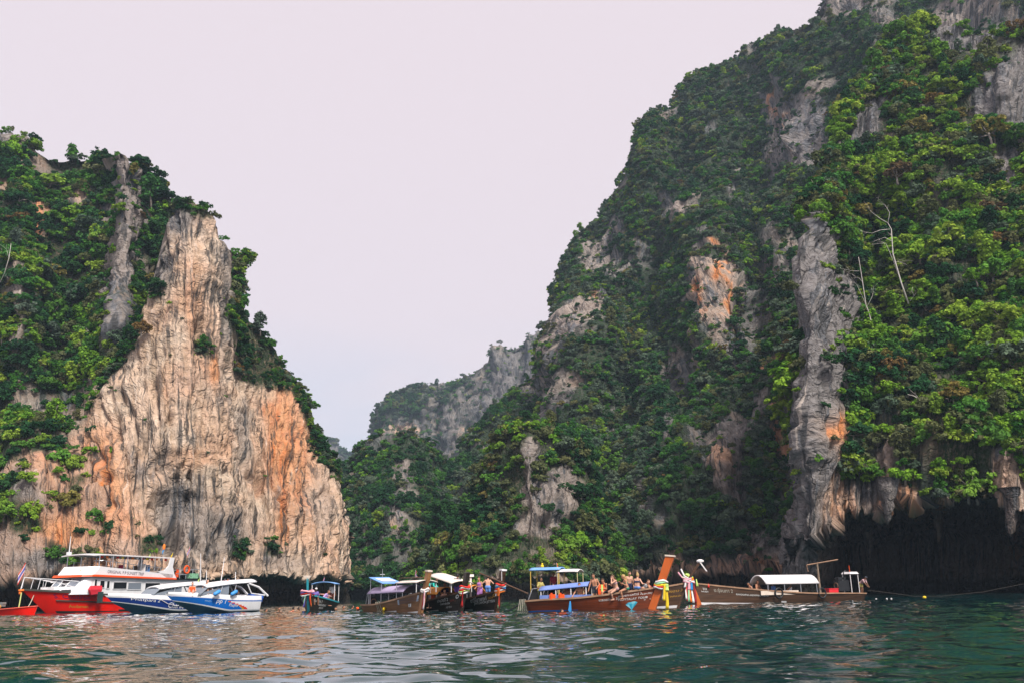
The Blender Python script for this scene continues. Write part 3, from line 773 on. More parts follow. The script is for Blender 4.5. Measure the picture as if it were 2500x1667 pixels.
SHAPES = []
def lobes_for(kind, seed):
    r = np.random.default_rng(seed)
    L = []
    if kind == 'round':
        for k in range(26):
            a = r.random() * 6.28; q = 1.8 * math.sqrt(r.random())
            L.append((q * math.cos(a), q * math.sin(a), 0.7 + 2.2 * r.random() * (1 - 0.5 * q / 1.8), 0.26 + 0.42 * r.random() ** 1.5))
    elif kind == 'umbrella':
        for k in range(24):
            a = r.random() * 6.28; q = 2.2 * math.sqrt(r.random())
            L.append((q * math.cos(a), q * math.sin(a), 1.2 + 1.4 * r.random() - 0.25 * q, 0.24 + 0.42 * r.random() ** 1.5))
    elif kind == 'shrub':
        for k in range(18):
            a = r.random() * 6.28; q = 1.7 * math.sqrt(r.random())
            L.append((q * math.cos(a), q * math.sin(a), 0.45 + 0.8 * r.random(), 0.24 + 0.4 * r.random()))
    elif kind == 'tall':
        for k in range(16):
            a = r.random() * 6.28; q = 1.0 * math.sqrt(r.random())
            L.append((q * math.cos(a), q * math.sin(a), 1.0 + 3.2 * k / 15, 0.28 + 0.42 * r.random()))
    return L
for k, (kd, fl, nl) in enumerate([('round', 0.85, 1150), ('round', 0.75, 1150), ('umbrella', 0.6, 1050), ('shrub', 0.8, 800), ('tall', 0.9, 1150), ('umbrella', 0.7, 1050), ('shrub', 0.9, 800)]):
    lb = lobes_for(kd, 300 + k * 7)
    SHAPES.append((kd, lb, crown_mesh('crown', 400 + k, lb, 0.27, nl, fl), trunk_mesh('trunk', 500 + k, lb, BARK)))
PROTO = bpy.data.collections.new('foliage_prototypes')
CROWNS = {}
for c in range(6):
    for k, (kd, lb, cm, tm) in enumerate(SHAPES):
        me = cm.copy()
        me.materials.append(LEAF[c])
        CROWNS[(c, k)] = me
        po = bpy.data.objects.new('foliage_%02d' % (c * len(SHAPES) + k), me)
        PROTO.objects.link(po)

cls_words = ['dark green', 'mid green', 'bright yellow-green', 'olive green', 'golden brown', 'grey-green']
where = {'cliff_left_forest': 'on the wooded slope left of the orange rock face', 'cliff_left_face': 'clinging to the edge of the orange rock face',
         'cliff_right_near': 'on the near right cliff above the sea cave', 'cliff_right_ridge': 'on the tall ridge behind the grey rock pillar',
         'hill_knob': 'on the pointed knob behind the middle boats', 'hill_shoulder': 'on the low shoulder at the far shore', 'hill_far_shore': 'on the far shore hill between the cliffs',
         'cliff_far_grey': 'on the distant grey cliff', 'hill_far_pass': 'on the most distant hill'}
P_pos = np.concatenate([p[1] for p in PLANT]); P_n = np.concatenate([p[2] for p in PLANT]); P_s = np.concatenate([p[3] for p in PLANT]); P_t = np.concatenate([p[5] for p in PLANT])
P_name = np.concatenate([np.repeat(p[0], len(p[3])) for p in PLANT])
nP = len(P_s)
P_w = np.concatenate([np.tile(np.array(p[4], float), (len(p[3]), 1)) for p in PLANT])
P_w *= np.exp(P_t[:, None] * np.array([-4.0, -0.5, 4.5, 1.5, 0, 0]))
cw = np.cumsum(P_w, 1); cw /= cw[:, -1:]
cls = (RNG.random(nP)[:, None] > cw).sum(1)
shp = RNG.choice(len(SHAPES), nP, p=np.array([0.20, 0.18, 0.14, 0.15, 0.08, 0.11, 0.14]))
P_pos[:, 2] -= 0.45 * P_s
slope_up = P_n[:, 2]
P_rot = np.stack([RNG.normal(0, 0.12, nP) - 0.30 * np.clip(P_n[:, 1], -1, 1), RNG.normal(0, 0.12, nP) + 0.30 * np.clip(P_n[:, 0], -1, 1), np.zeros(nP)], 1)
P_spin = RNG.random(nP) * 6.283
# trees that show largest become things of their own
qx, qy = proj(P_pos + np.array([0, 0, 1.6]) * P_s[:, None])
inframe = (qx > -10) & (qx < 2510) & (qy > 0) & (qy < 1440)
depth = P_pos[:, 1]
cell = {}
allx, ally, alld = [qx], [qy], [depth]
for o in [o for o in COL.objects if o.get('kind') == 'structure' and o.name.startswith(('cliff', 'hill'))]:
    co = np.empty(len(o.data.vertices) * 3, np.float32); o.data.vertices.foreach_get('co', co); co = co.reshape(-1, 3)
    a, b_ = proj(co); allx.append(a); ally.append(b_); alld.append(co[:, 1])
ax_, ay_, ad_ = np.concatenate(allx), np.concatenate(ally), np.concatenate(alld)
zb = np.full((110, 160), 1e9)
ok_ = (ax_ > -50) & (ax_ < 2550) & (ay_ > -50) & (ay_ < 1667)
np.minimum.at(zb, (((ay_[ok_] + 50) / 16).astype(int), ((ax_[ok_] + 50) / 16.5).astype(int)), ad_[ok_])
vis = np.zeros(nP, bool)
gi = np.where(inframe)[0]
vis[gi] = depth[gi] < zb[((qy[gi] + 50) / 16).astype(int), ((qx[gi] + 50) / 16.5).astype(int)] + 2.5
score = np.where(inframe & vis, P_s / depth, 0)
N_IND = 300
ind = np.argsort(-score)[:N_IND]
is_ind = np.zeros(nP, bool); is_ind[ind] = True

s_lo, s_hi = np.quantile(P_s[ind], [0.33, 0.66])
def zone_words(nm, x, y):
    if nm == 'cliff_right_near':
        v = 'on the crest' if y < 330 else ('high up' if y < 560 else ('midway up' if y < 800 else ('low down' if y < 1010 else 'on the cave brow')))
        h = 'beside the grey pillar' if x < 2110 else ('by the bare dead trees' if x < 2240 else ('right of the dead trees' if x < 2370 else 'at the right edge'))
        return v + ' ' + h
    if nm == 'cliff_left_forest':
        v = 'on the skyline' if y < 480 else ('on the upper slope' if y < 700 else ('on the middle slope' if y < 920 else 'low on the slope'))
        return v + (' at the left edge' if x < 130 else ' left of the orange face')
    if nm == 'cliff_right_ridge':
        v = 'on the tall ridge top' if y < 450 else ('midway up the tall ridge' if y < 900 else 'at the foot of the tall ridge')
        return v + (' behind the middle boats' if x < 1600 else ' left of the pillar')
    return where[nm]

def rot_matrix(k):
    return Euler((P_rot[k, 0], P_rot[k, 1], 0)).to_matrix().to_4x4() @ Matrix.Rotation(P_spin[k], 4, 'Z')
for k in ind:
    c, s = int(cls[k]), int(shp[k])
    root = bpy.data.objects.new('cliff_tree' if SHAPES[s][0] != 'shrub' else 'cliff_shrub', None)
    COL.objects.link(root)
    root.empty_display_size = 0.3
    kind = {'round': 'rounded tree', 'umbrella': 'flat-topped tree', 'shrub': 'low shrub', 'tall': 'tall tree'}[SHAPES[s][0]]
    zone = zone_words(P_name[k], qx[k], qy[k])
    szw = 'big' if P_s[k] > s_hi else ('small' if P_s[k] < s_lo else 'mid-sized')
    root['label'] = '%s %s %s %s' % (szw, cls_words[c], kind, zone)
    root['category'] = 'shrub' if SHAPES[s][0] == 'shrub' else 'tree'
    root['group'] = '%s %s %ss %s' % (szw, cls_words[c], kind, zone)
    root.matrix_world = Matrix.Translation(P_pos[k]) @ rot_matrix(k) @ Matrix.Scale(float(P_s[k]), 4)
    for nm, me in (('crown', CROWNS[(c, s)]), ('trunk', SHAPES[s][3])):
        ch = bpy.data.objects.new(nm, me); COL.objects.link(ch); ch.parent = root

def scatter_object(name, pos, rot, scl, idx, coll, label, cat):
    me = bpy.data.meshes.new(name)
    me.vertices.add(len(pos))
    me.vertices.foreach_set('co', pos.astype(np.float32).ravel())
    a = me.attributes.new('rot', 'FLOAT_VECTOR', 'POINT'); a.data.foreach_set('vector', rot.astype(np.float32).ravel())
    a = me.attributes.new('scl', 'FLOAT', 'POINT'); a.data.foreach_set('value', scl.astype(np.float32))
    a = me.attributes.new('idx', 'INT', 'POINT'); a.data.foreach_set('value', idx.astype(np.int32))
    ng = bpy.data.node_groups.new(name, 'GeometryNodeTree')
    ng.interface.new_socket('Geometry', in_out='INPUT', socket_type='NodeSocketGeometry')
    ng.interface.new_socket('Geometry', in_out='OUTPUT', socket_type='NodeSocketGeometry')
    n, l = ng.nodes, ng.links
    gi_, go = n.new('NodeGroupInput'), n.new('NodeGroupOutput')
    ip = n.new('GeometryNodeInstanceOnPoints')
    ci = n.new('GeometryNodeCollectionInfo')
    ci.inputs['Collection'].default_value = coll
    ci.inputs['Separate Children'].default_value = True
    ci.inputs['Reset Children'].default_value = True
    def na(nm, ty):
        q = n.new('GeometryNodeInputNamedAttribute'); q.data_type = ty; q.inputs['Name'].default_value = nm
        return q.outputs['Attribute']
    l.new(gi_.outputs[0], ip.inputs['Points']); l.new(ci.outputs[0], ip.inputs['Instance'])
    ip.inputs['Pick Instance'].default_value = True
    l.new(na('idx', 'INT'), ip.inputs['Instance Index'])
    l.new(na('rot', 'FLOAT_VECTOR'), ip.inputs['Rotation'])
    l.new(na('scl', 'FLOAT'), ip.inputs['Scale'])
    l.new(ip.outputs[0], go.inputs[0])
    o = link(name, me, label=label, cat=cat, kind='stuff')
    md = o.modifiers.new('scatter', 'NODES'); md.node_group = ng
    return o
rest = ~is_ind
rr = np.array([(rot_matrix(k).to_euler()[:]) for k in range(nP)])
scatter_object('cliff_woodland', P_pos[rest], rr[rest], P_s[rest], cls[rest] * len(SHAPES) + shp[rest], PROTO,
               'dense mixed green forest and scrub covering the cliffs and ridges', 'forest')

# ------------------------------------------------------------------ small-object toolkit
class MB:
    """collects shapes into one mesh"""
    def __init__(s):
        s.V, s.F, s.M = [], [], []
    def add(s, v, f, m=0):
        o = len(s.V)
        s.V.extend([tuple(map(float, q)) for q in v])
        s.F.extend([tuple(int(i) + o for i in q) for q in f])
        s.M.extend([m] * len(f))
        return s
    def box(s, c, d, m=0, rz=0.0, ry=0.0, taper=1.0):
        x, y, z = d[0] / 2, d[1] / 2, d[2] / 2
        R = Euler((0, ry, rz)).to_matrix()
        v = []
        for sz in (-1, 1):
            k = taper if sz > 0 else 1
            for sx, sy in ((-1, -1), (1, -1), (1, 1), (-1, 1)):
                v.append(R @ Vector((sx * x * k, sy * y * k, sz * z)) + Vector(c))
        return s.add(v, [(3, 2, 1, 0), (4, 5, 6, 7), (0, 1, 5, 4), (1, 2, 6, 5), (2, 3, 7, 6), (3, 0, 4, 7)], m)
    def tube(s, pts, r, n=6, m=0):
        return s.add(*tube(pts, r, n), m)
    def loft(s, rings, m=0, closed=True, caps=True, flip=False):
        n = len(rings[0])
        v = [p for r in rings for p in r]
        f = []
        for k in range(len(rings) - 1):
            for j in range(n if closed else n - 1):
                q = (k * n + j, k * n + (j + 1) % n, (k + 1) * n + (j + 1) % n, (k + 1) * n + j)
                f.append(q[::-1] if flip else q)
        if caps and closed:
            f.append(tuple(range(n))[::-1]); f.append(tuple(range((len(rings) - 1) * n, len(rings) * n)))
        return s.add(v, f, m)
    def ell(s, c, r, m=0, nu=10, nv=7):
        rings = []
        for k in range(nv + 1):
            th = math.pi * (0.02 + 0.96 * k / nv)
            rings.append([(c[0] + r[0] * math.sin(th) * math.cos(2 * math.pi * j / nu), c[1] + r[1] * math.sin(th) * math.sin(2 * math.pi * j / nu), c[2] - r[2] * math.cos(th)) for j in range(nu)])
        return s.loft(rings, m)
    def torus(s, c, R, r, axis='y', m=0, n=16, k=6, sx=1.0, sy=1.0):
        rings = []
        for i in range(n + 1):
            a = 2 * math.pi * i / n
            ring = []
            for j in range(k):
                b = 2 * math.pi * j / k
                u, w = (R + r * math.cos(b)), r * math.sin(b)
                p = {'y': (u * math.cos(a) * sx, w, u * math.sin(a) * sy), 'z': (u * math.cos(a) * sx, u * math.sin(a) * sy, w), 'x': (w, u * math.cos(a) * sx, u * math.sin(a) * sy)}[axis]
                ring.append((c[0] + p[0], c[1] + p[1], c[2] + p[2]))
            rings.append(ring)
        return s.loft(rings, m, caps=False)
    def sheet(s, grid, th=0.012, m=0):
        """a thin solid sheet through a grid of points"""
        g = np.asarray(grid, float)
        du = np.gradient(g, axis=0); dv = np.gradient(g, axis=1)
        n = np.cross(du, dv); n /= np.linalg.norm(n, axis=2, keepdims=True) + 1e-9
        a, b = g + n * th / 2, g - n * th / 2
        R, C = g.shape[:2]
        v = np.concatenate([a.reshape(-1, 3), b.reshape(-1, 3)])
        f = []
        o = R * C
        for i in range(R - 1):
            for j in range(C - 1):
                k = i * C + j
                f.append((k, k + C, k + C + 1, k + 1)); f.append((o + k, o + k + 1, o + k + C + 1, o + k + C))
        def rim(k1, k2): f.append((k1, k2, o + k2, o + k1))
        for j in range(C - 1): rim(j, j + 1); rim((R - 1) * C + j + 1, (R - 1) * C + j)
        for i in range(R - 1): rim((i + 1) * C, i * C); rim(i * C + C - 1, (i + 1) * C + C - 1)
        return s.add(v, f, m)
    def build(s, name, mats, parent=None, smooth_shade=False, label=None):
        if not isinstance(mats, (list, tuple)): mats = [mats]
        me = mesh_from(name, s.V, s.F, mats, smooth_shade, s.M)
        bm = bmesh.new(); bm.from_mesh(me); bmesh.ops.recalc_face_normals(bm, faces=bm.faces); bm.to_mesh(me); bm.free()
        o = link(name, me, parent)
        if label: o['label'] = label
        return o

class Craft:
    """an Empty at a boat's middle on the waterline, x towards the bow"""
    def __init__(s, name, label, cat, stern, bow, group=None):
        a, b = Wz(stern[0], 0, stern[1]), Wz(bow[0], 0, bow[1])
        s.L = float(np.linalg.norm(b - a))
        s.c = (a + b) / 2
        s.h = math.atan2(b[1] - a[1], b[0] - a[0])
        s.ux = np.array([math.cos(s.h), math.sin(s.h), 0]); s.uy = np.array([-math.sin(s.h), math.cos(s.h), 0])
        s.e = bpy.data.objects.new(name, None); COL.objects.link(s.e)
        s.e.location = s.c; s.e.rotation_euler = (0, 0, s.h)
        s.e['label'] = label; s.e['category'] = cat
        if group: s.e['group'] = group
    def at(s, px, py, y):
        """local (x, z) of what a photograph pixel shows on the boat's lengthwise plane at offset y"""
        d = W(px, py, 1.0) - np.array([0, 0, CAM_H])
        c0 = np.array([0, 0, CAM_H])
        k = ((s.c + s.uy * y - c0) @ s.uy) / (d @ s.uy)
        p = c0 + d * k - s.c
        return float(p @ s.ux), float(p[2])
    def world(s, x, y, z):
        return s.c + s.ux * x + s.uy * y + np.array([0, 0, z])

def text_geo(txt, size):
    """filled letter outlines of a text, as 2-D points and faces; origin at its lower left"""
    cu = bpy.data.curves.new('t', 'FONT')
    cu.body = txt; cu.size = size; cu.resolution_u = 2
    o = bpy.data.objects.new('t', cu); COL.objects.link(o)
    dg = bpy.context.evaluated_depsgraph_get()
    me = bpy.data.meshes.new_from_object(o.evaluated_get(dg))
    V = np.array([v.co[:2] for v in me.vertices]) if len(me.vertices) else np.zeros((0, 2))
    F = [tuple(p.vertices) for p in me.polygons]
    bpy.data.objects.remove(o); bpy.data.curves.remove(cu); bpy.data.meshes.remove(me)
    if len(V):
        V = V - V.min(0)
    return V, F

# paint, cloth, timber
def P(name, c, rough=0.55, **k):
    return mat(name, c, rough, **k)
WOOD = {'brown': P('hull_brown', (0.22, 0.105, 0.045), 0.45, var=0.35, vscale=2.0, stretch=(0.4, 1, 5), grime=0.5),
        'red': P('hull_red_brown', (0.165, 0.035, 0.012), 0.35, var=0.4, vscale=2.0, stretch=(0.35, 1, 6), grime=0.55),
        'dark': P('hull_dark', (0.034, 0.026, 0.020), 0.5, var=0.5, vscale=2.0, stretch=(0.4, 1, 5), grime=0.4),
        'darkbrown': P('hull_dark_brown', (0.080, 0.040, 0.022), 0.5, var=0.45, vscale=2.0, stretch=(0.35, 1, 5), grime=0.6),
        'grey': P('deck_timber', (0.23, 0.17, 0.12), 0.8, var=0.3, vscale=4, stretch=(0.5, 4, 1)),
        'rail': P('rail_timber', (0.30, 0.175, 0.105), 0.6, var=0.3, vscale=3, stretch=(0.5, 3, 1)),
        'orange': P('post_varnish', (0.50, 0.105, 0.018), 0.3, var=0.15, vscale=3, stretch=(1, 1, 0.4)),
        'tan': P('post_tan', (0.36, 0.17, 0.07), 0.5, var=0.25, vscale=3, stretch=(1, 1, 0.4)),
        'pale': P('pale_timber', (0.66, 0.55, 0.46), 0.7, var=0.1, vscale=5)}
WHITE = P('white_paint', (0.80, 0.79, 0.80), 0.4, var=0.05, vscale=1.5, grime=0.22, stretch=(0.6, 0.6, 0.25))
WHITE2 = P('white_canvas', (0.74, 0.71, 0.71), 0.8, var=0.05, vscale=2, grime=0.08)
CREAM = P('cream_canvas', (0.72, 0.63, 0.56), 0.8, var=0.06, vscale=2)
BLUECLOTH = P('blue_canvas', (0.16, 0.24, 0.55), 0.7, var=0.1, vscale=2)
SKYBLUE = P('sky_blue_canvas', (0.16, 0.34, 0.66), 0.7, var=0.12, vscale=2)
PURPLE = P('mauve_canvas', (0.42, 0.34, 0.50), 0.75, var=0.1, vscale=2)
ORANGECLOTH = P('orange_canvas', (0.62, 0.24, 0.03), 0.75, var=0.12, vscale=2)
BLACK = P('black_paint', (0.012, 0.013, 0.015), 0.45)
STEEL = P('steel', (0.55, 0.56, 0.58), 0.35, metal=0.8)
RUST = P('rusty_steel', (0.20, 0.12, 0.08), 0.7, metal=0.3, var=0.4, vscale=8)
REDP = P('red_paint', (0.88, 0.014, 0.006), 0.4, spec=0.2, var=0.10, vscale=1.2, grime=0.22, stretch=(0.6, 0.6, 0.3))
ORANGEP = P('orange_paint', (0.75, 0.085, 0.015), 0.4)
TEAL = P('turquoise_paint', (0.03, 0.30, 0.36), 0.45, var=0.1, vscale=3)
NAVY = P('navy_paint', (0.008, 0.035, 0.20), 0.25)
BLUEP = P('blue_paint', (0.006, 0.13, 0.50), 0.25)
GLASS = P('dark_glass', (0.015, 0.018, 0.022), 0.08, spec=0.6)
GLASS2 = P('grey_glass', (0.20, 0.23, 0.27), 0.12, spec=0.6)
LETTER = P('white_lettering', (0.78, 0.78, 0.76), 0.6)
LETTER_B = P('dark_lettering', (0.10, 0.10, 0.14), 0.6)
GOLD = P('gold_lettering', (0.55, 0.30, 0.04), 0.5)
LIFE = P('life_jacket_orange', (0.85, 0.10, 0.012), 0.7, var=0.12, vscale=8)
ROPE = P('rope', (0.45, 0.42, 0.33), 0.9)
RIB = {'red': P('ribbon_red', (0.70, 0.03, 0.02), 0.7, var=0.1), 'yellow': P('ribbon_yellow', (0.80, 0.56, 0.02), 0.7, var=0.1), 'white': P('ribbon_white', (0.78, 0.74, 0.72), 0.7),
       'pink': P('ribbon_pink', (0.75, 0.36, 0.42), 0.7, var=0.1), 'blue': P('ribbon_blue', (0.03, 0.26, 0.60), 0.7), 'green': P('ribbon_green', (0.30, 0.62, 0.34), 0.7),
       'purple': P('ribbon_purple', (0.16, 0.12, 0.50), 0.7), 'orange': P('ribbon_orange', (0.85, 0.20, 0.02), 0.7), 'lime': P('ribbon_lime', (0.50, 0.68, 0.18), 0.7), 'maroon': P('ribbon_maroon', (0.30, 0.01, 0.02), 0.7)}
CANS = P('white_jug', (0.7, 0.7, 0.68), 0.5)

# ------------------------------------------------------------------ longtail boats
class Longtail(Craft):
    def __init__(s, name, label, stern, bow, beam=1.7, f0=0.5, bow_h=1.25, stern_h=0.6, rake=0.42, wood='brown', rail='rail', stripe='white', inner='grey'):
        super().__init__(name, label, 'longtail boat', stern, bow, 'longtail boats moored across the bay')
        s.beam, s.f0, s.bow_h, s.stern_h, s.rake = beam, f0, bow_h, stern_h, rake
        ns, nv = 34, 9
        S = np.linspace(0, 1, ns); Vv = np.linspace(0, 1, nv)
        mb = MB()
        stripe_m = {'white': WHITE2, 'blue': BLUEP, 'none': WOOD[wood]}[stripe]
        rings = []
        for k in S:
            r = [s.hull(k, v, -1) for v in Vv[::-1]] + [s.hull(k, v, 1) for v in Vv]
            rings.append(r)
        n = len(rings[0])
        V = [p for r in rings for p in r]
        for i in range(ns - 1):
            for j in range(n - 1):
                zc = (rings[i][j][2] + rings[i][j + 1][2] + rings[i + 1][j][2] + rings[i + 1][j + 1][2]) / 4
                mb.F.append((i * n + j, i * n + j + 1, (i + 1) * n + j + 1, (i + 1) * n + j)); mb.M.append((1 if (S[i] < 0.42 if stripe == 'blue' else S[i] > 0.5) else 0) if zc < 0.05 else 0)
        mb.V = [tuple(map(float, p)) for p in V]
        mb.F.append(tuple(range(n))); mb.M.append(0)
        s.hull_o = mb.build('hull', [WOOD[wood], stripe_m], s.e, True)
        # inside: sole and lining
        mi = MB()
        rr = []
        for k in np.linspace(0.01, 0.985, 26):
            a = []
            for v in (1.0, 0.75, 0.5):
                p = s.hull(k, v, -1, 0.06); a.append((p[0], p[1], max(p[2] - 0.01, 0.12)))
            rr.append(a + [(q[0], -q[1], q[2]) for q in a[::-1]])
        mi.loft(rr, 0, closed=False)
        mi.build('deck', WOOD[inner], s.e, True)
        for sd in (-1, 1):
            g = MB()
            rg = []
            for k in np.linspace(0, 0.995, 30):
                p = s.hull(k, 1.0, sd); o = 0.05
                yy = p[1]
                rg.append([(p[0], yy + sd * 0.035, p[2] - 0.07), (p[0], yy + sd * 0.035, p[2] + 0.03), (p[0], yy - sd * 0.07, p[2] + 0.03), (p[0], yy - sd * 0.07, p[2] - 0.07)])
            g.loft(rg)
            g.build('gunwale', TEAL if rail == 'teal' else WOOD[rail], s.e)
        for k in (0.3, 0.48, 0.66, 0.8):
            p = s.hull(k, 0.72, 1)
            b = MB(); b.box((p[0], 0, p[2]), (0.24, 2 * abs(p[1]) - 0.1, 0.05)); b.build('thwart', WOOD['grey'], s.e)
    def zg(s, k):
        return s.f0 + (s.bow_h - s.f0) * np.clip((k - 0.25) / 0.75, 0, 1) ** 1.7 + (s.stern_h - s.f0) * np.clip((0.25 - k) / 0.25, 0, 1) ** 1.5
    def hull(s, k, v, side, inset=0.0):
        w = s.beam / 2 * (1 - np.clip((k - 0.42) / 0.58, 0, 1) ** 2.3) * (0.70 + 0.30 * np.clip(k / 0.3, 0, 1) ** 0.7) + 0.045
        zg = s.zg(k)
        zk = -0.3
        z = zk + (zg - zk) * v
        fl = 0.42 + 0.58 * v ** 0.65
        x = -s.L / 2 + s.L * k + s.rake * z * np.clip((k - 0.55) / 0.45, 0, 1) ** 1.6 - 0.25 * max(z, 0) * np.clip((0.15 - k) / 0.15, 0, 1)
        y = max(w * fl - inset, 0.02)
        return np.array([x, side * y, z])
    def stem_x(s, z):
        return s.L / 2 + s.rake * z
    def post(s, top, wood='orange', w=0.36, t=0.17, cap='pale', lean=None, flare=1.2):
        """the tall stem post that carries on up from the bow"""
        rk = s.rake if lean is None else lean
        zs = [-0.25, 0.0, s.bow_h * 0.5, s.bow_h, (s.bow_h + top) / 2, top]
        mb = MB()
        rings = []
        for z in zs:
            x = s.L / 2 + s.rake * min(z, s.bow_h) + rk * max(0, z - s.bow_h)
            f = 1.0 + (flare - 1) * np.clip((z - s.bow_h) / (top - s.bow_h), 0, 1)
            a, b = w * f, t * f
            rings.append([(x - a * 0.45, -b / 2, z), (x + a * 0.55, -b / 2, z - a * 0.1), (x + a * 0.55, b / 2, z - a * 0.1), (x - a * 0.45, b / 2, z)])
        mb.loft(rings)
        s.post_o = mb.build('stem_post', TEAL if wood == 'teal' else WOOD[wood], s.e)
        s.post_top = rings[-1]
        if cap:
            x = np.mean([p[0] for p in rings[-1]]); a = w * flare
            c = MB(); c.box((x, 0, top + 0.02), (a * 1.12, t * flare * 1.25, 0.09), ry=0.1)
            c.build('post_cap', WOOD['pale'] if cap == 'pale' else WHITE, s.post_o)
        return rk
    def post_at(s, z, lean=None):
        rk = s.rake if lean is None else lean
        return s.L / 2 + s.rake * min(z, s.bow_h) + rk * max(0, z - s.bow_h)
    def ribbons(s, z, wraps, hangs, w=0.4, t=0.2, seed=0):
        """coloured cloths wound round the post, with ends hanging down in front"""
        r = np.random.default_rng(seed)
        for k, c in enumerate(wraps):
            zz = z + 0.085 * k - 0.04 * len(wraps)
            x = s.post_at(zz) + 0.03
            m = MB(); m.torus((x, 0, zz), 1.0, 0.0, 'z') if False else None
            rings = []
            for i in range(17):
                a = 2 * math.pi * i / 16
                ring = []
                for j in range(6):
                    b = 2 * math.pi * j / 6
                    u = 1 + 0.22 * math.cos(b)
                    ring.append((x + (w * 0.62) * u * math.cos(a), (t * 0.85) * u * math.sin(a), zz + 0.06 * math.sin(b) + 0.05 * math.sin(a * 2 + k) + 0.02 * r.normal()))
                rings.append(ring)
            rings[-1] = rings[0]
            m.loft(rings, caps=False)
            m.build('ribbon', RIB[c], s.e, True)
        for k, (c, dx, dy, ln, wd) in enumerate(hangs):
            x0 = s.post_at(z) + dx
            g = []
            for i in range(9):
                a = i / 8
                row = []
                for j in range(4):
                    b = j / 3 - 0.5
                    wob = 0.03 * math.sin(5 * a + 2 * b + k * 1.7)
                    row.append((x0 + b * wd * (0.7 + 0.5 * a) + 0.05 * math.sin(3 * a + k) * a, dy + wob + (0.06 if dy > 0 else -0.06) * a, z - ln * a))
                g.append(row)
            m = MB(); m.sheet(g, 0.02); m.build('ribbon', RIB[c], s.e, True)
    def canopy(s, x0, x1, w, z_eave, z_crown, m, poles=2, pole_m=None, thick=0.05, slope=0.0, base_z=None, end_drop=0.0, pole_r=0.025):
        g = []
        for i in range(9):
            a = i / 8
            x = x0 + (x1 - x0) * a
            row = []
            for j in range(9):
                b = j / 8 * 2 - 1
                z = z_eave + (z_crown - z_eave) * (1 - abs(b) ** 2.2) + slope * (a - 0.5) - end_drop * (2 * abs(a - 0.5)) ** 3
                row.append((x, b * w / 2, z))
            g.append(row)
        c = MB().sheet(g, thick).build('canopy', m, s.e, True)
        for i in range(poles):
            a = 0.04 + 0.92 * (i / max(1, poles - 1))
            x = x0 + (x1 - x0) * a
            for sd in (-1, 1):
                bz = base_z if base_z is not None else s.zg(np.clip(x / s.L + 0.5, 0, 1)) - 0.05
                t_ = MB().tube([(x, sd * w * 0.46, bz), (x, sd * w * 0.46, z_eave + slope * (a - 0.5) + 0.06)], pole_r, 6)
                t_.build('canopy_pole', pole_m or STEEL, c)
        return c
    def lettering(s, txt, k0, v0, size, side=-1, m=None, dv=0.0, aspect=1.0):
        """painted letters following the planks; k0 is where the text starts, side -1 is starboard"""
        V, F = text_geo(txt, size)
        if not len(V):
            return
        sign = 1 if side < 0 else -1
        out = []
        for (tx, ty) in V * np.array([aspect, 1]):
            k = k0 + sign * tx / s.L
            h = s.zg(k) + 0.3
            p = s.hull(k, np.clip(v0 + ty / h + dv * tx, 0, 1), side)
            out.append((p[0], p[1] + side * 0.012, p[2]))
        mb = MB(); mb.add(out, F)
        return mesh_obj_raw('lettering', out, F, m or LETTER, s.e)
    def engine(s, x=-0.2, z=0.7, tail=None, big=1.0):
        x = -s.L / 2 + 0.35 + x
        e = MB()
        e.box((x, 0, z), (0.7 * big, 0.5, 0.5 * big)); e.box((x + 0.05, 0, z + 0.34 * big), (0.5 * big, 0.36, 0.2)); e.tube([(x - 0.1, 0.2, z + 0.3), (x - 0.1, 0.25, z + 0.62 * big), (x - 0.3, 0.25, z + 0.7 * big)], 0.045)
        e.box((x, 0, z - 0.38), (0.2, 0.3, 0.5))
        eo = e.build('engine', BLACK, s.e)
        f = MB().torus((x + 0.36 * big, 0, z), 0.2, 0.035, 'x'); f.build('flywheel', RUST, eo)
        r = MB().tube([(x - 0.35, -0.27, z - 0.1), (x - 0.1, -0.27, z + 0.5), (x + 0.35, -0.27, z + 0.55)], 0.03); r.build('engine_frame', STEEL, eo)
        if tail:
            (tx, ty, tz) = tail
            t_ = MB().tube([(x - 0.3, 0, z - 0.05), (tx, ty, tz)], [0.05, 0.035], 7).build('tail_shaft', BLACK, s.e)
            d = np.array([tx - x, ty, tz - z]); d /= np.linalg.norm(d)
            p = MB()
            for a in range(3):
                an = a * 2.094
                p.box((tx, ty + 0.10 * math.cos(an), tz + 0.10 * math.sin(an)), (0.05, 0.10, 0.16), 0)
            p.build('propeller', RUST, t_)
        return eo

def mesh_obj_raw(name, V, F, m, parent):
    me = mesh_from(name, V, F, [m], False)
    return link(name, me, parent)

def flag(parent, x, y, z, h, kind='thai', size=0.35):
    """a small flag hanging on a staff"""
    st = MB().tube([(x, y, z), (x, y, z + h)], 0.014, 5).build('flag_staff', STEEL, parent)
    cols = {'thai': [RIB['red'], RIB['white'], RIB['purple'], RIB['purple'], RIB['white'], RIB['red']], 'yellow': [RIB['yellow']], 'lime': [RIB['lime']], 'orange': [RIB['orange']], 'blue': [RIB['blue']]}[kind]
    n = len(cols)
    mb = MB()
    for k in range(n):
        g = []
        for i in range(4):
            b = (k + i / 3) / n
            row = []
            for j in range(6):
                a = j / 5
                row.append((x + a * size * 0.35 + 0.03 * math.sin(6 * a + 2 * b), y + 0.05 * math.sin(5 * a + 3 * b), z + h - 0.03 - b * size * 0.62 - a * size * 0.62))
            g.append(row)
        mb.sheet(g, 0.008, k)
    return mb.build('flag', cols, parent, True)

def ring_fender(parent, p, R, r, m, name='tyre', axis='y'):
    return MB().torus(p, R, r, axis).build(name, m, parent, True)

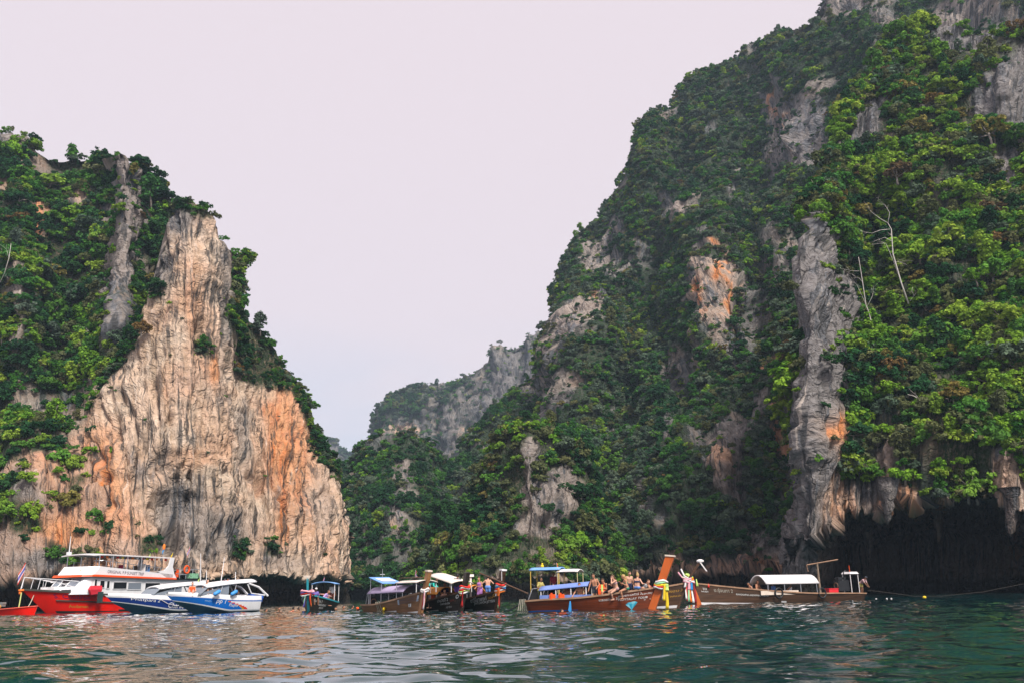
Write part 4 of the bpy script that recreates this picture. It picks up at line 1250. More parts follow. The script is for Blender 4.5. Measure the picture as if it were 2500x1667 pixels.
# big red-brown boat with the blue canopy
b9 = Longtail('longtail_boat', 'large red-brown longtail with blue canopy, orange stem post and blue diamond emblem', (1296, 54.6), (1590, 52.6), beam=1.9, f0=0.72, bow_h=1.28, stern_h=0.62, wood='red', stripe='blue')
b9.post(2.95, 'orange', 0.42, 0.34)
b9.ribbons(1.42, ['white', 'red', 'yellow', 'green', 'white'], [('yellow', 0.35, -0.32, 1.35, 0.16), ('white', 0.22, -0.3, 0.85, 0.14), ('yellow', 0.26, -0.34, 0.9, 0.12), ('lime', 0.42, -0.3, 0.35, 0.2)], 0.5, 0.42, 1)
xa, _ = b9.at(1324, 1430, 0); xb, _ = b9.at(1442, 1425, 0)
b9.canopy(xa, xb, 1.75, 1.28, 1.52, BLUECLOTH, 4, WHITE2, slope=0.22, pole_r=0.03)
for sd in (-1, 1):
    g = [[(xa + 0.05 + (xb - xa - 0.1) * i / 6, sd * 0.84, 0.62 + 0.3 * j) for j in range(2)] for i in range(7)]
    MB().sheet(g, 0.02).build('side_curtain', BLUECLOTH, b9.e)
for px_ in (1349, 1371):
    lx, _ = b9.at(px_, 1458, -0.9)
    m = MB(); m.box((lx, -0.90, 0.80), (0.34, 0.09, 0.34)); m.box((lx - 0.05, -0.93, 0.86), (0.10, 0.09, 0.36)); m.build('hung_life_jacket', LIFE, b9.e)
b9.lettering('พลอยทะเล 33', 0.60, 0.70, 0.20)
b9.lettering('พลอยทะเลทัวร์ 3', 0.745, 0.80, 0.17)
b9.lettering('PLOYTALAY TOUR', 0.745, 0.64, 0.17)
b9.lettering('K39 PPC', 0.905, 0.78, 0.13); b9.lettering('333', 0.925, 0.66, 0.11); b9.lettering('30', 0.925, 0.57, 0.09)
def hull_poly(bt, pts, m, name, side=-1, off=0.014):
    V = [bt.hull(k, v, side) + np.array([0, side * off, 0]) for k, v in pts]
    return mesh_obj_raw(name, V, [tuple(range(len(V)))], m, bt.e)
GEM = [P('gem_blue', (0.02, 0.32, 0.50), 0.5), P('gem_pale', (0.10, 0.48, 0.62), 0.5), P('gem_light', (0.25, 0.60, 0.70), 0.5)]
gk = [(0.800, 0.46), (0.815, 0.54), (0.84, 0.56), (0.865, 0.575), (0.885, 0.52), (0.85, 0.25)]
hull_poly(b9, [gk[0], gk[1], (0.823, 0.47)], GEM[0], 'gem_facet'); hull_poly(b9, [gk[1], gk[2], (0.845, 0.48), (0.823, 0.47)], GEM[1], 'gem_facet'); hull_poly(b9, [gk[2], gk[3], (0.868, 0.50), (0.845, 0.48)], GEM[2], 'gem_facet')
hull_poly(b9, [gk[3], gk[4], (0.868, 0.50)], GEM[1], 'gem_facet'); hull_poly(b9, [gk[0], (0.823, 0.47), gk[5]], GEM[2], 'gem_facet'); hull_poly(b9, [(0.823, 0.47), (0.845, 0.48), gk[5]], GEM[0], 'gem_facet')
hull_poly(b9, [(0.845, 0.48), (0.868, 0.50), gk[5]], GEM[1], 'gem_facet'); hull_poly(b9, [(0.868, 0.50), gk[4], gk[5]], GEM[0], 'gem_facet')
tx, tz = b9.at(1228, 1486, 0)
b9.engine(-0.05, 0.78, (tx, 0.0, -0.1), 1.1)
tx, tz = b9.at(1168, 1397, 0); sx, sz = b9.at(1290, 1449, 0)
MB().tube([(sx, 0.1, sz), (tx, 0.1, tz)], [0.05, 0.045], 7).build('steering_pole', WOOD['darkbrown'], b9.e)
jx, jz = b9.at(1277, 1470, 0)
for k in range(5):
    MB().tube([(jx - 0.1 + 0.08 * k, -0.3, jz + 0.2), (jx - 0.2 + 0.13 * k, -0.42, 0.05)], 0.018, 5).build('mooring_line', ROPE, b9.e)

# boat behind it
b10 = Longtail('longtail_boat', 'dark longtail half hidden behind the big red-brown longtail, with sky-blue and white roofs', (1325, 61.5), (1655, 58.5), beam=1.8, f0=0.7, bow_h=1.50, stern_h=0.62, wood='darkbrown')
b10.post(2.85, 'darkbrown', 0.16, 0.13, None, lean=0.75)
px0, pz0 = b10.at(1701, 1374, 0)
MB().ell((b10.post_at(2.72, 0.75) + 0.05, 0, 2.80), (0.24, 0.13, 0.12)).build('white_garland', RIB['white'], b10.post_o, True)
g = [[(b10.post_at(2.72, 0.75) + 0.08 + 0.36 * a + b * 0.09, -0.12, 2.72 - 0.55 * a) for b in (-0.5, 0, 0.5)] for a in np.linspace(0, 1, 6)]
MB().sheet(g, 0.03).build('ribbon', RIB['white'], b10.post_o)
b10.ribbons(1.66, ['pink', 'white', 'pink'], [('pink', 0.10, -0.2, 0.6, 0.16), ('white', -0.1, -0.2, 0.45, 0.12)], 0.34, 0.26, 2)
for (ax, az, bx, bz_, c) in ((-0.55, 2.15, 0.05, 1.72, 'pink'), (-0.35, 2.35, 0.1, 1.75, 'white')):
    x0 = b10.post_at(1.7)
    MB().tube([(x0 + ax, -0.05, az), (x0 + (ax + bx) / 2 - 0.05, -0.1, (az + bz_) / 2 - 0.12), (x0 + bx, -0.1, bz_)], 0.05, 6).build('ribbon', RIB[c], b10.e, True)
xa, za = b10.at(1300, 1390, 0); xb, zb_ = b10.at(1374, 1390, 0)
b10.canopy(xa, xb, 1.5, za - 0.05, za + 0.12, SKYBLUE, 2, P('yellow_pole', (0.62, 0.42, 0.08), 0.5), pole_r=0.03)
xa, za = b10.at(1366, 1393, 0); xb, zb_ = b10.at(1418, 1393, 0)
b10.canopy(xa, xb, 1.5, za - 0.06, za + 0.10, WHITE2, 2, P('pale_yellow_pole', (0.60, 0.50, 0.28), 0.5), end_drop=0.03)
flag(b10.e, *(lambda q: (q[0], 0, q[1]))(b10.at(1359, 1387, 0)), 0.4, 'orange', 0.4)
lx, lz = b10.at(1324, 1382, 0)
MB().ell((lx, 0, lz + 0.02), (0.11, 0.11, 0.11)).ell((lx, 0, lz + 0.16), (0.07, 0.07, 0.07)).build('roof_lamp', RIB['yellow'], b10.e, True)
b10.lettering('แสงดาว 3', 0.90, 0.72, 0.22, m=GOLD); b10.lettering('SAENG DAO', 0.93, 0.55, 0.13, m=GOLD)
b10.engine(0, 0.7, None)

# three boats rafted up in the middle
b6 = Longtail('longtail_boat', 'tan-brown longtail with mauve awning, leftmost of the three rafted boats', (903, 63.5), (1026, 57.5), beam=1.75, f0=0.48, bow_h=1.26, stern_h=0.46, wood='brown', rail='rail')
b6.post(2.45, 'tan', 0.30, 0.22)
b6.ribbons(1.35, ['white', 'white'], [('white', 0.30, -0.2, 1.15, 0.14), ('maroon', 0.20, -0.2, 1.2, 0.10), ('pink', 0.36, -0.2, 1.0, 0.10)], 0.36, 0.3, 3)
xa, za = b6.at(922, 1440, 0); xb, zb_ = b6.at(1012, 1438, 0)
b6.canopy(xa, xb, 1.6, 1.20, 1.62, PURPLE, 2, STEEL, slope=0.1)
xa, za = b6.at(990, 1421, 0); xb, zb_ = b6.at(1043, 1421, 0)
b6.canopy(xa, xb, 1.5, za - 0.04, za + 0.10, CREAM, 2, WHITE)
rk_ = MB()
for k in range(2): rk_.tube([(xa + 0.1, -0.5 + k, za + 0.28), (xb - 0.8, -0.5 + k, za + 0.28)], 0.02, 5); rk_.tube([(xa + 0.1, -0.5 + k, za + 0.28), (xa + 0.1, -0.5 + k, za + 0.05)], 0.02, 5)
for k in range(7): rk_.tube([(xa + 0.1 + (xb - xa - 0.9) * k / 6, -0.5, za + 0.28), (xa + 0.1 + (xb - xa - 0.9) * k / 6, 0.5, za + 0.28)], 0.018, 5)
rk_.build('roof_rack', WOOD['darkbrown'], b6.e)
flag(b6.e, (xa + xb) / 2 - 0.1, 0, za + 0.25, 0.5, 'thai', 0.35)
xa, za = b6.at(925, 1416, 0); xb, zb_ = b6.at(958, 1416, 0)
g = [[(xa + (xb - xa) * a, -0.75 + 1.5 * b, za + 0.2 - 0.42 * a) for b in (0, 0.33, 0.66, 1)] for a in np.linspace(0, 1, 5)]
br = MB().sheet(g, 0.05).build('solar_roof', SKYBLUE, b6.e)
MB().box(((xa + xb) / 2, 0, za + 0.035), (abs(xb - xa) * 0.55, 1.0, 0.02), ry=0.18).build('solar_panel', RIB['white'], br)
for k in (0.1, 0.9): MB().tube([(xa + (xb - xa) * k, -0.7, 0.5), (xa + (xb - xa) * k, -0.7, za + 0.15 - 0.42 * k)], 0.025).build('roof_pole', STEEL, br)
lx, lz = b6.at(934, 1388, 0)
MB().tube([(lx, 0, za), (lx, 0, lz)], 0.015, 5).tube([(lx, -0.18, lz - 0.35), (lx, 0.18, lz - 0.35)], 0.02, 5).tube([(lx - 0.15, 0, lz - 0.33), (lx + 0.15, 0, lz - 0.33)], 0.02, 5).build('aerial_mast', STEEL, b6.e)
hull_poly(b6, [(0.74, 0.66), (0.74, 0.90), (0.965, 0.90), (0.965, 0.66)], P('name_board', (0.50, 0.56, 0.66), 0.6), 'name_board', off=0.012)
b6.lettering('โชคสมปรารถนา', 0.75, 0.79, 0.22, m=LETTER_B).location.y -= 0.012
b6.lettering('CHOKSOMPRATTHANA', 0.75, 0.68, 0.15, m=LETTER_B).location.y -= 0.012
hull_poly(b6, [(0.865, 0.47), (0.865, 0.61), (0.895, 0.61), (0.895, 0.47)], LETTER, 'number_board')
b6.lettering('8', 0.871, 0.49, 0.22, m=LETTER_B).location.y -= 0.012
for k in (0.40, 0.43, 0.47):
    a, c = b6.hull(k, 1, -1), b6.hull(k, 0.1, -1)
    MB().tube([a + (0, -0.06, 0.1), b6.hull(k, 0.5, -1) + (0, -0.05, 0), (c[0], a[1] - 0.02, -0.05)], 0.03, 5).build('mooring_line', ROPE, b6.e)
a = b6.hull(0.53, 0.55, -1); MB().ell(a + (0, -0.08, 0), (0.10, 0.10, 0.12)).tube([a + (-0.3, -0.1, -0.35), a + (0, -0.08, 0)], 0.03).build('float', RIB['yellow'], b6.e, True)
tx, tz = b6.at(876, 1486, 0)
b6.engine(-0.1, 0.62, (tx, -0.1, 0.05), 0.8)
lx, lz = b6.at(876, 1480, 0)
MB().ell((lx, -0.1, 0.2), (0.16, 0.1, 0.10)).build('propeller_guard', LIFE, b6.e, True)

b7 = Longtail('longtail_boat', 'black-hulled longtail with orange awning, middle one of the three rafted boats', (1003, 64.5), (1124, 57.2), beam=1.75, f0=0.5, bow_h=1.22, stern_h=0.5, wood='dark', rail='darkbrown')
b7.post(2.35, 'dark', 0.32, 0.22, None)
b7.ribbons(1.35, ['white', 'lime', 'red', 'white', 'red'], [('red', 0.22, -0.22, 1.0, 0.2), ('maroon', 0.32, -0.22, 1.1, 0.12), ('orange', 0.05, -0.22, 0.4, 0.16)], 0.42, 0.34, 4)
xa, za = b7.at(1055, 1443, 0); xb, zb_ = b7.at(1092, 1443, 0)
b7.canopy(xa, xb, 1.5, 1.05, 1.5, ORANGECLOTH, 2, STEEL)
xa, za = b7.at(1073, 1411, 0); xb, zb_ = b7.at(1129, 1411, 0)
b7.canopy(xa, xb, 1.5, za - 0.1, za + 0.06, CREAM, 2, WHITE, slope=-0.55)
b7.lettering('ปานวงดี 2', 0.74, 0.74, 0.26); b7.lettering('CHATURVEN', 0.77, 0.58, 0.16); b7.lettering('HS 7211', 0.84, 0.40, 0.16); b7.lettering('2654', 0.885, 0.68, 0.17, m=P('red_lettering', (0.30, 0.05, 0.04), 0.6))
def ring_mark(bt, k, v, r, m):
    V, F = [], []
    for i in range(16):
        a = 2 * math.pi * i / 16
        for q in (r, r * 0.55):
            p = bt.hull(k + q * math.cos(a) / bt.L, v + q * math.sin(a) / (bt.zg(k) + 0.3), -1); V.append(p + np.array([0, -0.013, 0]))
    for i in range(16):
        j = (i + 1) % 16
        F.append((2 * i, 2 * j, 2 * j + 1, 2 * i + 1))
    mesh_obj_raw('round_mark', V, F, m, bt.e)
ring_mark(b7, 0.955, 0.84, 0.12, LETTER)
b7.engine(0, 0.6, None)

b8 = Longtail('longtail_boat', 'dark longtail with large white lettering, rightmost of the three rafted boats', (1092, 64.5), (1212, 57.2), beam=1.75, f0=0.52, bow_h=1.26, stern_h=0.5, wood='dark', rail='darkbrown')
b8.post(2.42, 'darkbrown', 0.32, 0.22, 'white')
MB().sheet([[(b8.post_at(2.38) + 0.16 + 0.04 * b, -0.16, 2.36 - 0.55 * a) for b in (-1, 0, 1)] for a in np.linspace(0, 1, 5)], 0.02).build('ribbon', RIB['white'], b8.e)
b8.ribbons(1.40, ['orange', 'white', 'red', 'blue', 'white', 'red'], [('green', 0.22, -0.2, 1.2, 0.10), ('red', 0.34, -0.2, 1.15, 0.08), ('orange', 0.30, -0.24, 0.5, 0.3), ('white', -0.05, -0.22, 0.5, 0.2)], 0.42, 0.34, 5)
xa, za = b8.at(1143, 1440, 0); xb, zb_ = b8.at(1163, 1440, 0)
b8.canopy(xa, xb, 1.4, 1.1, 1.6, ORANGECLOTH, 2, STEEL)
lx, lz = b8.at(1149, 1404, 0)
MB().box((lx, 0, lz), (0.3, 0.34, 0.16)).tube([(lx, 0, 0.5), (lx, 0, lz)], 0.07, 7).build('cabin_light', RIB['white'], b8.e)
b8.lettering('ดาวีโอาพงค์', 0.70, 0.70, 0.34); b8.lettering('JANTZAMON JITTEEK', 0.74, 0.54, 0.20); b8.lettering('2654', 0.905, 0.72, 0.2, m=GOLD)
ring_mark(b8, 0.965, 0.84, 0.11, GOLD)
b8.engine(0, 0.6, None)

# boat seen almost bow-on
b5 = Longtail('longtail_boat', 'dark longtail with turquoise rails and slim turquoise stem post, seen almost bow-on', (800, 73.5), (753, 66.2), beam=2.25, f0=0.62, bow_h=1.22, stern_h=0.6, wood='dark', rail='teal', stripe='none')
b5.post(2.36, 'teal', 0.14, 0.12, None, lean=0.2)
x5 = b5.post_at(2.36, 0.2)
MB().loft([[(x5 - 0.06, -0.10, 2.26), (x5 + 0.08, -0.10, 2.26), (x5 + 0.08, 0.10, 2.26), (x5 - 0.06, 0.10, 2.26)], [(x5 - 0.08, -0.30, 2.50), (x5 + 0.10, -0.30, 2.50), (x5 + 0.10, 0.30, 2.50), (x5 - 0.08, 0.30, 2.50)]]).build('post_cap', WOOD['pale'], b5.post_o)
b5.ribbons(1.32, ['white', 'red', 'purple', 'pink'], [('green', 0.1, -0.12, 0.75, 0.22), ('red', 0.12, 0.22, 0.85, 0.26), ('orange', 0.14, 0.24, 0.95, 0.14), ('purple', 0.12, -0.14, 1.0, 0.2)], 0.3, 0.5, 6)
xa, za = b5.at(775, 1424, 0); 
b5.canopy(-b5.L / 2 + 0.2, -b5.L / 2 + 2.2, 1.9, 1.95, 2.12, SKYBLUE, 2, WHITE2)
flag(b5.e, -b5.L / 2 + 0.4, -0.3, 2.05, 0.5, 'thai', 0.4)
b5.canopy(-b5.L / 2 + 2.3, 0.6, 1.5, 1.0, 1.22, P('rolled_awning', (0.40, 0.20, 0.17), 0.8), 0, WHITE2)
b5.lettering('อันดามัน 7', 0.93, 0.70, 0.24, side=1); b5.lettering('ANDAMAN', 0.85, 0.52, 0.22, side=1); b5.lettering('PHI PHI', 0.83, 0.36, 0.2, side=1)
b5.engine(0, 0.6, None)

# long dark boat by the cave
b11 = Longtail('longtail_boat', 'long dark brown longtail with white barrel canopy and mast beside the cave', (2098, 73.5), (1706, 66.8), beam=1.8, f0=0.62, bow_h=1.55, stern_h=0.55, wood='darkbrown', rail='rail')
b11.post(2.0, 'orange', 0.40, 0.26, None, flare=0.6)
b11.ribbons(1.78, ['pink', 'white', 'orange', 'yellow', 'green'], [('blue', 0.0, 0.32, 0.75, 0.16), ('orange', 0.15, 0.26, 1.6, 0.14), ('white', 0.0, 0.28, 1.65, 0.16), ('maroon', -0.25, 0.26, 1.65, 0.12), ('green', 0.28, 0.26, 1.55, 0.12), ('red', 0.42, 0.26, 1.5, 0.10), ('white', 0.5, 0.26, 1.4, 0.12), ('lime', -0.5, 0.26, 0.5, 0.14)], 0.55, 0.4, 7)
b11.ribbons(2.08, ['yellow', 'lime'], [], 0.3, 0.24, 8)
xa, za = b11.at(1848, 1408, 0); xb, zb_ = b11.at(1977, 1411, 0)
zc = za + 0.1
b11.canopy(min(xa, xb), max(xa, xb), 1.9, zc - 0.62, zc + 0.02, WHITE2, 4, STEEL, thick=0.07)
for px_ in (1862, 1966):
    lx, lz = b11.at(px_, 1445, -0.85)
    ring_fender(b11.e, (lx, 0.95, lz - 0.06), 0.36, 0.07, BLACK)
MB().box(((b11.at(1905, 1447, 0.9)[0]), 0.86, 0.72), (3.6, 0.05, 0.3)).build('side_board', WOOD['pale'], b11.e)
lx, _ = b11.at(2002, 1440, 0); _, lz = b11.at(2000, 1374, 0)
ms = MB().tube([(lx, 0, 0.3), (lx, 0, lz)], [0.10, 0.06], 8).build('mast', WOOD['grey'], b11.e)
la, lza = b11.at(1969, 1378, 0); lb_, lzb = b11.at(2044, 1365, 0)
MB().tube([(la, 0.05, lza), (lb_, 0.05, lzb)], 0.045, 6).tube([(la + 0.05, 0.05, lza), (la - 0.05, 0.05, lza - 0.5)], 0.03, 5).build('boom', WOOD['rail'], ms)
lx, lz = b11.at(2030, 1441, 0.5)
MB().box((lx, 0.5, lz), (0.95, 0.5, 0.3)).box((lx, 0.5, lz + 0.16), (1.0, 0.55, 0.05)).build('red_ice_box', P('red_plastic', (0.65, 0.02, 0.03), 0.4), b11.e)
b11.engine(1.35, 1.15, None, 1.6)
lx, lz = b11.at(2075, 1400, 0)
MB().loft([[(lx - 0.45, -0.5, lz), (lx + 0.45, -0.5, lz), (lx + 0.45, 0.5, lz), (lx - 0.45, 0.5, lz)], [(lx - 0.35, -0.4, lz + 0.16), (lx + 0.35, -0.4, lz + 0.16), (lx + 0.35, 0.4, lz + 0.16), (lx - 0.35, 0.4, lz + 0.16)]]).tube([(lx - 0.4, 0.4, 0.6), (lx - 0.4, 0.4, lz)], 0.03).tube([(lx + 0.4, 0.4, 0.6), (lx + 0.4, 0.4, lz)], 0.03).tube([(lx - 0.4, -0.4, 0.6), (lx - 0.4, -0.4, lz)], 0.03).tube([(lx + 0.4, -0.4, 0.6), (lx + 0.4, -0.4, lz)], 0.03).build('engine_roof', WHITE2, b11.e)
MB().tube([(lx, 0, lz + 0.1), (lx, 0, lz + 0.65)], 0.025, 5).build('flag_staff', ORANGEP, b11.e)
b11.lettering('333', 0.955, 0.76, 0.2, side=1); b11.lettering('PHUKET', 0.965, 0.66, 0.14, side=1); b11.lettering('อ.รุ่งนภา 2', 0.905, 0.66, 0.34, side=1, m=P('faded_lettering', (0.42, 0.40, 0.34), 0.7))
b11.lettering('RUNGNAPHA ANDAMAN & PHI PHI', 0.80, 0.62, 0.17, side=1); b11.lettering('30', 0.56, 0.66, 0.15, side=1)
lx, lz = b11.at(1734, 1429, 0.5)
MB().tube([(lx, 0.3, lz - 0.12), (lx, 0.3, lz + 0.02), (lx, 0.3, lz + 0.16)], [0.09, 0.06, 0.02], 8).build('red_bottle', RIB['red'], b11.e, True)
# ------------------------------------------------------------------ speedboats
class Speedboat(Craft):
    def __init__(s, label, stern, bow, body, roof_px, beam=2.5, texts=(), swoosh=True, name='speedboat'):
        super().__init__(name, label, 'speedboat', stern, bow, 'speedboats beside the red tour boat')
        s.beam = beam
        ns = 90
        vs_ = [0, 0.12, 0.24, 0.35, 0.42] + list(np.linspace(0.44, 0.80, 9)) + [0.84, 0.92, 1.0]
        mats = [body, WHITE, RIB['red'], GOLD, P('bottom_paint', (0.01, 0.05, 0.09), 0.4)]
        mb = MB()
        for sd in (-1, 1):
            rings = [[s.hull(k, v, sd) for v in vs_] for k in np.linspace(0, 1, ns)]
            n = len(vs_); o = len(mb.V)
            mb.V.extend([tuple(map(float, p)) for r in rings for p in r])
            for i in range(ns - 1):
                for j in range(n - 1):
                    k, v = (i + 0.5) / (ns - 1), (vs_[j] + vs_[j + 1]) / 2
                    if v < 0.35: m = 4
                    elif v < 0.42: m = 1
                    elif v < 0.80:
                        a = (v - 0.42) / 0.38
                        kc = 0.30 + 0.34 * a ** 1.8 if swoosh else -1
                        m = 0 if k > kc else (3 if k > kc - 0.045 * (1 - a) else (2 if k > kc - 0.105 * (1 - 0.75 * a) else 1))
                        if swoosh and v > 0.76: m = 0
                    else: m = 1
                    q = (o + i * n + j, o + i * n + j + 1, o + (i + 1) * n + j + 1, o + (i + 1) * n + j)
                    mb.F.append(q if sd > 0 else q[::-1]); mb.M.append(m)
        tr = [s.hull(0, v, 1) for v in vs_] + [s.hull(0, v, -1) for v in vs_[::-1]]
        mb.add(tr, [tuple(range(len(tr)))], 1)
        s.hull_o = mb.build('hull', mats, s.e, True)
        d = MB()
        rr = []
        for k in np.linspace(0.60, 0.985, 14):
            a = s.hull(k, 1, 1)
            rr.append([(a[0], -a[1] + 0.02, a[2] - 0.01), (a[0], -a[1] * 0.5, a[2] + 0.10), (a[0], 0, a[2] + 0.13), (a[0], a[1] * 0.5, a[2] + 0.10), (a[0], a[1] - 0.02, a[2] - 0.01)])
        d.loft(rr, closed=False)
        d.build('foredeck', WHITE, s.e, True)
        a, b = s.hull(0.02, 1, 1), s.hull(0.6, 1, 1)
        MB().box(((a[0] + b[0]) / 2, 0, 0.55), (b[0] - a[0], beam * 0.86, 0.08)).box((a[0] + 0.5, 0, 0.8), (0.5, beam * 0.7, 0.4)).box((a[0] + 1.6, 0, 0.8), (0.4, beam * 0.7, 0.4)).build('cockpit_sole', P('cockpit_vinyl', (0.30, 0.30, 0.32), 0.7), s.e)
        x0, x1 = roof_px
        s.roof_x = (x0, x1)
        g = []
        for i in range(15):
            t_ = i / 14
            x = x0 + (x1 - x0) * t_
            w = beam * 0.46 * (1 - 0.25 * abs(2 * t_ - 1) ** 4)
            g.append([(x, bq * w, 2.0 + 0.20 * (1 - abs(bq) ** 2.5) + 0.18 * (1 - t_) - 0.20 * t_ ** 3) for bq in np.linspace(-1, 1, 9)])
        r = MB().sheet(g, 0.10).build('hardtop', WHITE, s.e, True)
        s.roof = r
        for sd in (-1, 1):
            y = sd * beam * 0.42
            MB().tube([(x0 - 0.9, y * 1.05, 1.15), (x0 - 0.05, y, 1.80), (x0 + 0.9, y, 2.08)], [0.09, 0.08, 0.06], 6).build('arch_leg', WHITE, r)
            MB().tube([(x0 - 0.6, y * 1.05, 1.2), (x0 + 0.6, y, 1.35), (x0 + 1.0, y, 2.02)], [0.06, 0.05, 0.05], 6).build('arch_leg', WHITE, r)
            for q in (0.45, 0.72):
                xx = x0 + (x1 - x0) * q
                MB().tube([(xx + 0.25, y, 1.2), (xx, y, 2.05)], 0.03, 6).build('hardtop_post', STEEL, r)
            # tinted side screens
            g = [[(x0 + (x1 - x0) * (0.60 + 0.55 * a) , y * (1 - 0.25 * a), 1.28 + (0.72 - 0.62 * a) * bq) for bq in np.linspace(0, 1, 3)] for a in np.linspace(0, 1, 5)]
            MB().sheet(g, 0.02).build('side_screen', GLASS2, s.e)
        xs = x0 + (x1 - x0) * 1.12
        g = [[(xs - 0.75 * bq, cq * beam * 0.36, 1.32 + 0.62 * bq) for bq in np.linspace(0, 1, 3)] for cq in np.linspace(-1, 1, 7)]
        MB().sheet(g, 0.03).build('windscreen', GLASS2, s.e)
        for sd in (-1, 1):
            e = MB()
            xe = -s.L / 2 - 0.30
            e.loft([[(xe - 0.26, sd * 0.42 - 0.17, 0.72), (xe + 0.26, sd * 0.42 - 0.17, 0.72), (xe + 0.26, sd * 0.42 + 0.17, 0.72), (xe - 0.26, sd * 0.42 + 0.17, 0.72)],
                    [(xe - 0.32, sd * 0.42 - 0.22, 1.05), (xe + 0.30, sd * 0.42 - 0.22, 1.05), (xe + 0.30, sd * 0.42 + 0.22, 1.05), (xe - 0.32, sd * 0.42 + 0.22, 1.05)],
                    [(xe - 0.22, sd * 0.42 - 0.15, 1.30), (xe + 0.20, sd * 0.42 - 0.15, 1.34), (xe + 0.20, sd * 0.42 + 0.15, 1.34), (xe - 0.22, sd * 0.42 + 0.15, 1.30)]])
            eo = e.build('outboard_motor', P('engine_cover_blue', (0.03, 0.13, 0.55), 0.6), s.e)
            MB().box((xe, sd * 0.42, 0.30), (0.22, 0.14, 0.9)).build('motor_leg', BLACK, eo)
        for (txt, k0, v0, sz, m) in texts:
            V, F = text_geo(txt, sz)
            out = []
            for tx, ty in V:
                tx = tx + 0.22 * ty
                k = k0 - tx / s.L
                p = s.hull(k, v0 + ty / 1.5, 1)
                out.append((p[0], p[1] + 0.015, p[2]))
            mesh_obj_raw('lettering', out, F, m, s.e)
    def hull(s, k, v, side):
        w = s.beam / 2 * (1 - np.clip((k - 0.5) / 0.5, 0, 1) ** 2.4) + 0.01
        zs = 1.18 + 0.24 * np.clip((k - 0.1) / 0.9, 0, 1) ** 1.3
        zc = 0.10 + 0.82 * np.clip((k - 0.45) / 0.55, 0, 1) ** 1.5
        zk = -0.45 + 1.2 * np.clip((k - 0.78) / 0.22, 0, 1) ** 2
        if v < 0.35:
            a = v / 0.35; z = zk + (zc - zk) * a; y = w * 0.80 * a
        else:
            a = (v - 0.35) / 0.65; z = zc + (zs - zc) * a; y = w * (0.80 + 0.20 * a ** 0.8) - (0.10 * np.clip((v - 0.84) / 0.16, 0, 1) * w)
        x = -s.L / 2 + s.L * k + 1.35 * max(z, 0) * np.clip((k - 0.6) / 0.4, 0, 1) ** 2
        return np.array([x, side * max(y, 0.004), z])

sA = Speedboat('white and navy speedboat nearest the red tour boat, name in script on its side', (505, 77.5), (306, 71.0), NAVY, (-3.2, 1.6), swoosh=False,
               texts=[('Phatpara 2', 0.90, 0.60, 0.36, LETTER), ('Charlie', 0.615, 0.46, 0.52, LETTER)])
sB = Speedboat('white and bright blue speedboat with red and gold swoosh, in front of the navy one', (612, 70.5), (457, 66.0), BLUEP, (-2.5, 1.9),
               texts=[('pp 1', 0.70, 0.56, 0.42, LETTER), ('Phuphe', 0.52, 0.50, 0.27, LETTER), ('mm', 0.80, 0.62, 0.2, P('pale_blue_lettering', (0.35, 0.55, 0.75), 0.5))])
for (px_, py_, dx) in ((490, 1350, 0), (504, 1391, 0), (548, 1360, -0.25), (575, 1395, 0)):
    lx, lz = sB.at(px_, py_, 0.0)
    bx, bz_ = sB.at(px_ - (9 if dx else 0), 1420, 0.0)
    MB().tube([(bx, 0, 2.1), (lx, 0, lz)], [0.03, 0.02], 5).build('aerial', WHITE, sB.roof)
for px_ in (528, 570):
    lx, lz = sB.at(px_, 1446, 1.25)
    MB().tube([(lx - 0.28, 1.32, lz + 0.14), (lx - 0.2, 1.34, lz + 0.1), (lx + 0.2, 1.34, lz - 0.1), (lx + 0.28, 1.32, lz - 0.14)], [0.05, 0.14, 0.14, 0.05], 10).build('fender', P('fender_blue', (0.05, 0.28, 0.66), 0.5), sB.e, True)
for px_, k in ((549, 'thai'), (556, 'orange'), (559, 'thai')):
    lx, lz = sB.at(px_, 1420, 0.4); flag(sB.e, lx, 0.4, 2.15, 0.3, k, 0.25)
lx, lz = sB.at(494, 1410, 0); flag(sB.e, lx, -0.3, 2.1, 0.5, 'lime', 0.35)
for q in (0.86, 0.62):
    a = sA.hull(q, 1.0, 1)
rp = [sA.hull(0.70, 0.80, 1) + (0, 0.05, 0), sA.hull(0.62, 0.62, 1) + (0, 0.06, 0), sA.hull(0.52, 0.56, 1) + (0, 0.06, 0), sA.hull(0.42, 0.66, 1) + (0, 0.06, 0), sA.hull(0.38, 0.84, 1) + (0, 0.05, 0)]
MB().tube(rp, 0.022, 5).build('mooring_line', WHITE2, sA.e)

